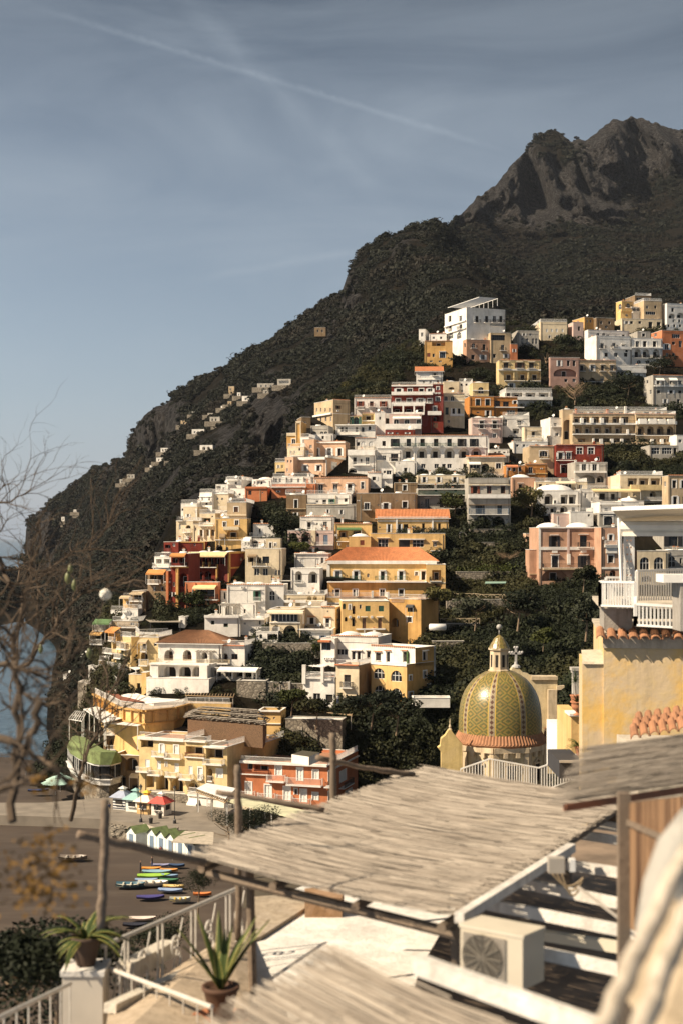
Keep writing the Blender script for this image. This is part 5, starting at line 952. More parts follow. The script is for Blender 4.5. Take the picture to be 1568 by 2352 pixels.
    B('yellow house with a thatched lean to at the upper left rim', 'Y', 655, 760, -20, 130, 14, items='A 745 22 5 50; w 700 16 10 40; awn 640,730 1.2 -40 -25 T', roof='flatterr')
    B('brown shadowed house with big awning at the upper left rim', 'N', 740, 860, -80, 120, 14, items='L 790 70 -50 -5; rail 730,840 1 -20 10 W; awn 735,850 1.6 -75 -60 T; w 800 20 30 70', roof='flat')
    B('grey balcony house with a yellow awning at the left rim', 'G', 415, 500, 225, 470, 18, 555, items='rail 412,500 1.0 225 275; awn 388,490 1.6 270 300 O; L 455 60 300 365; rail 380,492 1.1 350 395; w 450 30 410 450; awn 408,560 1.4 170 205 G', roof='flatterr')
    prism('open wooden pavilion floor terrace paved white above the hotel', 'terrace', [(720, 235), (800, 310), (1060, 300), (1180, 230), (1000, 210)], None, 7, wallmat('K'), stucco('roof_plaster', (.70, .67, .62), .35), rail=2)
    canopy('large open wooden pavilion with a flat grey roof', [(900, 195), (1170, 195), (1165, 135), (770, 122)], None, 3.2, m=plain('grey_boarding', (.28, .24, .19), .9, 0, .2, 2), name='pavilion', mpost='I')
    B('white block with grey pipe behind the pavilion', 'W', 1155, 1210, 150, 260, 8, items='w 1180 20 180 220', roof='flat')
    canopy('white beamed pergola at the left end of the hotel', [(430, 490), (530, 510), (550, 480), (450, 470)], None, 3.0, slats=6)
    B('low yellow house under the white beamed pergola', 'Y', 440, 548, 545, 620, 12, items='rail 440,480 .4 540 580; w 510 14 560 580', roof='flatterr', nocl=True)
    prism('white paved dining terrace with tables below the hotel balconies', 'terrace', [(470, 610), (600, 745), (760, 700), (700, 650), (560, 570)], None, 8, wallmat('W'), stucco('roof_plaster', (.70, .67, .62), .35), rail=1)
    prism('white flared planter wall with diamond lattice', 'planter', [(548, 745), (600, 790), (760, 730), (755, 705), (640, 740)], None, 7, white(), plain('planter_soil', (.06, .05, .03), 1))
    canopy('white canvas canopy beside the yellow stair column', [(712, 600), (770, 625), (860, 605), (800, 580)], None, 3.0, m=plain('canvas_white', (.72, .70, .66), .8), name='canopy')
    B('yellow box room with parapet under the white canvas canopy', 'H', 708, 830, 668, 820, 12, items='o 795 30 745 810; w 740 20 690 700', roof='flat', nocl=True)
    B('yellow stair column at the corner of the white foot wall', 'Y', 822, 862, 650, 860, 12, roof='flat', name='stair_tower', nocl=True, dep=2.5)
    B('small white house at the sea end with a pale roof', 'W', 118, 240, 668, 780, 14, 250, items='w 150,200 14 690 715', roof='flat', group=None)
    B('lowest pinkish white hut on the sea cliff', 'X', 66, 130, 690, 800, 18, items='w 95 14 720 745', roof='flat')
    B('white hut with a sunlit roof among the left trees', 'W', 262, 365, 490, 600, 16, items='w 300,340 14 520 545', roof='flat')
    B('small cream hut below the white hut among the left trees', 'K', 222, 300, 570, 650, 16, items='w 250 14 590 610', roof='flat')
    B('white arch gate house beside the cliff terrace', 'W', 345, 435, 590, 700, 14, items='A 370 22 610 680', roof='flat')
    prism('round sunlit terrace standing on the rocky cliff', 'terrace', [(250, 730), (330, 752), (405, 740), (400, 715), (300, 710)], None, 12, stone(), tilemat('terrace_tile', (.42, .2, .11)) if False else stucco('pale_paving', (.5, .46, .4), .4))
    # swimming pool deck and the orange walls beneath
    zd = 17.2
    root, P = prism('orange walled swimming pool deck with a white railing', 'pool_terrace', [(398, 835), (632, 955), (850, 985), (1110, 960), (1240, 925), (1620, 930), (1700, 860), (1240, 850), (860, 815), (600, 800)], zd, 9, wallmat('Y'), stucco('deck_paving', (.58, .47, .36), .3), rail=5)
    q = MB(); q.mat(white()); wp = [gp(x, y, zd + .45) for x, y in [(640, 850), (760, 825), (1000, 880), (1210, 890), (1190, 910), (930, 925), (840, 900)]]; q.face(*wp)
    for a, b in zip(wp, wp[1:] + wp[:1]): q.face(a, b, b - Vector((0, 0, .6)), a - Vector((0, 0, .6)))
    q.build('drained_pool', root)
    q = MB(); q.mat(plain('red_decking', (.22, .075, .04), .8, 0, .25, 2)); q.face(*[gp(x, y, zd + .3) for x, y in [(497, 810), (640, 905), (840, 915), (845, 898), (640, 862), (560, 800)]]); q.build('timber_deck', root)
    q = MB(); q.mat(wallmat('O'))
    for a, b in list(zip(P, P[1:]))[:4]:      # rows of little brackets along the orange wall
        n = max(2, int((b - a).length / 2.2)); dn = (b - a).cross(Vector((0, 0, 1))).normalized()
        for i in range(n):
            p = a.lerp(b, (i + .5) / n); q.obox(p + dn * .02 - Vector((0, 0, 2.2)), (b - a).normalized() * .18, dn * .4, (0, 0, 1.8))
        q.obox(a - Vector((0, 0, 2.5)), b - a, dn * .25, (0, 0, .2))
        q.obox(a - Vector((0, 0, .3)), b - a, dn * .5, (0, 0, .3))
    q.build('brackets', root)
    # white roof panels of the terrace restaurant
    canopy('white panelled roof of the lower restaurant terrace', [(490, 1100), (790, 1125), (950, 1078), (640, 1040)], 14.6, 4.2, m=plain('canvas_white', (.72, .70, .66), .8), name='canopy')
    canopy('white panelled roof running back along the orange wall', [(300, 975), (490, 1098), (680, 1050), (470, 945)], 15.2, 4.0, m=plain('canvas_white', (.72, .70, .66), .8), name='canopy')
    canopy('white slatted frame at the left end of the restaurant roofs', [(170, 1060), (290, 1080), (330, 1000), (230, 990)], 13.6, 4.0, slats=6)
    frm(*Z7)
    hall = plain('grey_thatch', (.24, .205, .165), 1, 0, .35, 2.5)
    # thatched hall
    a = [gp(x, y, 15.8) for x, y in [(-150, 1175), (590, 1240), (640, 1190), (-120, 1120)]]; zr = 17.9
    root = empty('thatched_hall', (a[0].x + 15, a[0].y, 12), 'long hall with a grey thatched hip roof beside the orange house', 'hall')
    r0, r1 = gp(40, 1062, zr), gp(510, 1090, zr); r0.z = r1.z = zr; q = MB(); q.mat(hall)
    def strip(p0, p1, q0, q1, n, m_):
        for i in range(n):
            for j in range(m_):
                u0, u1, v0, v1 = i / n, (i + 1) / n, j / m_, (j + 1) / m_; f_ = lambda u, v: p0.lerp(p1, u).lerp(q0.lerp(q1, u), v)
                up = Vector((0, 0, .10 + .10 * rnd.random())); q.face(f_(u0, v0) + up * (1.6 - 1.2 * ((j % 3) / 3)), f_(u1, v0) + up * (1.6 - 1.2 * ((j % 3) / 3)), f_(u1, v1), f_(u0, v1))
    strip(a[0], a[1], r0, r1, 60, 9); strip(a[3], a[0], r0, r0, 14, 9); strip(a[1], a[2], r1, r1, 14, 9); strip(a[2], a[3], r1, r0, 20, 3)
    q.build('roof', root)
    q = MB(); q.mat(plain('cane_screen', (.13, .075, .04), .9, 0, .4, 6)); b_ = offs(a, .8)
    for x, y in zip(b_, b_[1:] + b_[:1]): q.face(x, y, (y.x, y.y, 12), (x.x, x.y, 12))
    q.build('wall', root)
    B('deep orange house with a white tiled plunge pool on its roof', 'Y', 520, 725, 1105, 1330, 8, 772, items='w 580,665 18 1160 1180; band 520,725 .4 1098 1112; band 520,725 .2 1215 1222', sitems='o 745 14 1160 1220', roof='flat', nocl=True, par=.8)
    B('orange chimney tower standing before the thatched hall', 'Y', 192, 248, 1190, 1300, 6, roof='flat', name='chimney_tower', dep=2.2, nocl=True, items='o 205 8 1200 1212; o 225 8 1200 1212')
    canopy('bare pole pergola over building site beside the pool', [(-130, 960), (300, 975), (330, 895), (-60, 880)], None, 2.6, slats=16, m=plain('bare_poles', (.30, .21, .12), .9), mpost='L')
    canopy('large pole pergola in front of the dining terrace garden', [(0, 1340), (1, 1341), (2, 1330), (1, 1330)], 10, slats=3) if False else None
    frm(*Z8)
    canopy('brown pole pergola with bare vines below the dining terrace', [(95, 900), (640, 965), (690, 900), (200, 860)], None, 2.6, slats=20, m=plain('bare_poles', (.30, .21, .12), .9), mpost='L', dirn=1)
def ravine():
    frm(*Z3)
    for x0, x1, y0, y1, lab in ((190, 630, 590, 660, 'low stone terrace wall under the long trimmed hedge'), (130, 715, 758, 830, 'stone terrace wall below the upper wooden fence'), (20, 330, 905, 960, 'rubble wall beneath the lower wooden fence'), (45, 235, 1012, 1110, 'stacked rubble wall with a ladder leaning on it'), (270, 520, 330, 400, 'rubble terrace wall at the foot of the weathered white block'), (320, 480, 410, 470, 'narrow terrace wall on the slope below the weathered block')):
        B(lab, 'S', x0, x1, y0, y1, -3, roof='flat', name='retaining_wall', dep=1.5, nocl=True, par=.05, trim='Z', ext=1)
    def fence(lab, pts, h=1.1):
        P = [at(x, y, D(px(x), py(y)) - 3) for x, y in pts]; root = empty('wooden_fence', P[0], lab, 'fence'); q = MB(); q.mat(plain('fence_wood', (.34, .27, .18), .9)); k = MB(); k.mat(plain('fence_wood', (.34, .27, .18)))
        for a, b in zip(P, P[1:]):
            n = max(1, int((b - a).length / 2.2))
            for i in range(n):
                u, v = a.lerp(b, i / n), a.lerp(b, (i + 1) / n); up = Vector((0, 0, h)); k.bar(u, u + up, .13); q.bar(u + up, v + up, .1); q.bar(u, v + up, .07); q.bar(v, u + up, .07)
            k.bar(b, b + up, .13)
        q.build('rails', root); k.build('posts', root)
    fence('long wooden cross braced fence across the ravine garden', [(125, 752), (300, 752), (340, 758), (600, 758)]); fence('lower wooden fence among the ravine trees', [(90, 905), (200, 905), (330, 905)])
    r_ = random.Random(8); q = MB(); q.mat(leafmat('hedge_leaves', (.03, .04, .01), (.075, .085, .02)))
    a, b = at(190, 585, D(px(190), py(600)) - 3), at(628, 575, D(px(628), py(590)) - 3)
    for _ in range(5200):
        p = a.lerp(b, r_.random()) + Vector((0, r_.gauss(0, .6), r_.gauss(.1, .55) - (1.5 * r_.random() ** 3))); u = Vector((r_.gauss(0, 1), r_.gauss(0, 1), r_.gauss(0, 1))).normalized(); v = u.cross(Vector((r_.gauss(0, 1), r_.gauss(0, 1), 1))).normalized(); s = r_.uniform(.15, .3); q.face(p - u * s, p - v * s * .6, p + u * s, p + v * s * .6)
    q.build('hedge', loc=a, tag_=('long sunlit hedge along the ravine terrace left of the pink palace', 'hedge'))
    q = MB(); q.mat(plain('mint_net', (.22, .33, .26), .8)); P = [at(362, 660, 275), at(488, 658, 275), at(492, 648, 279), at(365, 648, 279)]; q.face(*P); q.face(*[p - Vector((0, 0, .1)) for p in P]); q.bar(P[0], P[1], .1); q.build('shade_net', loc=P[0], tag_=('pale green shade net over the ravine garden beds', 'net'))
    q = MB(); q.mat(frame('W')); p = at(75, 925, 262); q.tube([p - Vector((1.6, 0, 0)), p - Vector((1.5, 0, 0)), p + Vector((1.5, 0, 0)), p + Vector((1.6, 0, 0))], [.3, .6, .6, .3], 12); q.build('water_tank', loc=p, smooth=True, tag_=('white barrel shaped water tank lying on the ravine terrace', 'tank'))
    q = MB(); q.mat(stucco('stair_plaster', (.5, .46, .4), .5))
    for i in range(12): p = at(207 + i * 5.5, 345 + i * 5.5, D(px(240), py(410)) - 2); q.obox(p, (1.1, 0, 0), (0, 2, 0), (0, 0, -2))
    q.build('stairs', loc=at(207, 345, 300), tag_=('flight of plaster steps left of the weathered white block', 'stairs'))
frm(*Z5); canopy('white beamed pergola on the terrace of the great yellow villa', [(540, 912), (1008, 912), (1000, 880), (600, 880)], None, 3.0, slats=15)
rightmid(); lowmid(); ravine()
def seafront():
    frm(*Q2)
    B('stone loggia block with columns and white balconies under the restaurant roof', 'N', 488, 800, 530, 760, 14, items='L 565 140 440 500; A 560 80 575 660; L 720 120 585 660; rail 495,640 1.0 480 530; rail 650,790 1.1 520 570; rail 520,600 .5 630 665; rail 630,800 1.2 655 710; d 735 30 590 660; pil 490,510 .5 500 680 N', roof='flatterra', nocl=True)
    B('dark basement vault below the stone loggia block', 'N', 560, 830, 720, 1080, 14, items='A 735 110 740 860; awn 730,810 1.0 880 900 K; o 770 60 990 1050; L 640 80 900 1000', roof='flat', nocl=True)
    B('big pale yellow seafront house with white shutters over four dark arches', 'H', 800, 1210, 572, 1120, 22, items='L 872 110 572 650 I; d 920 34 585 640; vsf 1004 30 620 700; ds 1004 28 620 700; vf 1133 40 630 708; rail 930,1050 .9 680 725; rail 1045,1190 .9 700 745; v 875 40 755 825; v 978 34 770 845; wf 1042 12 785 820; v 1136 40 790 872; rail 795,905 1.1 820 860; rail 900,1010 1.1 850 890; rail 1055,1160 1.1 865 905; A 902 72 888 1010; A 1012 98 902 1035; A 1142 105 925 1062; band 800,1210 .5 560 585 W; pil 845,858 .15 890 1050 H; pil 940,958 .2 890 1050 H; pil 1068,1085 .2 900 1060 H', roof='flatterracop', name='house', nocl=True)
    B('right half of the pale yellow seafront house with a pergola balcony', 'H', 1210, 1400, 600, 1160, 22, 1450, items='L 1300 160 640 712; v 1262 36 815 890; rail 1180,1290 1.1 885 930; vf 1348 36 830 935; rail 1330,1370 .4 890 935; A 1280 90 965 1050; w 1330 24 1000 1030; band 1210,1400 .4 590 600 W; rail 1215,1390 .4 700 735 R', roof='flatterra', nocl=True)
    B('yellow set back bay with curved partition and scallop balcony', 'H', 1395, 1590, 640, 1160, 22, items='L 1480 150 655 745; rail 1395,1568 1.2 750 795; A 1434 44 838 950; rail 1405,1460 .3 905 950; vf 1520 50 845 920; d 1520 50 665 740; band 1395,1590 1.0 635 650 W', roof='flatterra', nocl=True)
    canopy('white pergola roof over the set back yellow balcony', [(1360, 655), (1600, 640), (1600, 610), (1440, 615)], None, 3.0, m=plain('canvas_white', (.72, .70, .66), .8), name='canopy')
    canopy('dark pole pergola on the terrace of the yellow seafront house', [(1060, 480), (1450, 500), (1560, 430), (1130, 400)], None, 2.8, slats=18, m=plain('dark_poles', (.10, .075, .05), .9), mpost='I', dirn=1)
    # the green roofed glass pavilion
    zt = 8.6
    pts = [(150, 640), (185, 700), (260, 745), (385, 790), (450, 800), (545, 800), (640, 775), (668, 735), (600, 700), (470, 690), (300, 560), (200, 545)]
    P = [gp(x, y + 5, zt) for x, y in pts]; c = sum(P, Vector()) / len(P)
    root = empty('glass_pavilion', (c.x, c.y, 3), 'glazed seafront restaurant pavilion with a moss green roof', 'pavilion')
    gm = plain('green_roofing', (.15, .19, .07), .85, 0, .3, 1.2)
    q = MB(); q.mat(gm); ins = [gp(x, y, zt + 2.2) for x, y in [(190, 560), (230, 600), (300, 640), (400, 680), (455, 690), (520, 690), (590, 690), (600, 685), (590, 680), (480, 665), (320, 560), (230, 540)]]
    for i in range(len(P)): j = (i + 1) % len(P); q.face(P[i], P[j], ins[j], ins[i])
    q.face(*ins); q.build('roof', root)
    q = MB(); q.mat(frame('W')); g = MB(); g.mat(glass()); I_ = offs(P, .5); J_ = offs(P, .2); up = Vector((0, 0, 1))
    for i in range(7):
        a, b = I_[i], I_[i + 1]; g.face((a.x, a.y, zt - .3), (b.x, b.y, zt - .3), (b.x, b.y, zt - 2.6), (a.x, a.y, zt - 2.6))
        n = max(1, round((b - a).length / 1.3))
        for k in range(n + 1): p = a.lerp(b, k / n); q.bar((p.x, p.y, zt - .1), (p.x, p.y, zt - 2.6), .13)
        q.bar((a.x, a.y, zt - .15), (b.x, b.y, zt - .15), .2, .3); a2, b2 = J_[i], J_[i + 1]
        q.face((a2.x, a2.y, zt - 2.5), (b2.x, b2.y, zt - 2.5), (b2.x, b2.y, zt - 3.5), (a2.x, a2.y, zt - 3.5)); q.bar((a2.x, a2.y, zt - 2.55), (b2.x, b2.y, zt - 2.55), .5, .15)
    g.build('glazing', root); q.build('window_frame', root)
    q = MB(); q.mat(stone()); K_ = offs(P, 1.2)
    for i in range(len(P)): a, b = K_[i], K_[(i + 1) % len(P)]; q.face((a.x, a.y, zt - 3), (b.x, b.y, zt - 3), (b.x, b.y, 1), (a.x, a.y, 1))
    q.build('stone_base', root)
    B('pale stepped seafront wall left of the glass pavilion', 'K', 250, 470, 600, 700, 30, roof='flat', name='terrace_wall', nocl=True, dep=3, items='rail 255,470 .2 560 600')
    B('stone sea wall under the dark arches', 'S', 850, 1240, 1060, 1200, 20, roof='flat', name='retaining_wall', nocl=True, dep=2, par=.1, trim='Z')
    B('white shop with small awnings below the big white canopy', 'W', 1240, 1560, 1075, 1330, 30, items='awn 1255,1340 1.0 1110 1150 W; d 1290 50 1155 1210; rail 1240,1500 .3 1050 1085; a 1390 36 1180 1270; a 1462 36 1215 1300; w 1340 20 1160 1190', roof='flatterra', nocl=True, dep=8)
    frm(*Q3)
    B('orange seafront house with white balconies and shuttered doors', 'C', 515, 1198, 500, 930, 17, 1432, items='L 680 115 500 560; d 590 40 490 545; rail 515,740 .4 545 580 R; vf 812 46 515 588; vf 980 44 535 632; vf 1102 44 550 620; rail 728,870 1.0 585 635; rail 885,1160 1.1 608 665; vf 578 46 645 740; vf 730 50 665 765; vf 878 50 682 785; vf 1008 46 702 800; vf 1100 42 728 785; wf 948 20 696 740; rail 520,632 .9 712 750; rail 655,790 .9 728 770; rail 805,925 .9 742 790; rail 930,1070 .9 768 815; vf 1208 36 715 790; band 515,1198 .6 488 506 W', sitems='vf 1315 50 555 640; vf 1210 22 570 630; rail 1285,1365 .9 628 670 I; rail 1172,1225 .9 635 670 I; vf 1358 50 705 770; vf 1210 30 715 790; band 1198,1432 .3 490 500 W', roof='flatterra', nocl=True)
    q_ = prism('white planter box with shrubs on the orange house roof', 'planter', [(915, 425), (1050, 445), (1135, 410), (1000, 395)], 17.4, 16.2, white(), plain('planter_soil', (.06, .05, .03), 1))
    canopy('white beam pergola projecting from the orange house', [(470, 465), (720, 495), (760, 470), (520, 440)], None, 2.6, slats=12)
    B('ochre wall with roof garden between yellow and orange houses', 'Y', 430, 700, 330, 560, 20, items='w 495 22 380 410; L 455 40 520 600; rail 430,470 .6 600 630', roof='flatterra', nocl=True)
    # great canopy of canvas and cane in front of both houses
    can = plain('canvas_white', (.72, .70, .66), .8); cane = plain('cane_canopy', (.50, .48, .32), .9, 0, .2, .8)
    canopy('broad white canvas canopy before the yellow seafront house', [(172, 690), (400, 770), (480, 690), (250, 650)], 7.6, 3.8, m=can, name='canopy')
    canopy('long cane canopy in front of the orange seafront house', [(400, 790), (950, 930), (1100, 880), (520, 760)], 7.2, 3.8, m=cane, name='canopy')
    canopy('narrow slatted vine pergola along the edge of the canvas canopy', [(170, 715), (400, 800), (420, 775), (180, 690)], 7.4, 3.2, slats=16, m=plain('bare_poles', (.30, .21, .12), .9), dirn=0, mpost='L')
    B('curved shop front with railings below the cane canopy', 'K', 230, 620, 800, 960, 20, items='g 560 100 860 900 I; L 300,400,480 60 850 900; rail 270,470 .8 810 860; a 240 24 840 910; a 300 24 865 930', roof='flatterra', nocl=True, dep=6)
    canopy('pale board roof beside the beach huts', [(-30, 1110), (300, 1130), (305, 1035), (80, 1025)], 5.2, 2.6, m=plain('pale_boards', (.42, .36, .28), .9, 0, .25, 1.5), name='shelter', mpost='L')
seafront()
# ---------------------------------------------------------------- church with the tiled dome
def church():
    frm(*Q4); Yc = 140.; u = .1642 / F * Yc
    c0 = at(455, 735, Yc); root = empty('church', (c0.x, c0.y, 20), 'church with a green and yellow tiled dome, lantern and cream drum', 'church')
    m, t, b = newmat('majolica_tiles')
    tc = nd(t, 'ShaderNodeTexCoord').outputs['Object']
    sx = nd(t, 'ShaderNodeSeparateXYZ', {0: nd(t, 'ShaderNodeVectorMath', {0: tc, 1: (0, 0, 0)}, operation='SUBTRACT').outputs[0]})
    def M(op, a, b_=None):
        n = nd(t, 'ShaderNodeMath', {0: a} if b_ is None else {0: a, 1: b_}, operation=op); return n.outputs[0]
    th = M('DIVIDE', M('ARCTAN2', sx.outputs[1], sx.outputs[0]), 6.28318)          # turns
    seg = M('ADD', M('MULTIPLY', th, 8.), 100 + .4); fr_ = M('ABSOLUTE', M('SUBTRACT', M('FRACT', seg), .5))   # .5 at a rib centre
    z = M('MULTIPLY', sx.outputs[2], .95)
    tri = lambda x: M('ABSOLUTE', M('SUBTRACT', M('FRACT', x), .5))
    dia = M('ADD', tri(M('MULTIPLY', seg, 2.0)), tri(z)); rings = M('FRACT', M('MULTIPLY', dia, 3.0))
    body = mixc(t, ramp(t, rings, .42, .52), (.28, .175, .05, 1), (.10, .09, .032, 1))
    body = mixc(t, ramp(t, nz(t, wpos(t), 9, 3), .45, .6, 0, .6), body, (.20, .20, .05, 1))
    rl = M('ADD', M('MULTIPLY', M('SUBTRACT', .5, fr_), 7.0), tri(M('MULTIPLY', z, 2.2)))
    ribc = mixc(t, ramp(t, rl, .42, .5), (.10, .045, .025, 1), (.30, .24, .15, 1)); ribc = mixc(t, ramp(t, M('SUBTRACT', .5, fr_), .095, .10), ribc, (.5, .33, .05, 1))
    col = mixc(t, ramp(t, M('SUBTRACT', .5, fr_), .125, .127), ribc, body)
    col = mixc(t, ramp(t, nz(t, wpos(t), .9, 5), .5, .75, 0, .5), col, (.09, .075, .04, 1))
    t.links.new(col, b.inputs['Base Color']); b.inputs['Roughness'].default_value = .34
    bump(t, b, nd(t, 'ShaderNodeTexVoronoi', {'Vector': wpos(t), 'Scale': 7.}).outputs[0], .25, .03)
    cream = stucco('church_plaster', (.62, .51, .32), .75, 2.2); terr = tilemat('aged_terracotta', (.36, .17, .085)); trim = stucco('church_trim', (.62, .50, .34), .8, 2.5)
    prof = [(250, 735), (252, 680), (250, 620), (243, 560), (232, 515), (215, 475), (192, 440), (165, 408), (130, 382), (95, 362), (62, 352)]
    q = MB(); q.mat(m); q.lathe((c0.x, c0.y, 0), [(r * u, at(455, y, Yc).z) for r, y in prof], 64)
    d = q.build('dome', root, smooth=True)
    # object-space centre on the dome axis: shift so that the tiles follow it
    q = MB(); q.mat(terr); zb, zt = at(0, 775, Yc).z, at(0, 715, Yc).z; n = 84
    for i in range(n):      # sloping skirt of tiles
        a0 = 2 * math.pi * i / n; a1 = a0 + 2 * math.pi * .8 / n; am = (a0 + a1) / 2; ri, ro = 246 * u, 280 * u
        P = lambda r, a, zz: Vector((c0.x + r * math.cos(a), c0.y + r * math.sin(a), zz))
        q.face(P(ro, a0, zb), P(ro, am, zb + .12), P(ri, am, zt + .12), P(ri, a0, zt)); q.face(P(ro, am, zb + .12), P(ro, a1, zb), P(ri, a1, zt), P(ri, am, zt + .12))
    q.lathe((c0.x, c0.y, 0), [(ro, zb - .02), (ri, zt - .05)], 48); q.lathe((c0.x, c0.y, 0), [(268 * u, zb - .25), (ro, zb - .02)], 48)
    q.build('eave', root)
    q = MB(); q.mat(cream); R8 = 272 * u; a8 = [math.pi / 8 + i * math.pi / 4 + .15 for i in range(8)]
    pt = lambda i, r, zz: Vector((c0.x + r * math.cos(a8[i % 8]), c0.y + r * math.sin(a8[i % 8]), zz))
    for i in range(8): q.face(pt(i, R8, zb - .1), pt(i + 1, R8, zb - .1), pt(i + 1, R8, 18), pt(i, R8, 18))
    q.build('drum', root); q = MB(); q.mat(trim)
    for i in range(8):
        p, pq = pt(i, R8 + .05, 0), pt(i + 1, R8 + .05, 0); dr = (pq - p).normalized(); nn = Vector((dr.y, -dr.x, 0)); nn = nn if nn.dot(p - Vector((c0.x, c0.y, 0))) > 0 else -nn
        for k in (0, (pq - p).length - .45): q.obox(p + dr * k + Vector((0, 0, 18)), dr * .45, nn * .12, (0, 0, zb - 18.7))
        q.obox(p + Vector((0, 0, zb - .7)), dr * (pq - p).length, nn * .22, (0, 0, .5))
        for k in (.9, (pq - p).length - 1.3): q.obox(p + dr * k + Vector((0, 0, zb - 1.15)), dr * .4, nn * .3, (0, 0, .45))
    q.build('pilasters', root)
    for i in range(8):
        p, pq = pt(i, R8, 0), pt(i + 1, R8, 0); dr = (pq - p).normalized(); nn = Vector((dr.y, -dr.x, 0)); nn = nn if nn.dot(p - Vector((c0.x, c0.y, 0))) > 0 else -nn
        if nn.y > .2: continue
        mid = (p + pq) / 2 + nn * .02; q = MB(); q.mat(dark()); w = .85; q.obox(mid - dr * w / 2 + Vector((0, 0, zb - 3.6)), dr * w, nn * .03, (0, 0, 1.7)); q.mat(trim)
        q.obox(mid - dr * .65 + Vector((0, 0, zb - 1.9)), dr * 1.3, nn * .2, (0, 0, .14)); q.bar(mid - dr * .65 + nn * .1 + Vector((0, 0, zb - 1.75)), mid + nn * .1 + Vector((0, 0, zb - 1.4)), .12); q.bar(mid + dr * .65 + nn * .1 + Vector((0, 0, zb - 1.75)), mid + nn * .1 + Vector((0, 0, zb - 1.4)), .12)
        for s_ in (-.55, .45): q.obox(mid + dr * s_ + Vector((0, 0, zb - 3.7)), dr * .1, nn * .1, (0, 0, 1.8))
        q.build('window', root)
    # lantern
    L_ = MB(); L_.mat(trim); cl = (c0.x - 6 * u, c0.y, 0); zz = lambda y: at(0, y, Yc).z
    L_.lathe(cl, [(68 * u, zz(362)), (68 * u, zz(348)), (58 * u, zz(344)), (55 * u, zz(232)), (66 * u, zz(226)), (66 * u, zz(214)), (0, zz(212))], 8); lo = L_.build('lantern', root)
    q = MB(); q.mat(dark())
    for k in range(8):
        a = k * math.pi / 4 + math.pi / 8; p = Vector((cl[0] + 55 * u * .935 * math.cos(a), cl[1] + 55 * u * .935 * math.sin(a), 0)); nn = Vector((math.cos(a), math.sin(a), 0)); dr = Vector((-nn.y, nn.x, 0))
        q.obox(p - dr * .14 + Vector((0, 0, zz(330))), dr * .28, nn * .03, (0, 0, zz(255) - zz(330)))
    q.build('openings', lo); q = MB(); q.mat(m); q.lathe(cl, [(64 * u, zz(216)), (52 * u, zz(190)), (30 * u, zz(155)), (6 * u, zz(136)), (0, zz(134))], 16); q.build('cap', lo)
    q = MB(); q.mat(plain('lead_ball', (.35, .33, .3), .4)); q.tube([(cl[0], cl[1], zz(138)), (cl[0], cl[1], zz(100))], .05, 6); q.lathe((cl[0], cl[1], zz(88)), [(.28 * math.sin(a * math.pi / 8) + .001, .28 * math.cos(a * math.pi / 8)) for a in range(9)], 12); q.build('finial', lo, smooth=True)
    # curved gable behind, with the cross
    def slab(name, pts, Y, th_, mm, parent=root):
        P = [at(x, y, Y) for x, y in pts]; q = MB(); q.mat(mm); dn = Vector((0, th_, 0)); q.face(*P); q.face(*[p + dn for p in P])
        for a, b_ in zip(P, P[1:] + P[:1]): q.face(a, b_, b_ + dn, a + dn)
        return q.build(name, parent)
    slab('rear_gable', [(500, 420), (520, 352), (532, 335), (550, 322), (570, 338), (590, 362), (625, 372), (655, 392), (803, 396), (803, 980), (500, 980)], 150, 1.2, cream)
    slab('gable_trim', [(645, 388), (806, 391), (806, 410), (645, 410)], 149.8, 1.8, trim); slab('side_pier', [(748, 470), (800, 470), (800, 700), (748, 700)], 149.2, .7, trim); slab('bracket', [(800, 448), (846, 444), (846, 456), (826, 470), (800, 472)], 149.6, 1, trim)
    q = MB(); q.mat(plain('weathered_stone', (.42, .40, .38), .8)); Yx = 150.4; w = .28
    q.bar(at(551, 325, Yx), at(551, 222, Yx), w * .8); q.bar(at(524, 248, Yx), at(578, 248, Yx), w * .8)
    for x, y in ((551, 218), (521, 248), (581, 248)):
        p = at(x, y, Yx)
        for dx, dz in ((0, 0), (.13, .1), (-.13, .1)): q.lathe((p.x + dx, p.y, p.z + dz), [(.15 * math.sin(a * math.pi / 5) + .001, .15 * math.cos(a * math.pi / 5)) for a in range(6)], 8)
    q.lathe(at(551, 322, Yx), [(.5, -.2), (.42, 0), (.2, .12), (.16, .4), (0, .4)], 10); q.build('stone_cross', root)
    slab('front_gable', [(97, 1040), (97, 850), (76, 824), (92, 812), (97, 768), (122, 748), (142, 716), (158, 716), (178, 745), (202, 775), (225, 800), (225, 1040)], 135.5, 1.0, stucco('gable_plaster', (.62, .46, .2), .5, 2.2))
    q = MB(); q.mat(trim); p = at(150, 716, 136); q.lathe(p, [(.2, -.05), (.2, .1), (.09, .2), (.14, .35), (.05, .6), (.07, .75), (.02, 1.1), (0, 1.12)], 10); q.build('finial', root)
    q = MB(); q.mat(terr); a, b_, c_, d_ = at(722, 700, 146), at(815, 705, 143), at(795, 868, 139), at(716, 830, 141)
    for i in range(14):
        k0, k1 = i / 14, (i + .8) / 14; n_ = Vector((0, -.05, .14)); km = (k0 + k1) / 2
        q.face(a.lerp(b_, k0), a.lerp(b_, km) + n_, d_.lerp(c_, km) + n_, d_.lerp(c_, k0)); q.face(a.lerp(b_, km) + n_, a.lerp(b_, k1), d_.lerp(c_, k1), d_.lerp(c_, km) + n_)
    q.mat(trim); q.face(*[v - Vector((0, -.1, .15)) for v in (a, b_, c_, d_)]); q.build('side_roof', root)
    q = MB(); q.mat(cream); q.box((c0.x + 1, c0.y + 6, 14), (10, 12, 13)); q.build('nave', root)
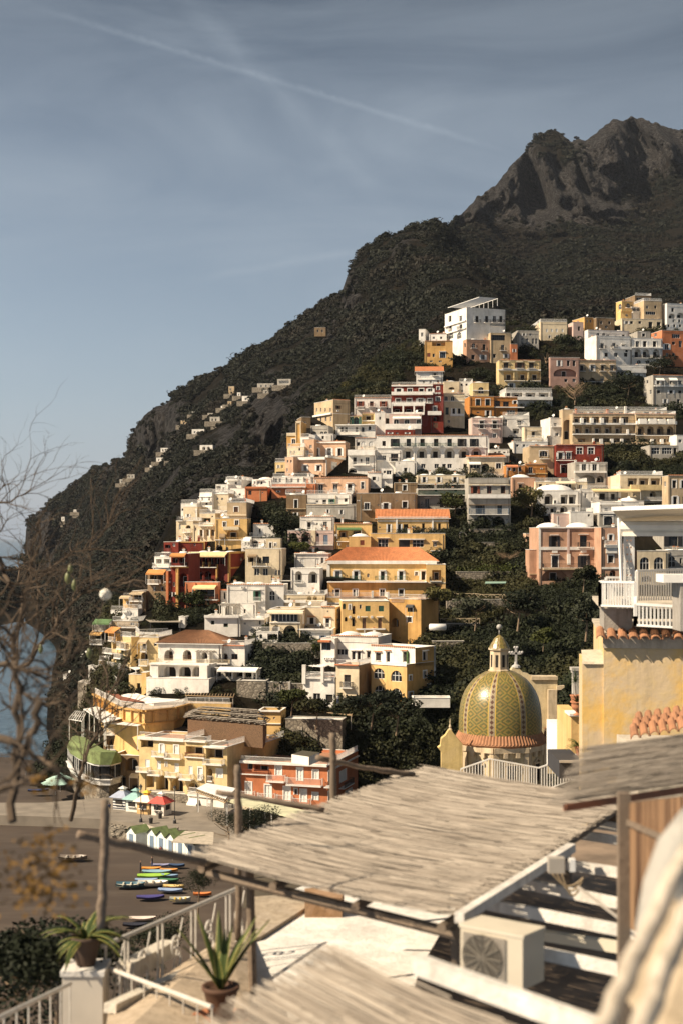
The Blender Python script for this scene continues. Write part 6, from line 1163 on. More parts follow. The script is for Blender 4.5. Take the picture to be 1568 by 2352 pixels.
    # things between church and near house
    def post_col(label, x0, x1, y0, y1, Y, mm, name='pier', cap=True):
        a = at(x0, y1, Y); b = at(x1, y0, Y); w = b.x - a.x; r = empty(name, (a.x + w / 2, Y, a.z), label, name.replace('_', ' ')); q = MB(); q.mat(mm); q.box(((a.x + b.x) / 2, Y + w / 2, (a.z + b.z) / 2), (w, w, b.z - a.z)); q.build('shaft', r)
        if cap: q = MB(); q.mat(mm); q.box(((a.x + b.x) / 2, Y + w / 2, b.z), (w * 1.35, w * 1.35, w * .3)); q.box(((a.x + b.x) / 2, Y + w / 2, b.z - w * .3), (w * 1.15, w * 1.15, w * .2)); q.build('cap', r)
        return r
    post_col('grey stuccoed chimney pier behind the potted palm', 900, 962, 345, 640, 66, wallmat('Z'), 'chimney_pier')
    Yh = 62
    def blk(label, name, x0, x1, y0, y1, Y, dep, mm, extra=None, cat=None):
        a = at(x0, y1, Y); b = at(x1, y0, Y); r = empty(name, ((a.x + b.x) / 2, Y, a.z), label, cat or name.replace('_', ' ')); q = MB(); q.mat(mm); q.obox(a, (b.x - a.x, 0, 0), (0, dep, 0), (0, 0, b.z - a.z)); q.build('wall', r)
        if extra: extra(r, a, b)
        return r
    def wh(r, a, b):
        q = MB(); q.mat(wallmat('X')); w = b.x - a.x; q.box((a.x + w * .62, a.y, b.z - w * 1.5), (w * .45, .06, w * 1.6)); q.lathe((a.x + w * .62, a.y, b.z - w * .7), [(w * .225, 0), (w * .2, .1), (w * .1, .2), (0, .22)], 8, 1, .14); q.build('niche', r)
        q = MB(); q.mat(white()); q.box((a.x + w / 2, a.y + .6, b.z + .06), (w * 1.15, 1.4, .12)); q.build('coping', r)
    blk('white arched house end between the dome and the near ochre house', 'house', 816, 888, 718, 1010, 64, 4, white(), wh)
    def oc(r, a, b):
        q = MB(); q.mat(white()); q.box((b.x - .05, a.y - .05, (a.z + b.z) / 2), (.12, .1, b.z - a.z)); q.box(((a.x + b.x) / 2, a.y + .5, b.z + .05), (b.x - a.x + .2, 1.3, .1)); q.build('trim', r)
    blk('narrow ochre house carrying the terracotta urn', 'house', 888, 962, 628, 1010, 60, 4, wallmat('Y'), oc)
    def rail_run(q, A, B_, h, n, w=.05):
        up = Vector((0, 0, h)); q.bar(A + up, B_ + up, w * 1.5); q.bar(A, B_, w * 1.2)
        for i in range(n + 1): p = A.lerp(B_, i / n); q.bar(p, p + up, w)
    r = empty('railing', at(390, 1000, 56), 'white railing of the terrace in front of the church drum', 'railing'); q = MB(); q.mat(frame('W'))
    for (a, ya), (b_, yb), n in (((215, 952), (392, 890), 10), ((392, 890), (690, 945), 20), ((690, 945), (955, 850), 16)):
        A, B_ = at(a, ya, 56) - Vector((0, 0, .95)), at(b_, yb, 56) - Vector((0, 0, .95)); rail_run(q, A, B_, .95, n, .035)
    q.build('bars', r)
    blk('dark canvas roof edge under the white terrace railing', 'awning', 815, 960, 905, 1010, 52, 3, plain('dark_canvas', (.035, .033, .035), .8), lambda r, a, b: (lambda q: (q.mat(frame('L')), q.box(((a.x + b.x) / 2, a.y - .05, b.z), (b.x - a.x, .1, .08)), q.build('edge', r)))(MB()))
def leafy_pot(label, P, s, kind, name='potted_plant', potm=None, rs=5, up=1.0):
    """P = foot of the pot; s = pot height"""
    r_ = random.Random(rs); root = empty(name, P, label, 'potted plant'); potm = potm or plain('terracotta_pot', (.42, .17, .08), .8, 0, .25, 6)
    q = MB(); q.mat(potm)
    prof = [(.0, 0), (.30, 0), (.34, .08), (.42, .5), (.5, .85), (.56, .9), (.56, 1.0), (.48, 1.0), (.44, .9), (0, .88)] if kind != 'urn' else [(0, 0), (.3, 0), (.3, .1), (.12, .2), (.14, .3), (.38, .5), (.46, .75), (.42, .9), (.54, .98), (.54, 1.05), (.4, 1.03), (0, .95)]
    q.lathe(P, [(a * s, b * s) for a, b in prof], 20); q.build('pot', root, smooth=True)
    q = MB(); q.mat(leafmat('agave_leaf', (.025, .04, .012), (.05, .065, .018))); y_ = plain('leaf_margin', (.26, .23, .06), .6)
    n = {'agave': 30, 'snake': 14, 'palm': 60, 'urn': 16}[kind]
    for i in range(n):
        a = r_.uniform(0, 6.28); L = s * {'agave': 1.7, 'snake': 2.3, 'palm': 1.9, 'urn': 1.0}[kind] * r_.uniform(.6, 1.1); el = {'agave': r_.uniform(.1, 1.2), 'snake': r_.uniform(1.0, 1.5), 'palm': r_.uniform(-.1, 1.4), 'urn': r_.uniform(.2, 1.3)}[kind]
        w = s * {'agave': .12, 'snake': .13, 'palm': .03, 'urn': .07}[kind]; droop = {'agave': 1.4, 'snake': .35, 'palm': 1.2, 'urn': .8}[kind]
        p = Vector(P) + Vector((0, 0, s * (.9 if kind != 'palm' else 1.0 + up))); side = Vector((-math.sin(a), math.cos(a), 0)); pts = []; e = el
        for k in range(7):
            pts.append(p.copy()); p = p + Vector((math.cos(a) * math.cos(e), math.sin(a) * math.cos(e), math.sin(e))) * (L / 6); e -= droop / 6
        ww = [.55, .9, 1, .95, .75, .45, .02]
        for k in range(6):
            nrm = side.cross(pts[k + 1] - pts[k]).normalized() * w * .25
            for sg in (-1, 1):
                q.mat(MATS['agave_leaf']); q.face(pts[k] + nrm * 0, pts[k] + side * w * ww[k] * sg * .75 + nrm, pts[k + 1] + side * w * ww[k + 1] * sg * .75 + nrm, pts[k + 1])
                if kind in ('agave', 'snake'): q.mat(y_); q.face(pts[k] + side * w * ww[k] * sg * .75 + nrm, pts[k] + side * w * ww[k] * sg + nrm * 1.3, pts[k + 1] + side * w * ww[k + 1] * sg + nrm * 1.3, pts[k + 1] + side * w * ww[k + 1] * sg * .75 + nrm)
    q.build('leaves', root)
    if kind == 'palm': q = MB(); q.mat(frame('L')); q.tube([Vector(P) + Vector((0, 0, s * .9)), Vector(P) + Vector((0, 0, s * (1.05 + up)))], [s * .09, s * .05], 6); q.build('trunk', root)
    return root
def nearhouse():
    frm(*Q4); Y = 45.; w1 = None
    m, t, b = newmat('flaking_ochre')
    n1 = nz(t, wpos(t), .55, 7, .65); n2 = nz(t, wpos(t), 3.0, 6, .65); st = nz(t, wpos(t, (2.2, 2.2, .25)), 1.1, 6, .65)
    c = mixc(t, ramp(t, n1, .42, .55), (.66, .42, .13, 1), (.56, .43, .27, 1)); c = mixc(t, ramp(t, n2, .45, .7, 0, .55), c, (.62, .46, .22, 1)); c = mixc(t, ramp(t, st, .52, .75, 0, .55), c, (.30, .24, .17, 1))
    t.links.new(c, b.inputs['Base Color']); b.inputs['Roughness'].default_value = .95; bump(t, b, n2, .6, .04)
    conc = stucco('stained_concrete', (.34, .31, .27), .8, 6); terr = tilemat('aged_terracotta', (.36, .17, .085))
    g = Face((at(1330, 600, Y).x, Y), (math.cos(R(8)), -math.sin(R(8))), (-math.sin(R(8)), -math.cos(R(8))), 1)
    A = g.pt(g.u(1085), 0); d = Vector((g.d[0], g.d[1], 0)); n = Vector((g.n[0], g.n[1], 0)); bk = -n
    root = empty('house', (A.x, A.y, 30), 'near ochre house with flaking plaster and a curved tile eave at the right', 'house')
    zt = at(0, 150, Y).z; q = MB(); q.mat(m); q.obox(A + Vector((0, 0, 28)), d * 16, bk * 9, (0, 0, zt - 28)); q.build('wall', root)
    q = MB(); q.mat(stucco('pale_render', (.55, .48, .38), .7, 4)); q.obox(A - d * .03 + n * .02 + Vector((0, 0, zt - .35)), d * 16, n * .05, (0, 0, .35)); q.obox(A - d * .06 + n * .04 + Vector((0, 0, zt - .02)), d * 16, bk * 9, (0, 0, .1)); q.build('cornice', root)
    q = MB(); q.mat(terr)
    for i in range(46):      # one row of curved tiles
        p = A + d * (-.1 + i * .34) + Vector((0, 0, zt + .10)); jit = rnd.uniform(-.03, .03); o = p + n * (.42 + jit) - Vector((0, 0, .14)); e = p + bk * .5 + Vector((0, 0, .12)); N_ = 6
        for k in range(N_):
            a0, a1 = math.pi * k / N_, math.pi * (k + 1) / N_; f_ = lambda b0, a_, r0: b0 + d * (r0 * math.cos(a_)) + Vector((0, 0, r0 * .8 * math.sin(a_)))
            q.face(f_(o, a0, .15), f_(o, a1, .15), f_(e, a1, .12), f_(e, a0, .12)); q.face(f_(o, a0, .15), f_(o, a1, .15), f_(o, a1, .125), f_(o, a0, .125)); q.face(f_(o, a0, .125), f_(o, a1, .125), f_(e, a1, .1), f_(e, a0, .1))
        q.obox(p + d * .13 + n * .3 - Vector((0, 0, .15)), d * .1, bk * .8 , (0, 0, .04))
    q.build('eave_tiles', root)
    B0 = at(955, 0, Y + .35); q = MB(); q.mat(m); B0.z = 28; zl_ = at(0, 312, Y + .35).z; q.obox(B0, d * 4.1, bk * 4, (0, 0, zl_ - 28)); q.mat(stucco('pale_render', (1, 1, 1))); a, b_ = B0 + Vector((0, 0, zl_ - 28)), B0 + d * 4.1 + Vector((0, 0, zl_ - 28)); q.face(a - n * -.08, b_, b_ + bk * 1.4 + Vector((0, 0, .5)), a + bk * 1.2 + Vector((0, 0, .35))); q.build('side_wing', root)
    frm(*Z3)
    q = MB(); q.mat(conc); a = at(1087, 945, Y + .5); z1 = at(0, 812, Y + .5).z; q.obox(a, d * (at(1275, 0, Y).x - a.x), bk * 3.5, (0, 0, z1 - a.z)); q.build('parapet', root)
    q = MB(); q.mat(stucco('pale_render', (1, 1, 1))); a = at(1062, 812, Y); q.obox(a, d * 17, bk * 7, (0, 0, .12)); q.build('terrace_slab', root)
    r = empty('railing', a, 'white painted terrace railing with vertical bars above the near ochre house', 'railing'); q = MB(); q.mat(frame('W'))
    def run(A, B_, h, n, w=.045):
        up = Vector((0, 0, h)); q.bar(A + up, B_ + up, w * 1.6); q.bar(A + up * .04, B_ + up * .04, w * 1.3)
        for i in range(n + 1): p = A.lerp(B_, i / n); q.bar(p, p + up, w if i % n else w * 2)
    run(at(1062, 800, Y - .2), at(1275, 806, Y - .8), at(0, 650, Y).z - at(0, 800, Y).z, 13); run(at(1062, 800, Y - .2), at(1100, 780, Y + 4), at(0, 650, Y).z - at(0, 800, Y).z, 6)
    run(at(1285, 782, Y + 3), at(1640, 765, Y + 4), 1.1, 24); run(at(1100, 782, Y + 4), at(1285, 782, Y + 4), .9, 10)
    run(at(1278, 918, Y - 1.4), at(1560, 935, Y - 2.0), at(0, 785, Y - 1.4).z - at(0, 918, Y - 1.4).z, 12, .05); run(at(1278, 918, Y - 1.4), at(1278, 800, Y - .8), .3, 1, .05); q.build('bars', r)
    r = empty('pillar', at(1240, 800, Y), 'white lattice iron pillar holding up the terrace awning', 'pillar'); q = MB(); q.mat(frame('W')); zt, zb = at(0, 335, Y).z, at(0, 800, Y).z; x0, x1 = at(1214, 0, Y).x, at(1265, 0, Y).x
    for x in (x0, x1): q.bar((x, Y, zb), (x, Y, zt), .07)
    nn = 11; h = (zt - zb) / nn; xm = (x0 + x1) / 2; rr_ = (x1 - x0) / 2
    for i in range(nn):
        z = zb + i * h; q.bar((x0, Y, z), (x1, Y, z), .04)
        for sg in (-1, 1):
            pts = [(xm + sg * rr_ * (.95 - .9 * math.sin(math.pi * k / 6)) , Y, z + h * k / 6) for k in range(7)]; q.tube(pts, .022, 5, False)
        for a_ in range(4): q.bar((xm - .12 * math.cos(a_ * .785), Y, z + h - .12 * math.sin(a_ * .785)), (xm + .12 * math.cos(a_ * .785), Y, z + h + .12 * math.sin(a_ * .785)), .03)
    q.build('lattice', r)
    r = empty('awning', at(1300, 260, Y), 'large cream terrace awning with a rolled white valance at the right', 'awning'); cv = plain('awning_canvas', (.62, .55, .42), .8, 0, .1, .6); q = MB(); q.mat(cv)
    P = [at(1140, 206, Y - 2.5), at(1640, 188, Y - 4.5), at(1640, 262, Y + 1), at(1200, 275, Y + 1)]; q.face(*P); q.face(*[p - Vector((0, 0, .05)) for p in P]); q.mat(frame('W')); q.bar(P[0], P[1], .14, .12); q.bar(P[0], P[3], .06); q.build('canvas', r)
    q = MB(); q.mat(plain('valance_white', (.68, .64, .56), .7)); a, b_ = at(1195, 318, Y), at(1640, 318, Y - 1); q.tube([a, b_], .20, 10); q.obox(a - Vector((0, .2, .28)), b_ - a, (0, .4, 0), (0, 0, .12)); q.build('roller', r)
    q = MB(); q.mat(frame('W')); q.tube([at(1176, 262, Y), at(1192, 650, Y - .3)], .05, 8); q.tube([at(1186, 262, Y), at(1200, 650, Y - .3)], .03, 8); q.build('post', r); q = MB(); q.mat(conc); q.obox(at(1200, 290, Y + 1.4), d * 12, (0, .3, 0), (0, 0, .35)); q.build('beam', r)
    r = empty('wall', at(1500, 655, Y - 3), 'white capped low wall beside the terrace railing at the right edge', 'wall'); q = MB(); q.mat(white()); q.obox(at(1450, 655, Y - 4), d * 6, (0, 1, 0), (0, 0, at(0, 605, Y - 4).z - at(0, 655, Y - 4).z)); q.build('coping', r); q = MB(); q.mat(conc); q.obox(at(1552, 950, Y - 4), d * 5, (0, 1, 0), (0, 0, at(0, 655, Y - 4).z - at(0, 950, Y - 4).z)); q.build('pier', r)
    frm(*Q4)
    leafy_pot('terracotta urn with small plants standing on the narrow ochre house', at(925, 626, 59), .56, 'urn', rs=3)
    leafy_pot('potted palm with a thin trunk and a tuft of fronds above the urn', at(912, 560, 61), .42, 'palm', rs=4, up=1.3)
    leafy_pot('dark spiky plant in a pot beside the near ochre house', at(938, 870, 54), .36, 'agave', rs=8)
# ---------------------------------------------------------------- terraces, pergolas and railings close to the camera
def reedroof(label, P0, P1, P3, mm, pitch=.0145, group=None, name='reed_roof', seed=1, sag=.05, hg=.7):
    """P0->P1 is the way the reeds lie, P0->P3 across them"""
    r_ = random.Random(seed); root = empty(name, (P0 + P1 + P3) / 3, label, 'pergola roof', group); q = MB(); q.mat(mm)
    a, c = P1 - P0, P3 - P0; La = a.length; n = int(c.length / pitch); ad = a.normalized(); cd = c.normalized(); up = ad.cross(cd).normalized(); up = up if up.z > 0 else -up
    for lay in range(2):
        for i in range(n):
            base = P0 + c * ((i + r_.uniform(-.2, .2)) / n) + up * (.02 * lay + r_.uniform(-.006, .01)); x = r_.uniform(-.2, .14)
            while x < La:
                L = r_.uniform(.45, 1.5); x1 = min(x + L, La + r_.uniform(-.16, .14)); 
                if x1 - x < .2: break
                w = pitch * r_.uniform(.4, .75); sg = lambda s_: -sag * math.sin(math.pi * max(0, min(1, s_ / La))) + .02 * noise.noise(Vector((s_ * .8, i * .05, seed)))
                p, p2 = base + ad * x + up * sg(x), base + ad * x1 + cd * r_.uniform(-.03, .03) + up * (sg(x1) + r_.uniform(0, .015))
                t0, t1, t2 = cd * -w, up * w * hg, cd * w
                q.face(p + t0, p2 + t0, p2 + t1, p + t1); q.face(p + t1, p2 + t1, p2 + t2, p + t2); x = x1 + r_.uniform(-.3, .05)
    q.build('reeds', root)
    return root
def reedmat(name, c1, c2):
    m, t, b = newmat(name); n = nz(t, wpos(t, (1, 1, 1)), 1.3, 6, .7); f_ = nd(t, 'ShaderNodeNewGeometry').outputs['Random Per Island']
    c = mixc(t, f_, col4(c1), col4(c2)); c = mixc(t, ramp(t, n, .46, .72, 0, .4), c, col4(c1, .6)); t.links.new(c, b.inputs['Base Color']); b.inputs['Roughness'].default_value = .8
    return m
def pole(label, pts, r, mm=None, name='wooden_pole', group=None, cat=None):
    P = [Vector(p) for p in pts]; rr_ = random.Random(int(P[0].x * 100)); n = 14; path = []; rs = []
    for i in range(n + 1):
        s = i / n * (len(P) - 1); k = min(int(s), len(P) - 2); p = P[k].lerp(P[k + 1], s - k); path.append(p + Vector((rr_.uniform(-1, 1), 0, rr_.uniform(-1, 1))) * r * .18); rs.append(r * rr_.uniform(.85, 1.12))
    q = MB(); q.mat(mm or wood()); q.tube(path, rs, 9); o = q.build(name, loc=P[-1], smooth=True); tag(o, label, cat or 'pole', group); return o
def wood(): 
    if 'weathered_wood' in MATS: return MATS['weathered_wood']
    m, t, b = newmat('weathered_wood'); n = nz(t, wpos(t, (3, 3, 3)), 6, 6, .7); n2 = nz(t, wpos(t), 1.5, 4)
    t.links.new(mixc(t, ramp(t, n2, .4, .6), mixc(t, ramp(t, n, .3, .7), (.09, .06, .04, 1), (.27, .20, .14, 1)), (.16, .12, .085, 1)), b.inputs['Base Color']); b.inputs['Roughness'].default_value = .9; bump(t, b, n, .6, .01); return m
def foreground():
    global reed
    reed = reedmat('grey_reed', (.165, .135, .105), (.37, .32, .262))
    frm(*FULL); z1 = 43.3
    L, FRt, Bk, RB = gp(452, 1968, z1), gp(1026, 2104, z1), gp(985, 1763, z1), gp(1440, 1832, z1)
    reedroof('large weathered reed roof spread across the terrace below', L, FRt, Bk, reed, seed=2)
    root = empty('pergola', (L + RB) / 2 - Vector((0, 0, 3)), 'dark pole frame carrying the large reed roof', 'pergola'); dn = Vector((0, 0, -.13)); q = MB(); q.mat(wood())
    for k in (0.02, .34, .67, .98): q.tube([L.lerp(FRt, k) + dn * 1.0, Bk.lerp(RB, k) + dn * 1.0], .05, 7)
    q.build('rafters', root); q = MB(); q.mat(wood())
    for k in (.04, .5, .95): q.tube([L.lerp(Bk, k) + dn * 1.9, FRt.lerp(RB, k) + dn * 1.9], .06, 7)
    q.build('beams', root)
    for x, y, y2 in ((574, 1990, 2300), (1040, 2105, 2240), (1300, 1945, 2060)):
        p = gp(x, y, z1 - .2); q = MB(); q.mat(wood()); zz = H - (y2 * .4354 - HY) / F * p.y; q.tube([p, (p.x + .04, p.y, zz)], .05, 8); q.build('post', root)
    # second reed roof, right, with cane wall
    z2 = 44.7; a, b_, c_ = gp(1296, 1842, z2), gp(1600, 1797, z2), gp(1353, 1780, z2)
    reedroof('grey reed roof at the right edge over the cane wall', a, b_, gp(1330, 1738, z2 + .0) if False else a + (gp(1580, 1690, z2) - gp(1580, 1800, z2)), reed, seed=5, sag=.0, hg=.3)
    q = MB(); q.mat(plain('red_timber', (.30, .12, .06), .8, 0, .2, 4)); q.bar(a - Vector((0, 0, .05)), b_ - Vector((0, 0, .05)), .04, .06); q.build('edge_board', loc=a, tag_=('red brown edge board along the right reed roof', 'board'))
    root = empty('cane_wall', gp(1500, 1850, z2) - Vector((0, 0, 3)), 'brown wall of upright canes under the right reed roof', 'wall'); q = MB(); q.mat(reedmat('brown_cane', (.10, .05, .025), (.32, .19, .10))); p, p2 = at(1438, 1845, 12.5), at(1640, 1820, 11.0); z_b = at(0, 2160, 12).z
    for i in range(58):
        s = p.lerp(p2, i / 57); r0 = .018 * rnd.uniform(.7, 1.2); q.tube([s, (s.x + rnd.uniform(-.02, .02), s.y + rnd.uniform(-.02, .02), z_b)], r0, 5, False)
    q.build('canes', root); q = MB(); q.mat(wood())
    for zz in (p.z - .15, p.z - 1.3): q.bar((p.x, p.y - .05, zz), (p2.x, p2.y - .05, zz), .05)
    q.bar((p.x - .03, p.y - .03, p.z + .1), (p.x - .03, p.y - .03, z_b - 2), .1); q.build('frame', root)
    # third reed roof, bottom
    z3 = 44.4; t_, l_, r_ = gp(772, 2184, z3), gp(500, 2372, z3), gp(1260, 2400, z3)
    reedroof('nearest reed roof at the bottom of the view', t_, r_, t_ + (l_ - t_) * 1.6, reed, seed=9, sag=.03)
    # tiles fragment at right
    q = MB(); q.mat(tilemat('aged_terracotta', (.36, .17, .085)))
    for row in range(3):
        for i in range(9):
            o = at(1470 + i * 22 - row * 6, 1668 + row * 14 - i * 3.4, 34 - row * .5); N_ = 5; e = o + Vector((.08, .6, .2)); d = Vector((.26, -.05, .06)).normalized()
            for k in range(N_):
                a0, a1 = math.pi * k / N_, math.pi * (k + 1) / N_; f_ = lambda b0, a_, r0: b0 + d * (r0 * math.cos(a_)) + Vector((0, 0, r0 * math.sin(a_))); q.face(f_(o, a0, .11), f_(o, a1, .11), f_(e, a1, .09), f_(e, a0, .09)); q.face(f_(o, a0, .11), f_(o, a1, .11), f_(o, a1, .085), f_(o, a0, .085))
    q.mat(stucco('pale_render', (1, 1, 1))); o = at(1465, 1712, 33.2); q.obox(o - Vector((0, 0, 9)), (4.5, -.6, .0), (0, 2.6, 0), (0, 0, 8.9))
    q.build('tile_roof', loc=at(1520, 1680, 34), tag_=('broken edge of an old terracotta roof above the right reed roof', 'roof'))
    # terrace floors under the pergolas
    fl = stucco('terrace_white', (.72, .69, .64), .35, 5); z4 = 41.2
    q = MB(); q.mat(fl); Pf = [gp(x, y, z4) for x, y in ((560, 2200), (575, 2080), (760, 2010), (1080, 2080), (1120, 2200), (900, 2400), (560, 2330))]; q.face(*Pf)
    for a, b_ in zip(Pf, Pf[1:] + Pf[:1]): q.face(a, b_, b_ - Vector((0, 0, 6)), a - Vector((0, 0, 6)))
    q.build('terrace_floor', loc=Pf[0], tag_=(None, None, None, 'structure'))
    q = MB(); q.mat(plain('brown_roofing', (.20, .145, .10), .95, 0, .45, 1.4)); P2 = [gp(x, y, 41.6) for x, y in ((1060, 2060), (1300, 1930), (1460, 1830), (1700, 1850), (1700, 2500), (900, 2500), (960, 2230))]; q.face(*P2)
    for a, b_ in zip(P2, P2[1:] + P2[:1]): q.face(a, b_, b_ - Vector((0, 0, 6)), a - Vector((0, 0, 6)))
    q.build('lower_roof', loc=P2[0], tag_=(None, None, None, 'structure'))
    q = MB(); q.mat(stucco('ochre_step', (.36, .22, .12), .5, 4)); Ps = [gp(x, y, 41.5) for x, y in ((700, 2062), (700, 2040), (790, 2035), (785, 2062))]; q.face(*Ps)
    for a, b_ in zip(Ps, Ps[1:] + Ps[:1]): q.face(a, b_, b_ - Vector((0, 0, .32)), a - Vector((0, 0, .32)))
    q.build('step_wall', loc=Ps[0], tag_=('short ochre wall at the back of the white terrace', 'wall'))
    q = MB(); q.mat(stucco('mosaic_floor', (.40, .33, .245), .7, 9)); Pm = [gp(x, y, 41.26) for x, y in ((560, 2160), (575, 2060), (700, 2050), (700, 2085), (600, 2150))]; q.face(*Pm); 
    for a, b_ in zip(Pm, Pm[1:] + Pm[:1]): q.face(a, b_, b_ - Vector((0, 0, .05)), a - Vector((0, 0, .05)))
    q.build('gravel_terrace', loc=Pm[0], tag_=(None, None, None, 'structure'))
    wp = stucco('white_beam_paint', (.70, .66, .60), .5, 8)
    def beam(label, p, q_, w, h, mm=None, name='timber_beam', group=None):
        q = MB(); q.mat(mm or wp); q.bar(p, q_, w, h); o = q.build(name, loc=p); tag(o, label, 'beam', group); return o
    beam('long low white wall top running past the nearest reed roof', gp(960, 2215, 44.2), gp(1400, 2375, 44.2), .09, .12, name='white_beam')
    frm(*Q8)
    beam('white diagonal edge beam along the right side of the large reed roof', gp(205, 1175, 43.3), gp(890, 745, 43.3), .10, .1, name='white_beam')
    for (x0, y0, x1, y1), lab in zip(((860, 850, 1300, 915), (600, 965, 1300, 1110), (380, 1090, 1300, 1270), (690, 1385, 1240, 1500), (930, 665, 1300, 720), (1000, 600, 1300, 640)), ('white rafter second behind the wooden junction box', 'white rafter right below the junction box cables', 'long white rafter touching the top of the cooling unit', 'white rafter in front of the right side of the cooling unit', 'shaded rafter just under the reed roof corner', 'farthest rafter against the cane wall')):
        beam(lab, gp(x0, y0, 43.0), gp(x1, y1, 43.0), .055, .12, name='rafter', group='white rafters over the service roof')
    beam('long painted pipe duct across the service roof', gp(700, 1275, 42.5), gp(1230, 1360, 42.5), .11, .11, plain('cream_duct', (.60, .54, .42), .6), name='pipe')
    beam('thin cable conduit running down to the right pipe', gp(930, 985, 43.4), gp(1290, 1260, 43.6), .022, .022, frame('L'), name='conduit')
    q = MB(); q.mat(frame('L')); p = gp(795, 850, 43.5); q.box(p, (.17, .12, .16)); q.mat(plain('cable_jacket', (.26, .19, .11), .7)); [q.tube([p + Vector((s + (.28 - s) * k / 10, -.08, -.08 - (.16 + s) * math.sin(math.pi * k / 10) - .04 * k / 10)) for k in range(11)], .012, 5) for s in (-.05, 0, .05)]; q.mat(frame('W')); q.box(p + Vector((.17, 0, 0)), (.06, .1, .13))
    q.build('junction_box', loc=p, tag_=('wooden junction box with looping cables at the reed roof edge', 'junction box'))
    # cooling unit
    acm = plain('cream_enamel', (.50, .44, .34), .5, 0, .06, 2); Y0 = 13.2
    a, b_, c_ = at(212, 1562, Y0 + .25), at(592, 1615, Y0 - .15), at(722, 1560, Y0 + .15); zt = at(592, 1300, Y0 - .15).z; zb = b_.z; a.z = c_.z = zb; D_ = a + c_ - b_; up = Vector((0, 0, zt - zb))
    root = empty('cooling_unit', (a + c_) / 2, 'cream outdoor cooling unit with a round fan grille on the service roof', 'cooling unit'); q = MB(); q.mat(acm); q.obox(b_, a - b_, c_ - b_, up); q.build('casing', root)
    e = (a - b_); n = Vector((e.y, -e.x, 0)).normalized(); n = n if n.y < 0 else -n; q = MB(); q.mat(dark()); cc = b_ + e * .62 + up * .5 + n * .015; ed = e.normalized(); R_ = up.length * .44
    q.face(*[cc + ed * R_ * math.cos(k * math.pi / 12) + Vector((0, 0, R_ * math.sin(k * math.pi / 12))) for k in range(24)]); q.mat(plain('grille_grey', (.16, .14, .11), .6))
    for k in range(1, 9): rr_ = R_ * k / 8; pts = [cc + n * .02 + ed * rr_ * math.cos(j * math.pi / 12) + Vector((0, 0, rr_ * math.sin(j * math.pi / 12))) for j in range(25)]; q.tube(pts, .006, 4, False)
    for k in range(6): ang = k * math.pi / 6; q.bar(cc + n * .025 - (ed * math.cos(ang) + Vector((0, 0, math.sin(ang)))) * R_, cc + n * .025 + (ed * math.cos(ang) + Vector((0, 0, math.sin(ang)))) * R_, .012)
    q.build('fan_grille', root); q = MB(); q.mat(frame('L'))
    for k in range(22): q.obox(b_ + n * .012 + e * .26 + up * (.08 + k * .04), e * .7, n * .012, up * .012)
    q.build('louvres', root); q = MB(); q.mat(plain('cream_enamel2', (.56, .5, .39), .5)); q.obox(b_ - e * .02 - (c_ - b_) * .02 + up, e * 1.04, (c_ - b_) * 1.04, (0, 0, .03)); q.build('lid', root)
    # pipes and curved rail close at the right
    pw = stucco('old_white_paint', (.54, .47, .38), .7, 14)
    pole('nearest white painted log rail slanting down at the right', [at(1600, 760, 5.2), at(1380, 1200, 4.9), at(1075, 1850, 4.5)], .036, pw, 'log_rail')
    pole('second white painted log rail at the bottom right corner', [at(1620, 1080, 5.0), at(1480, 1400, 4.8), at(1300, 1900, 4.5)], .038, pw, 'log_rail')
    q = MB(); q.mat(stucco('smooth_white', (.42, .40, .36), .2, 3)); q.tube([at(1440, 1500, 6.6), at(1435, 1250, 6.6), at(1475, 1000, 6.7), at(1550, 780, 6.8), at(1680, 610, 6.9)], [.12, .12, .12, .12, .12], 16); q.build('curved_flue', loc=at(1440, 1400, 6.6), smooth=True, tag_=('smooth curved white flue behind the log rails', 'flue'))
    root = empty('terrace_wall', at(1600, 1900, 4), 'cream plaster wall edge behind the log rails at the bottom right', 'wall'); q = MB(); q.mat(stucco('cream_wall', (.46, .37, .26), .5, 10)); Pq = [at(1640, 1250, 5.6), at(1700, 1250, 5.6), at(1700, 1950, 5.0), at(1400, 1950, 5.0)]; q.face(*Pq); q.face(*[p + Vector((0, .5, 0)) for p in Pq]); [q.face(x, y, y + Vector((0, .5, 0)), x + Vector((0, .5, 0))) for x, y in zip(Pq, Pq[1:] + Pq[:1])]; q.build('face', root)
    # posts and poles left of the roof
    frm(*FULL)
    pole('dark wooden post in front of the beach with a horizontal pole across it', [at(243, 1838, 13), at(240, 1960, 13), at(232, 2130, 13)], .042)
    pole('horizontal weathered pole reaching left from the large reed roof', [at(180, 1916, 14.5), at(300, 1942, 14.8), at(470, 1982, 15.5)], .047)
    pole('pale wooden post rising in front of the orange house', [at(546, 1758, 18), at(547, 1850, 18), at(548, 2160, 18)], .046)
    pole('horizontal weathered pole crossing the post before the orange house', [at(497, 1819, 19), at(620, 1838, 19), at(745, 1860, 19)], .034)
    pole('tall wooden post at the right end of the orange house', [at(764, 1684, 21), at(765, 1760, 21), at(768, 1960, 21)], .052)
    pole('weathered pole pointing right toward the church dome', [at(728, 1740, 21), at(820, 1760, 21.5), at(950, 1780, 22)], .042)
    frm(*Q6)
    wi = plain('white_iron', (.54, .50, .44), .5, .0, .15, 8)
    A0, A1 = at(640, 1232, 16.5), at(1580, 828, 20.0); root = empty('iron_railing', A0, 'white wrought iron railing with scrolls beside the large post', 'railing'); q = MB(); q.mat(wi); q.tube([A0, A1], .028, 8); lo = Vector((0, 0, -.95)); q.tube([A0 + lo, A1 + lo], .018, 6); q.build('handrail', root)
    q = MB(); q.mat(wi)
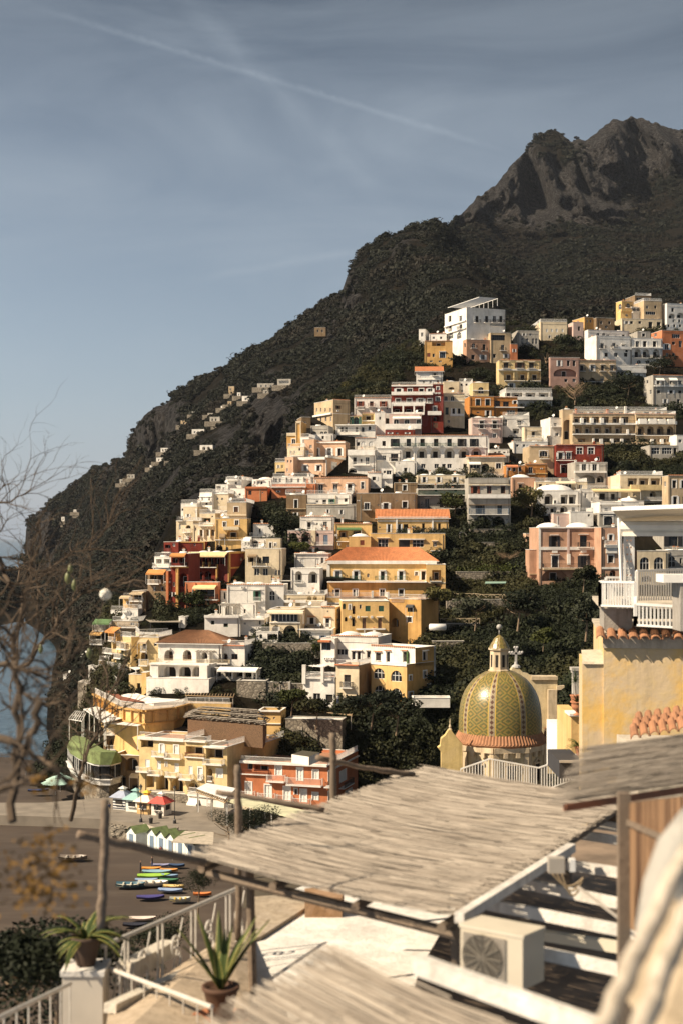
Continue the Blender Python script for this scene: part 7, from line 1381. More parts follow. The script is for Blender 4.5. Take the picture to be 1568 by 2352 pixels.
    for k in [.02, .13, .15, .33, .36, .55, .58, .8, .83, .98]: p = A0.lerp(A1, k); q.tube([p, p + lo], .016, 5)
    d = (A1 - A0).normalized(); q.build('bars', root)
    for k in (.08, .24, .45, .68, .9):
        c = A0.lerp(A1, k) + lo * .5; q = MB(); q.mat(wi)
        for sg in (-1, 1):
            pts = []
            for i in range(22):
                t_ = i / 21 * 5.2; r_ = .03 + .13 * (i / 21); pts.append(c + d * (sg * (r_ * math.cos(t_) )) + Vector((0, 0, sg * (.22 + r_ * math.sin(t_) * 1.2 - .1))))
            q.tube(pts, .016, 5, False)
        q.tube([c + d * .16 + Vector((0, 0, .4)), c + Vector((0, 0, 0)), c - d * .16 - Vector((0, 0, .4))], .01, 5)
        q.build('scroll', root)
    B0, B1 = at(680, 1368, 16.5), at(1330, 1612, 14.5); root = empty('iron_railing', B0, 'white railing sloping down right behind the spiky potted plant', 'railing'); q = MB(); q.mat(wi); q.tube([B0, B1], .026, 8); q.build('handrail', root); q = MB(); q.mat(wi)
    for k in range(9): p = B0.lerp(B1, k / 8); q.tube([p, p + lo], .01, 5)
    q.build('bars', root)
    C0, C1 = at(-60, 1705, 13), at(440, 1465, 16); root = empty('iron_railing', C0, 'white railing rising to the square pillar in the bottom left corner', 'railing'); q = MB(); q.mat(wi); q.tube([C0, C1], .026, 8); q.build('handrail', root); q = MB(); q.mat(wi)
    for k in range(8): p = C0.lerp(C1, k / 7); q.tube([p, p + lo], .01, 5)
    q.build('bars', root)
    p = at(540, 1375, 16.4); root = empty('pillar', p - Vector((0, 0, 2)), 'white square pillar carrying the dark agave pot', 'pillar'); q = MB(); q.mat(plain('pillar_paint', (.50, .45, .38), .8)); q.box(p - Vector((0, 0, 2.5)), (.46, .46, 5)); q.build('shaft', root); q = MB(); q.mat(fl); q.box(p + Vector((0, 0, .02)), (.5, .5, .06)); q.build('cap', root)
    leafy_pot('dark pot of arching variegated agave on the white pillar', p + Vector((0, 0, .05)), .34, 'agave', potm=plain('dark_clay', (.06, .035, .022), .8), rs=11)
    p = at(1385, 1690, 15.0); leafy_pot('terracotta pot with upright spiky leaves by the dark post', p, .36, 'snake', potm=plain('dark_terracotta', (.09, .042, .022), .8), rs=12)
    q = MB(); q.mat(plain('terracotta_pot', (.4, .2, .1))); q.lathe(p - Vector((0, 0, .02)), [(0, 0), (.26, 0), (.32, .05), (.3, .06), (.25, .03), (0, .03)], 20); q.build('saucer', loc=p, smooth=True, tag_=('round terracotta saucer under the spiky potted plant', 'saucer'))
    # plastered ledge with pale cloth and stones under the railings
    q = MB(); q.mat(stucco('rough_ledge', (.50, .40, .29), .8, 9)); Pq = [at(x, y, Yq) for x, y, Yq in ((680, 1640, 15.5), (1440, 1150, 20), (1568, 1120, 21), (1568, 1900, 14), (640, 1900, 13))]; q.face(*Pq)
    for x, y in zip(Pq, Pq[1:] + Pq[:1]): q.face(x, y, y - Vector((0, 0, 3)), x - Vector((0, 0, 3)))
    q.build('plaster_ledge', loc=Pq[0], tag_=(None, None, None, 'structure'))
    q = MB(); q.mat(stucco('pale_curb', (.66, .6, .5), .6, 9)); q.bar(at(690, 1620, 15.2), at(1420, 1285, 19), .14, .1); q.bar(at(790, 1385, 17), at(1060, 1240, 18.5), .2, .2); q.build('curb', loc=at(690, 1625, 7.3), tag_=('pale sloping curb under the scrolled white railing', 'curb'))
# ---------------------------------------------------------------- the bare tree at the left
def baretree():
    frm(*Q5); r_ = random.Random(21); bark = plain('tree_bark', (.075, .05, .03), .9, 0, .4, 8); q = MB(); q.mat(bark)
    root = empty('bare_tree', at(120, 2900, 7), 'bare thorny tree with white tufts and green pods at the left edge', 'tree')
    def twig(p, d, L, r, lv):
        pts = [p]; n = 5 if lv else 4
        for i in range(n):
            d = (d + Vector((r_.uniform(-.35, .35), r_.uniform(-.2, .2), r_.uniform(-.3, .28)))).normalized(); p = p + d * L / n; pts.append(p)
            if lv and r_.random() < .55: twig(p, (d + Vector((r_.uniform(-1, 1), r_.uniform(-.4, .4), r_.uniform(-.5, .9)))).normalized(), L * r_.uniform(.35, .7), r * .55, lv - 1)
        q.tube(pts, [r * (1 - .75 * i / n) for i in range(n + 1)], 5, False)
    BR = [([(100, 2900), (120, 2500), (140, 2150), (140, 1850), (135, 1720), (110, 1600), (60, 1450), (-20, 1330)], 6.5, .035),
          ([(135, 1720), (250, 1650), (330, 1500), (420, 1400), (470, 1310), (540, 1220), (640, 1130), (780, 1090), (900, 1060), (990, 1045)], 9, .022),
          ([(-40, 990), (60, 1040), (150, 1060), (260, 1040), (380, 930), (480, 880), (570, 800), (690, 770), (780, 690), (830, 620), (870, 545)], 10, .018),
          ([(160, 1290), (190, 1120), (240, 1000), (240, 900), (300, 800), (320, 700), (290, 570)], 10, .018), ([(140, 1400), (290, 1290), (300, 1170), (290, 1000), (240, 900), (236, 740)], 9.5, .014),
          ([(-40, 820), (0, 870), (40, 960), (60, 1040), (110, 1110), (180, 1150), (160, 1290), (150, 1420), (135, 1720)], 8.5, .028), ([(-60, 410), (30, 412), (80, 405), (140, 370), (235, 320)], 9.5, .014), ([(-30, 350), (10, 300), (40, 270), (105, 265)], 9.5, .008),
          ([(-40, 690), (0, 640), (40, 580), (70, 530)], 9.5, .01), ([(-60, 1690), (60, 1670), (130, 1720), (250, 1740), (350, 1790), (420, 1690), (560, 1640)], 7, .022), ([(140, 1850), (210, 1920), (300, 1985), (400, 1990), (500, 1960), (580, 1925)], 7, .016),
          ([(-60, 1450), (0, 1500), (80, 1620), (140, 1720)], 7, .018), ([(300, 1985), (280, 2200), (200, 2352), (60, 2600)], 5.5, .03), ([(470, 1310), (560, 1400), (540, 1520), (570, 1600)], 8, .012), ([(420, 1400), (420, 1180), (470, 1040), (490, 980), (540, 900)], 9, .01),
          ([(540, 1220), (600, 1100), (610, 1010)], 9, .008), ([(600, 1130), (660, 1050), (800, 1000)], 9, .008), ([(250, 1650), (300, 1400), (290, 1290)], 8.5, .014), ([(560, 1640), (600, 1560), (700, 1500), (740, 1400)], 8, .009),
          ([(560, 2900), (620, 2600), (650, 2480), (690, 2352), (760, 2230), (775, 2150), (800, 2050), (830, 1960), (870, 1900)], 11, .03), ([(775, 2150), (720, 2050), (700, 1960)], 11, .012), ([(760, 2230), (680, 2200), (620, 2230), (540, 2150)], 11, .014), ([(800, 2050), (880, 2020), (930, 1990)], 11, .009),
          ([(-60, 2250), (60, 2300), (200, 2352), (420, 2480), (560, 2650)], 6, .035), ([(-60, 2700), (100, 2620), (300, 2560), (420, 2500)], 5, .02)]
    for pts, Yq, r0 in BR:
        kk = 2.6 if Yq >= 8.5 else 2.0; Yq *= kk; r0 *= kk * (.58 if Yq > 20 else .6)
        P = [at(x, y, Yq + r_.uniform(-.25, .25)) for x, y in pts]; fine = []
        for a, b_ in zip(P, P[1:]):
            for k in range(3): fine.append(a.lerp(b_, k / 3) + Vector((r_.uniform(-1, 1), 0, r_.uniform(-1, 1))) * r0 * .7)
        fine.append(P[-1]); n = len(fine); q.tube(fine, [r0 * (1 - .72 * i / n) for i in range(n)], 7)
        for i in range(2, n):
            if r_.random() < .8:
                d = (fine[i] - fine[i - 1]).normalized(); twig(fine[i], (d + Vector((r_.uniform(-.9, .9), r_.uniform(-.3, .3), r_.uniform(-.5, 1.0)))).normalized(), r_.uniform(.16, .48) * Yq / 9, max(.006, r0 * .4), 1 if r_.random() < .7 else 2)
            if i < n * .85:
                for _ in range(3): p = fine[i].lerp(fine[i - 1], r_.random()); dd = Vector((r_.uniform(-1, 1), r_.uniform(-1, 0), r_.uniform(-1, 1))).normalized(); q.tube([p, p + dd * (r0 * .9 + .018)], [.009, .002], 3, False)
    q.build('branches', root)
    for x, y, Yq, s in ((828, 1130, 23.4, .17),):
        if not s: continue
        c = at(x, y, Yq); q = MB(); q.mat(plain('cotton', (.80, .76, .66), 1)); rr_ = random.Random(5)
        for k in range(260):
            n_ = Vector((rr_.gauss(0, 1), rr_.gauss(0, 1), rr_.gauss(0, 1))).normalized(); p = c + n_ * s * rr_.uniform(.3, .6) * (1, .9)[n_.z > 0] ; a = n_.cross(Vector((rr_.gauss(0, 1), rr_.gauss(0, 1), 1))).normalized(); b_ = n_.cross(a); w = .05; q.face(p - a * w, p - b_ * w, p + a * w, p + b_ * w)
        q.build('cotton_tuft', root)
    for x, y, s in ((552, 930, .05), (532, 1000, .06), (583, 1058, .055), (700, 1590, .055), (320, 1560, .045)):
        c = at(x, y, 23.4); s *= 1.05; q = MB(); q.mat(plain('green_pod', (.14, .15, .06), .5)); q.lathe(c, [(.001, -s * 1.9), (s * .7, -s), (s * .85, 0), (s * .6, s), (.001, s * 1.7)], 10); q.build('seed_pod', root, smooth=True)
    # nearest leafy spray with brown leaves
    frm(*Q6); q = MB(); q.mat(leafmat('autumn_leaf', (.10, .05, .01), (.20, .11, .02))); 
    for cx_, cy_, n_, sp in ((260, 700, 190, 130), (330, 860, 170, 90), (180, 900, 200, 130), (300, 560, 100, 90), (560, 200, 60, 60), (260, 210, 50, 60), (100, 800, 120, 150)):
        for _ in range(int(n_ * .4)):
            p = at(cx_ + r_.gauss(0, sp * .95), cy_ + r_.gauss(0, sp * .6), 8.5 + r_.uniform(-.4, .4)); a = Vector((r_.uniform(-1, 1), r_.uniform(-1, 1), r_.uniform(-.6, .2))).normalized(); b_ = a.cross(Vector((r_.uniform(-1, 1), 1, r_.uniform(-1, 1)))).normalized(); L = .055; q.face(p, p + a * L * .5 + b_ * L * .22, p + a * L, p + a * L * .5 - b_ * L * .22)
    q.build('leaves', root)
church(); nearhouse(); foreground(); baretree()
# ---------------------------------------------------------------- quay and beach
def beach():
    frm(*Q2)
    sp = [(655, 1195, (.30, .33, .42), (.72, .70, .66), 'dark striped ticket kiosk with a grey blue roof', 'S'), (770, 1215, (.25, .42, .40), (.66, .68, .62), 'pale kiosk with a sea green roof', 'P'), (870, 1235, (.78, .66, .52), (.55, .36, .16), 'timber kiosk with a cream roof and yellow cap', 'Y'), (1000, 1248, (.62, .07, .05), (.72, .66, .58), 'white kiosk with a red roof', 'R')]
    for x, y, rc, wc, lab, k in sp:
        o = gp(x, y, 3.3); root = empty('kiosk', o, lab, 'kiosk', 'ticket kiosks on the quay'); s = 1.15; q = MB(); a = R(-25); dx = Vector((math.cos(a), math.sin(a), 0)); dy = Vector((-math.sin(a), math.cos(a), 0)); q.mat(plain('kiosk_' + k, wc, .6)); q.obox(o - dx * s - dy * s, dx * 2 * s, dy * 2 * s, (0, 0, 2.0))
        q.build('body', root)
        if k == 'S':
            q = MB(); q.mat(plain('kiosk_navy', (.03, .035, .06), .6)); [q.obox(o - dx * (s + .02) - dy * (s + .02) + Vector((0, 0, .1 + j * .42)), dx * 2 * (s + .02), dy * 2 * (s + .02), (0, 0, .2)) for j in range(4)]; q.build('stripes', root)
        q = MB(); q.mat(plain('kiosk_roof_' + k, rc, .7)); P = [o + dx * i * (s + .5) + dy * j * (s + .5) + Vector((0, 0, 1.95)) for i, j in ((-1, -1), (1, -1), (1, 1), (-1, 1))]; T = [o + dx * i * .5 + dy * j * .5 + Vector((0, 0, 2.9)) for i, j in ((-1, -1), (1, -1), (1, 1), (-1, 1))]
        for i in range(4): j = (i + 1) % 4; q.face(P[i], P[j], T[j], T[i])
        q.face(*P); q.build('roof', root); q = MB(); q.mat(plain('kiosk_cap_' + k, {'Y': (.75, .48, .04), 'R': (.7, .68, .62), 'S': (.66, .64, .58), 'P': rc}[k], .6)); q.obox(o - dx * .38 - dy * .38 + Vector((0, 0, 2.9)), dx * .76, dy * .76, (0, 0, .4))
        TT = o + Vector((0, 0, 3.7)); U = [o + dx * i * .6 + dy * j * .6 + Vector((0, 0, 3.28)) for i, j in ((-1, -1), (1, -1), (1, 1), (-1, 1))]
        for i in range(4): q.face(U[i], U[(i + 1) % 4], TT)
        q.face(*U); q.build('cupola', root)
        q = MB(); q.mat(dark()); q.obox(o - dy * (s + .05) - dx * .65 + Vector((0, 0, .85)), dx * 1.3, dy * -.02, (0, 0, .75)); q.obox(o + dx * (s + .03) - dy * .6 + Vector((0, 0, .85)), dy * 1.2, dx * .02, (0, 0, .75)); q.build('window', root)
        q = MB(); q.mat(frame('W')); q.obox(o - dy * (s + .06) - dx * .75 + Vector((0, 0, .8)), dx * 1.5, dy * -.3, (0, 0, .08)); q.build('counter', root)
    for x, y, h, lab in ((815, 1318, 5.6, 'black street lamp on the quay edge left of the red kiosk'), (1118, 1330, 5.6, 'black street lamp on the quay right of the red kiosk')):
        o = gp(x, y, 3.3); root = empty('street_lamp', o, lab, 'street lamp', 'street lamps on the quay'); q = MB(); q.mat(frame('I')); q.lathe(o, [(.0, 0), (.28, 0), (.22, .5), (.09, .7), (.06, 1.2), (.05, h - .7), (.1, h - .6)], 8); q.build('post', root); q = MB(); q.mat(plain('lamp_glass', (.3, .28, .22), .3)); q.lathe(o + Vector((0, 0, h - .6)), [(.1, 0), (.24, .45), (0, .5)], 6); q.mat(frame('I')); q.lathe(o + Vector((0, 0, h - .1)), [(.3, 0), (.08, .25), (0, .45)], 6); q.build('lantern', root)
    for x, y, lab in ((905, 1330, 'dark litter bin beside the left quay lamp'), (988, 1285, 'small dark bin in front of the white kiosk with red roof')):
        o = gp(x, y, 3.3); root = empty('litter_bin', o, lab, 'bin', 'litter bins on the quay'); q = MB(); q.mat(frame('I')); q.lathe(o, [(0, 0), (.26, 0), (.34, .9), (.3, .9), (.25, .1), (0, .1)], 10); q.build('drum', root); q = MB(); q.mat(frame('L')); q.lathe(o, [(.36, .88), (.38, .95), (.3, .97)], 10); q.build('rim', root)
    # beach huts
    frm(*Q6)
    a0 = gp(925, 610, 2.3); a1 = gp(1225, 690, 2.3); dx = (a1 - a0); n = 5; w = dx.length / n; dx.normalize(); dy = Vector((-dx.y, dx.x, 0)); green = plain('green_roofing', (.15, .19, .07)); hutw = plain('hut_white', (.70, .72, .68), .6)
    proto = []
    def hut(o, lab, w=w):
        root = empty('beach_hut', o, lab, 'beach hut', 'white beach huts with green roofs'); q = MB(); q.mat(hutw); q.obox(o, dx * w * .97, dy * 2.4, (0, 0, 2.1)); q.face(o + Vector((0, 0, 2.1)), o + dx * w * .97 + Vector((0, 0, 2.1)), o + dx * w * .48 + Vector((0, 0, 2.9))); q.build('wall', root)
        q = MB(); q.mat(green); e = Vector((0, 0, .03)); A = o - dy * .25 - dx * .08 + Vector((0, 0, 2.0)) + e; B_ = o + dx * (w * .97 + .08) - dy * .25 + Vector((0, 0, 2.0)) + e; T = o + dx * w * .485 - dy * .25 + Vector((0, 0, 2.95)) + e; K = dy * 2.9; q.face(A, T, T + K, A + K); q.face(B_, T, T + K, B_ + K); q.build('roof', root)
        q = MB(); q.mat(frame('U')); q.obox(o + dx * w * .28 - dy * .03, dx * w * .4, dy * -.02, (0, 0, 1.85)); q.build('door', root)
    for i, s_ in enumerate(('leftmost of the five joined beach huts', 'second from left of the five joined beach huts', 'middle one of the five joined beach huts', 'second from right of the five joined beach huts', 'rightmost of the five joined beach huts')): hut(a0 + dx * w * i, s_ + ' with a green roof')
    hut(gp(795, 598, 2.3), 'separate beach hut standing left of the joined row', 2.4)
    # boats and boards on the sand
    def boat(x, y, L, col, lab, ang=5, kind='boat', Wd=None, col2=None):
        L *= .72; o = gp(x, y, 2.15); root = empty(kind, o, lab, kind.replace('_', ' '), 'small craft drawn up on the beach'); W_ = max(Wd or 0, L * .5); a = R(ang); ex = Vector((math.cos(a), math.sin(a), 0)); ey = Vector((-math.sin(a), math.cos(a), 0)); q = MB(); q.mat(plain('hull_%.2f_%.2f_%.2f' % col, col, .45, 0, .05)); S = 12; secs = []
        for i in range(S + 1):
            t_ = i / S; bw = W_ / 2 * (math.sin(math.pi * min(1, t_ * .93 + .07)) ** .55 if kind != 'rowing_boat' else min(1, 1.9 * (1 - t_) ** .6, .75 + t_)); sh = .12 * (2 * t_ - 1) ** 2; c = o + ex * (t_ - .5) * L; h = .55 if kind == 'rowing_boat' else .32
            secs.append([c + ey * -bw + Vector((0, 0, h + sh)), c + ey * -bw * .7 + Vector((0, 0, .12 + sh)), c + Vector((0, 0, .0 + sh)), c + ey * bw * .7 + Vector((0, 0, .12 + sh)), c + ey * bw + Vector((0, 0, h + sh))])
        vs = sum(secs, []); q.addmesh(vs, [(i * 5 + j, i * 5 + j + 1, (i + 1) * 5 + j + 1, (i + 1) * 5 + j) for i in range(S) for j in range(4)]); q.build('hull', root, smooth=True)
        q = MB(); q.mat(plain('deck_%.2f_%.2f_%.2f' % (col2 or col), col2 or col, .5))
        for i in range(S):
            d0, d1 = (0, 0) if kind != 'rowing_boat' else (.3, .3); p = secs[i]; r_ = secs[i + 1]; dn = Vector((0, 0, -d0 + (.06 if kind != 'rowing_boat' else 0))); q.face(p[0].lerp(p[4], .08) + dn, p[4].lerp(p[0], .08) + dn, r_[4].lerp(r_[0], .08) + dn, r_[0].lerp(r_[4], .08) + dn)
        if kind == 'rowing_boat': [q.bar(secs[k][0] - Vector((0, 0, .1)), secs[k][4] - Vector((0, 0, .1)), .2, .05) for k in (3, 6, 9)]
        q.build('deck' if kind != 'rowing_boat' else 'thwarts', root)
    for a_ in ((820, 862, 5.2, (.05, .12, .16), 'dark teal rowing boat with a white stripe at the left of the boats', 4, 'rowing_boat', None, (.55, .52, .42)), (960, 852, 5.4, (.72, .70, .64), 'long white rowing boat beside the dark teal one', 6, 'rowing_boat', None, (.3, .25, .18)),
               (965, 800, 6.0, (.33, .55, .06), 'bright lime green boat under its cover', 8, 'boat', 1.9, None), (920, 828, 4.2, (.28, .38, .55), 'light blue board below the lime green boat', 4, 'kayak', .9, None), (945, 935, 4.8, (.06, .05, .20), 'deep violet covered boat nearest the railing', 9, 'boat', 1.5, None),
               (1070, 892, 4.4, (.30, .40, .60), 'pale blue kayak under the yellow one', -5, 'kayak', .8, None), (1090, 868, 3.8, (.75, .55, .22), 'yellow kayak right of the white rowing boat', -3, 'kayak', .9, None), (950, 755, 3.8, (.70, .30, .05), 'orange kayak at the back near the standing person', 2, 'kayak', .9, None),
               (1060, 765, 3.4, (.70, .32, .08), 'second orange kayak farther right at the back', -4, 'kayak', .8, None), (985, 775, 5.5, (.25, .42, .50), 'turquoise board behind the lime green boat', 3, 'kayak', 1.0, None), (1065, 800, 3.2, (.24, .36, .52), 'blue kayak right of the lime green boat', -8, 'kayak', .9, None), (1010, 735, 3.6, (.30, .30, .45), 'grey lilac boat beneath the beach huts', 3, 'boat', 1.2, None),
               (1110, 735, 3.0, (.03, .07, .16), 'navy inflatable boat close to the beach huts', 0, 'boat', 1.3, None), (895, 1070, 4.4, (.72, .60, .52), 'cream upturned hull beyond the iron railing', 4, 'boat', 1.2, None), (850, 1110, 4.0, (.02, .02, .03), 'black inflatable boat under the cream hull', 2, 'boat', 1.5, None),
               (460, 690, 5.4, (.22, .18, .15), 'lone old wooden rowing boat in the middle of the sand', 3, 'rowing_boat', None, (.4, .36, .3)), (240, 262, 5.0, (.02, .04, .12), 'dark blue boat far left on the beach', 12, 'boat', None, None), (1060, 828, 3.6, (.05, .18, .08), 'dark green canoe beside the pale blue kayak', -4, 'kayak', .9, None),
               (1130, 955, 3.6, (.45, .48, .45), 'pale dinghy beside the tree at the right of the beach', 5, 'rowing_boat', None, (.6, .4, .06)), (1270, 915, 3.2, (.65, .22, .06), 'orange dinghy behind the scrolled railing', 5, 'boat', None, None)):
        boat(*a_)
    for x, y, lab in ((378, 235, 'mint green parasol at the foot of the cliff stairs'), (350, 258, 'second mint green parasol below the first one')):
        o = gp(x, y + 25, 2.3); root = empty('parasol', o, lab, 'parasol', 'mint green parasols on the beach'); q = MB(); q.mat(plain('mint_cloth', (.42, .62, .54), .8)); q.lathe(o + Vector((0, 0, 2.1)), [(2.6, 0), (1.4, .55), (.5, .8), (.5, 1.0), (0, 1.25)], 8); q.build('canopy', root); q = MB(); q.mat(frame('W')); q.tube([o, o + Vector((0, 0, 2.6))], .05, 6); q.build('pole', root)
    # people
    def person(P, face, h, top, bottom, lab, walk=.15, arms=.1):
        f = Vector((math.cos(face), math.sin(face), 0)); s = Vector((-f.y, f.x, 0)); up = Vector((0, 0, 1)); k = h / 1.75
        J = {'pel': (0, 0, .95, .13), 'wai': (0, 0, 1.1, .12), 'che': (0, 0, 1.3, .15), 'nk': (0, 0, 1.47, .06), 'hd': (.02, 0, 1.58, .095), 'top': (.02, 0, 1.70, .085)}
        for sg, n_ in ((-1, 'l'), (1, 'r')):
            J['hip' + n_] = (0, sg * .09, .9, .095); J['kn' + n_] = (walk * sg * .6, sg * .1, .5, .06); J['an' + n_] = (walk * sg * .9 - .03, sg * .1, .08, .042); J['to' + n_] = (walk * sg * .9 + .14, sg * .11, .04, .035)
            J['sh' + n_] = (0, sg * .18, 1.4, .06); J['el' + n_] = (-.02 - walk * sg * .4, sg * .25, 1.12, .042); J['wr' + n_] = (.08 + arms - walk * sg * .4, sg * .25, .88, .03); J['fi' + n_] = (.12 + arms - walk * sg * .4, sg * .25, .78, .026)
        names = list(J); E = [('pel', 'wai'), ('wai', 'che'), ('che', 'nk'), ('nk', 'hd'), ('hd', 'top')] + [e for n_ in 'lr' for e in (('pel', 'hip' + n_), ('hip' + n_, 'kn' + n_), ('kn' + n_, 'an' + n_), ('an' + n_, 'to' + n_), ('che', 'sh' + n_), ('sh' + n_, 'el' + n_), ('el' + n_, 'wr' + n_), ('wr' + n_, 'fi' + n_))]
        me = bpy.data.meshes.new('person'); me.from_pydata([tuple((f * a + s * b + up * c) * k) for a, b, c, _ in J.values()], [(names.index(a), names.index(b)) for a, b in E], []); o = bpy.data.objects.new('person', me); C.objects.link(o)
        md = o.modifiers.new('skin', 'SKIN'); md.use_smooth_shade = True
        for i, v in enumerate(J.values()): me.skin_vertices[0].data[i].radius = (v[3] * k, v[3] * k)
        me.skin_vertices[0].data[0].use_root = True; o.modifiers.new('sub', 'SUBSURF').levels = 1; o.modifiers['sub'].render_levels = 1
        dg = bpy.context.evaluated_depsgraph_get(); m2 = bpy.data.meshes.new_from_object(o.evaluated_get(dg)); o.modifiers.clear(); o.data = m2; m2.materials.clear()
        for mm in (plain('skin', (.42, .24, .16), .6), top, bottom, plain('hair', (.04, .025, .018), .7)): m2.materials.append(mm)
        for p in m2.polygons:
            c = p.center / k; d = c.dot(s); z = c.z; p.material_index = 2 if z < .98 and abs(d) < .2 and z > .07 else (1 if z >= .98 and z < 1.46 and abs(d) < .3 else (3 if z > 1.62 or (z > 1.52 and c.dot(f) < -.02) else (3 if z <= .07 else 0)))
        o.location = P; tag(o, lab, 'person')
    K_ = lambda n_, c: plain('cloth_' + n_, c, .9); blk, blu, wht, red_, gry, tan = K_('black', (.02, .02, .025)), K_('blue', (.05, .07, .15)), K_('white', (.6, .58, .54)), K_('red', (.4, .05, .04)), K_('grey', (.15, .15, .15)), K_('tan', (.35, .27, .18))
    person(gp(882, 772, 2.15), 0, 1.78, blk, blk, 'person in dark clothes standing at the left of the orange kayak', .05); person(gp(955, 742, 2.15), 3, 1.7, blk, blu, 'person in a black top behind the orange kayak near the beach huts', .1)
    person(gp(896, 408, 3.3), -1, 1.7, gry, blk, 'person in grey in front of the timber kiosk', .1); person(gp(955, 405, 3.3), -2, 1.72, wht, blu, 'person in a white top at the counter of the red roofed kiosk', .05); person(gp(985, 412, 3.3), -1.6, 1.8, blk, blk, 'person in black waiting at the red roofed kiosk', .05)
    person(gp(165, 160, 1.8), 1, 1.7, blk, gry, 'lone person walking far off on the left beach', .2); person(gp(688, 396, 3.3), 2, 1.72, blu, tan, 'person in a blue top at the left end of the quay beside the post', .2); person(gp(1010, 672, 2.2), 2, 1.65, red_, blk, 'person in a red top beside the beach huts', .15)
    frm(*Z7); person(gp(1010, 1010, 19.0) if False else at(1235, 1045, 246), 2, 1.7, wht, blu, 'person in a white top on the dining terrace of the garden', .05)
    # low curved wall and stairs of the beach ramp
    frm(*Q6)
    root = empty('ramp_wall', gp(900, 470, 3.3), 'pale curved wall of the ramp going down to the huts', 'wall'); q = MB(); q.mat(stucco('ramp_plaster', (.5, .44, .36), .5, 2)); P = [gp(x, y, 4.0) for x, y in ((898, 470), (960, 492), (1030, 505), (1060, 500))]
    for a, b_ in zip(P, P[1:]): q.obox(a - Vector((0, 0, 2.2)), b_ - a, (0, .35, 0), (0, 0, 2.4))
    P = [gp(x, y, 3.8) for x, y in ((1120, 490), (1060, 540), (1010, 565))]
    for a, b_ in zip(P, P[1:]): q.obox(a - Vector((0, 0, 2.2)), b_ - a, (0, .35, 0), (0, 0, 2.4))
    q.build('wall', root)
    q = MB(); q.mat(stone()); r_ = random.Random(2)
    for _ in range(240):
        p = gp(r_.uniform(690, 880), r_.uniform(450, 560), 2.3); s = r_.uniform(.25, .8); vs = []
        for z_ in (0, 1):
            for k in range(5): a = k * 1.2566 + r_.uniform(-.2, .2); vs.append(p + Vector((math.cos(a) * s * (1 - .3 * z_), math.sin(a) * s * (1 - .3 * z_), z_ * s * r_.uniform(.7, 1) - .1)))
        q.addmesh(vs, [(0, 1, 6, 5), (1, 2, 7, 6), (2, 3, 8, 7), (3, 4, 9, 8), (4, 0, 5, 9), (5, 6, 7, 8, 9)])
    q.build('rocks', loc=(0, 0, 0), tag_=('boulders heaped at the foot of the quay wall', None, None, 'stuff'))
# ---------------------------------------------------------------- trees one can tell apart
def crown(q, c, rx, rz, n, leaf, r_, lobes=7):
    lob = [(c + Vector((r_.uniform(-.6, .6) * rx, r_.uniform(-.6, .6) * rx, r_.uniform(-.5, .5) * rz)), r_.uniform(.35, .6)) for _ in range(lobes)]
    for _ in range(n):
        cc, k = r_.choice(lob); d = Vector((r_.gauss(0, 1), r_.gauss(0, 1), r_.gauss(.15, 1))).normalized(); p = cc + Vector((d.x * rx, d.y * rx, d.z * rz)) * k * r_.uniform(.6, 1.08)
        a = Vector((r_.gauss(0, 1), r_.gauss(0, 1), r_.gauss(0, .6))).normalized(); b = a.cross((d + Vector((r_.gauss(0, .6), r_.gauss(0, .6), r_.gauss(0, .6)))).normalized()).normalized(); s = leaf * r_.uniform(.6, 1.4)
        q.face(p - a * s, p - b * s * .55, p + a * s, p + b * s * .6)
def tree(lab, x, y, Y, h, w, kind='broad', col=None, name=None, seed=1, group=None):
    if Y > 200: h *= .62; w *= .72
    r_ = random.Random(seed * 31 + int(x)); o = at(x, y, Y); name = name or {'broad': 'leafy_tree', 'pine': 'umbrella_pine', 'cyp': 'cypress_tree', 'bare': 'bare_tree', 'round': 'round_tree'}[kind]
    root = empty(name, o, lab, 'tree', group); q = MB(); q.mat(plain('bark', (.20, .135, .08))); top = o + Vector((0, 0, h * (.75 if kind == 'pine' else .55))); q.tube([o - Vector((0, 0, 1.5)), o.lerp(top, .5) + Vector((w * .05, 0, 0)), top], [h * .035, h * .025, h * .012], 7)
    for k in range(7 if kind != 'bare' else 26):
        a = r_.uniform(0, 6.28); s = o.lerp(top, r_.uniform(.45, 1)); e = s + Vector((math.cos(a) * w * .4, math.sin(a) * w * .4, h * r_.uniform(.12, .35))); m_ = s.lerp(e, .5) + Vector((0, 0, -h * .03)); q.tube([s, m_, e], [h * .014, h * .009, h * .004], 5, False)
        if kind == 'bare':
            for _ in range(5): b = m_.lerp(e, r_.random()); q.tube([b, b + Vector((r_.uniform(-.2, .2) * w, r_.uniform(-.2, .2) * w, r_.uniform(0, .2) * h))], [h * .004, h * .002], 4, False)
    q.build('trunk', root)
    if kind == 'bare': return
    q = MB(); q.mat(col or LT)
    if kind == 'pine': crown(q, o + Vector((0, 0, h * .86)), w * .62, h * .15, 1500, .30, r_, 9)
    elif kind == 'cyp':
        for k in range(8): crown(q, o + Vector((0, 0, h * (.12 + .11 * k))), w * .5 * (1 - .09 * k), h * .09, 130, .25, r_, 3)
    elif kind == 'round': crown(q, o + Vector((0, 0, h * .55)), w * .62, h * .52, 1600, .28, r_, 10)
    else: crown(q, o + Vector((0, 0, h * .66)), w * .62, h * .42, 1700 if Y > 200 else 5000, .29 if Y > 200 else max(.035, w * .014), r_, 9)
    q.build('crown', root)
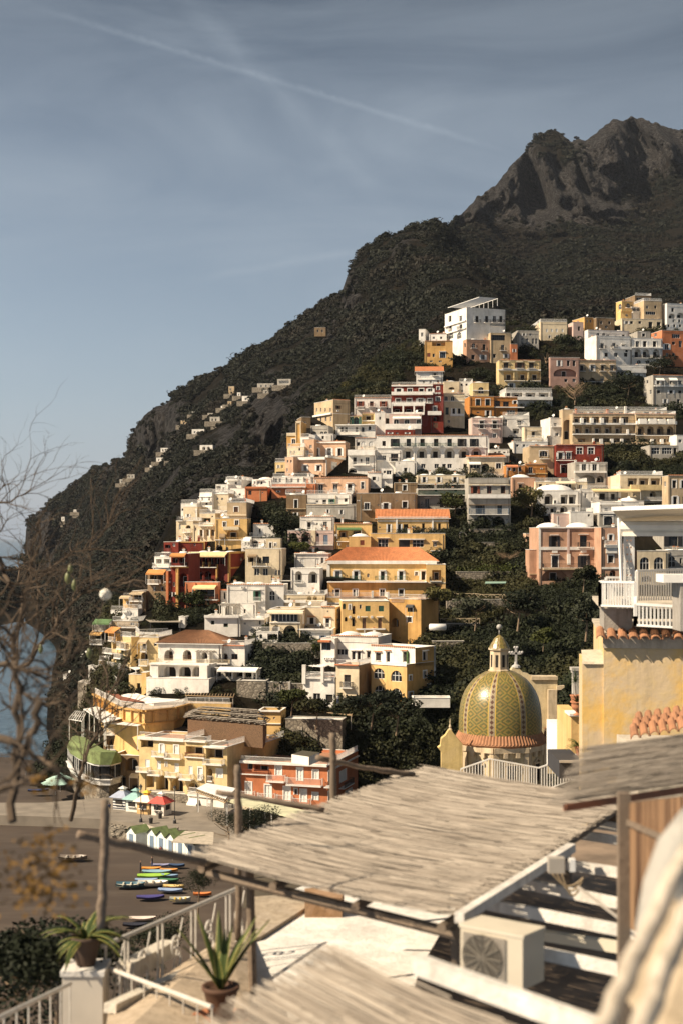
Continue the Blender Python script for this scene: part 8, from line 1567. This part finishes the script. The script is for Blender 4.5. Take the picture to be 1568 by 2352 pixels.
def trees():
    frm(*Z1); pd = leafmat('pine_needles', (.007, .010, .0045), (.016, .019, .008))
    tree('umbrella pine with a wide flat crown beside the tall white hotel', 610, 470, 520, 15, 17, 'pine', pd)
    tree('slim dark cypress right of the umbrella pine', 692, 520, 515, 24, 3.4, 'cyp', pd); tree('second cypress lower in the shaded gully below the gold hotel', 735, 640, 480, 20, 3.4, 'cyp', pd)
    tree('bare sunlit tree in the dark garden below the tan house', 905, 800, 440, 14, 11, 'bare'); tree('dark spreading tree beside the white terraced house', 1230, 720, 450, 9, 13, 'broad', pd)
    tree('dark tree at the foot of the houses with deep arches', 1420, 600, 480, 9, 14, 'broad', pd); tree('grey leafless tree below the arcaded hotel', 1200, 1150, 410, 10, 12, 'bare')
    tree('broad dark tree behind the small pink house at the top', 930, 390, 530, 9, 9, 'broad', pd)
    frm(*Z2)
    tree('round clipped dark tree in front of the white long balconies', 815, 1115, 402, 9.5, 11, 'round', pd); tree('yellow green tree left of the red walled house', 690, 440, 480, 9, 7, 'broad', leafmat('olive_leaves', (.05, .05, .015), (.1, .085, .03)))
    frm(*Z4)
    tree('small garden tree left before the dark red hotel', 250, 1190, 300, 6, 7, 'broad'); tree('rounded garden tree in the middle of the red hotel garden', 360, 1230, 298, 7.5, 8, 'broad', leafmat('olive_green', (.02, .025, .006), (.065, .07, .016))); tree('rounded garden tree at the right of the red hotel garden', 450, 1240, 297, 7.5, 7.5, 'broad', MATS['olive_green'])
    tree('ivy covered dark tree beside the white cube house', 1190, 640, 330, 12, 7, 'broad'); tree('bright green bush tree at the foot of the pink arches', 1340, 700, 320, 5, 6, 'broad', MATS['olive_green']); tree('grey green tree beside the weathered brown tower house', 1110, 300, 380, 9, 9, 'broad')
    frm(*Z3)
    tree('rounded tree right of the lower apartment floors', 175, 235, 345, 8, 7, 'broad', MATS['olive_green']); tree('tall ragged tree right of the weathered white block', 640, 250, 345, 11, 9, 'broad', MATS['olive_leaves']); tree('small tree in front of the pink palace vault', 960, 670, 285, 6, 6, 'broad')
    tree('leafless tree among the terraces below the weathered block', 500, 560, 320, 7, 9, 'bare'); tree('round yellow green bush tree deep in the ravine', 715, 1020, 240, 4, 5, 'round', MATS['olive_green']); tree('grey leafed tree on the ravine slope', 975, 960, 245, 10, 8, 'broad', leafmat('grey_green', (.02, .024, .014), (.06, .062, .04)))
    tree('feathery pale green tree left on the ravine terrace', 300, 900, 262, 7, 9, 'broad', MATS['grey_green']); tree('broad dark tree in the middle of the ravine', 560, 900, 255, 10, 11, 'broad', pd); tree('leafy tree near the left end of the ravine fence', 80, 800, 285, 6, 6, 'broad', MATS['olive_leaves'])
    frm(*Z8)
    tree('bush tree left of the dining terrace', 135, 900, 248, 5, 6, 'broad', MATS['olive_green']); tree('yellow green tree behind the pergola posts beside the white oriel', 350, 500, 275, 6, 7, 'broad', MATS['olive_green']); tree('dark orange tree on the terrace edge under the yellow corner house', 800, 1010, 243, 8, 12, 'broad', pd); tree('dark garden tree in the pole pergola', 340, 1010, 243, 6, 8, 'broad'); tree('second dark orange tree below the corner of the yellow house', 1010, 1060, 241, 8, 10, 'broad', pd)
    frm(*Q3)
    tree('dark pine bush left of the pale wooden post', 410, 1130, 185, 4.2, 5, 'broad', pd, name='pine_tree'); tree('dark pine bush right of the pale wooden post', 610, 1100, 188, 4.8, 6.5, 'broad', pd, name='pine_tree'); tree('low shrub in the planter box on the orange house', 1050, 425, 224, 1.6, 4, 'broad')
    frm(*Q6)
    tree('dark tree at the bottom of the beach beside the kayaks', 1240, 925, 95, 1.9, 2.2, 'broad', pd); tree('dark tree behind the scrolled iron railing', 1000, 1290, 60, 1.5, 3.2, 'broad', pd); tree('shadowy tree behind the bare branches at the bottom left', 100, 1800, 20, 1.5, 3.0, 'broad', pd); tree('dark bush beside the agave pot at the bottom left', 330, 1620, 17, 1.0, 1.4, 'broad', pd)
    frm(*Q5)
    for x, y, lab in ((140, 1010, 'flat topped pine on the dark point by the sea'), (240, 1040, 'second flat topped pine nearer the cliff on the dark point')): tree(lab, x, y, 850, 24, 30, 'pine', pd)
def farhouses():
    frm(*Q1)
    for x0, x1, y0, y1, lab, it in ((1265, 1340, 240, 272, 'long white house with dark windows high on the far slope', 'w 1285,1310,1328 10 250 262'), (1097, 1150, 350, 378, 'white cube house on the far slope beside a grey wing', 'w 1110,1128 8 358 372'), (1003, 1068, 414, 444, 'white house with three windows in the middle of the far slope', 'w 1018,1036,1054 8 424 436'), (945, 1008, 368, 396, 'tan ruined house at the left of the far slope', 'w 960,990 8 378 390'),
                                    (1045, 1112, 497, 528, 'white house with two big arches lowest on the right of the far slope', 'A 1066,1090 16 505 522'), (817, 860, 562, 588, 'white cottage with sloping terrace over the cliff', 'w 830,848 7 570 580'), (840, 878, 512, 538, 'small white house among bushes above the cliff cottage', 'w 852,868 7 518 530'), (783, 826, 602, 618, 'low white ledge house left of the cliff cottage', 'w 800,815 6 606 614'),
                                    (886, 948, 568, 584, 'long low white terrace wall house right of the cliff cottage', 'w 900,920,938 6 573 580'), (664, 704, 650, 674, 'grey white house half hidden by trees far left', 'w 676,692 7 656 668'), (626, 660, 676, 700, 'white house just below the half hidden grey one', 'w 636,650 7 682 692'), (321, 338, 872, 898, 'tiny narrow white tower house on the dark headland', 'w 330 5 880 890'), (385, 400, 834, 850, 'tiny pale house on the headland behind the narrow tower', 'w 392 5 840 846'),
                                    (1195, 1225, 190, 235, 'stone house at the top left of the far slope', 'w 1205 8 200 212; w 1212 8 218 228'), (1345, 1440, 175, 200, 'long grey house under the crest of the far slope', 'w 1365,1390,1415 9 182 194'), (1240, 1258, 222, 245, 'small white tower beside the long white far house', 'w 1249 6 228 238'), (1450, 1520, 152, 190, 'grey green glazed house at the right of the far slope', 'g 1485 50 160 175'), (1375, 1435, 208, 232, 'jumble of white terraces under the long grey far house', 'w 1390,1415 8 214 226'),
                                    (1004, 1046, 322, 342, 'low white house near the crest left of the far slope', 'w 1016,1034 7 328 338'), (1190, 1210, 268, 290, 'beige hut between the far terraces', 'w 1200 6 274 284'), (1155, 1185, 292, 308, 'pale shed on a far terrace above the white cube house', 'w 1170 6 296 304'), (1085, 1112, 330, 344, 'thin grey house above the white cube house', 'w 1098 6 334 341')):
        d_ = D(px((x0 + x1) / 2), py(y1)) * .975
        rt = B(lab, 'T' if 'tan' in lab or 'beige' in lab or 'stone' in lab else ('Z' if 'grey' in lab else 'W'), x0, x1, y0, y1, 10, items=it, Y=d_, nocl=True, dep=9, ext=1.5, group='scattered houses on the far slope')
        q = MB(); q.mat(wallmat('S')); f_, zb_ = rt[1], rt[3] + 1.5; fbox(q, f_, -3, f_.ln + 5, zb_ - 3.2, zb_ + .4, .5, 3.5); fbox(q, f_, f_.ln * .3, f_.ln + 6, zb_ - 6, zb_ - 3.8, 2, 6); q.build('terrace', rt[0])
    frm(*FULL)
    B('lone stone ruin high on the mountain flank', 'N', 722, 748, 752, 768, 5, items='w 730,740 4 757 763', Y=D(px(735), py(768)) * .98, nocl=True, ext=1.5)
beach(); trees(); farhouses()

# ---------------------------------------------------------------- air: one even box of haze round everything
q = MB(); q.box((-6000, 14000, 446), (26000, 30000, 900))
m = bpy.data.materials.new('haze_air'); m.use_nodes = True; t = m.node_tree; t.nodes.clear()
o_ = t.nodes.new('ShaderNodeOutputMaterial'); v_ = t.nodes.new('ShaderNodeVolumePrincipled'); v_.inputs['Color'].default_value = (.80, .87, 1, 1); v_.inputs['Density'].default_value = .000022; v_.inputs['Anisotropy'].default_value = .2
t.links.new(v_.outputs[0], o_.inputs['Volume'])
hz = q.build('haze', m=m); tag(hz, kind='stuff')
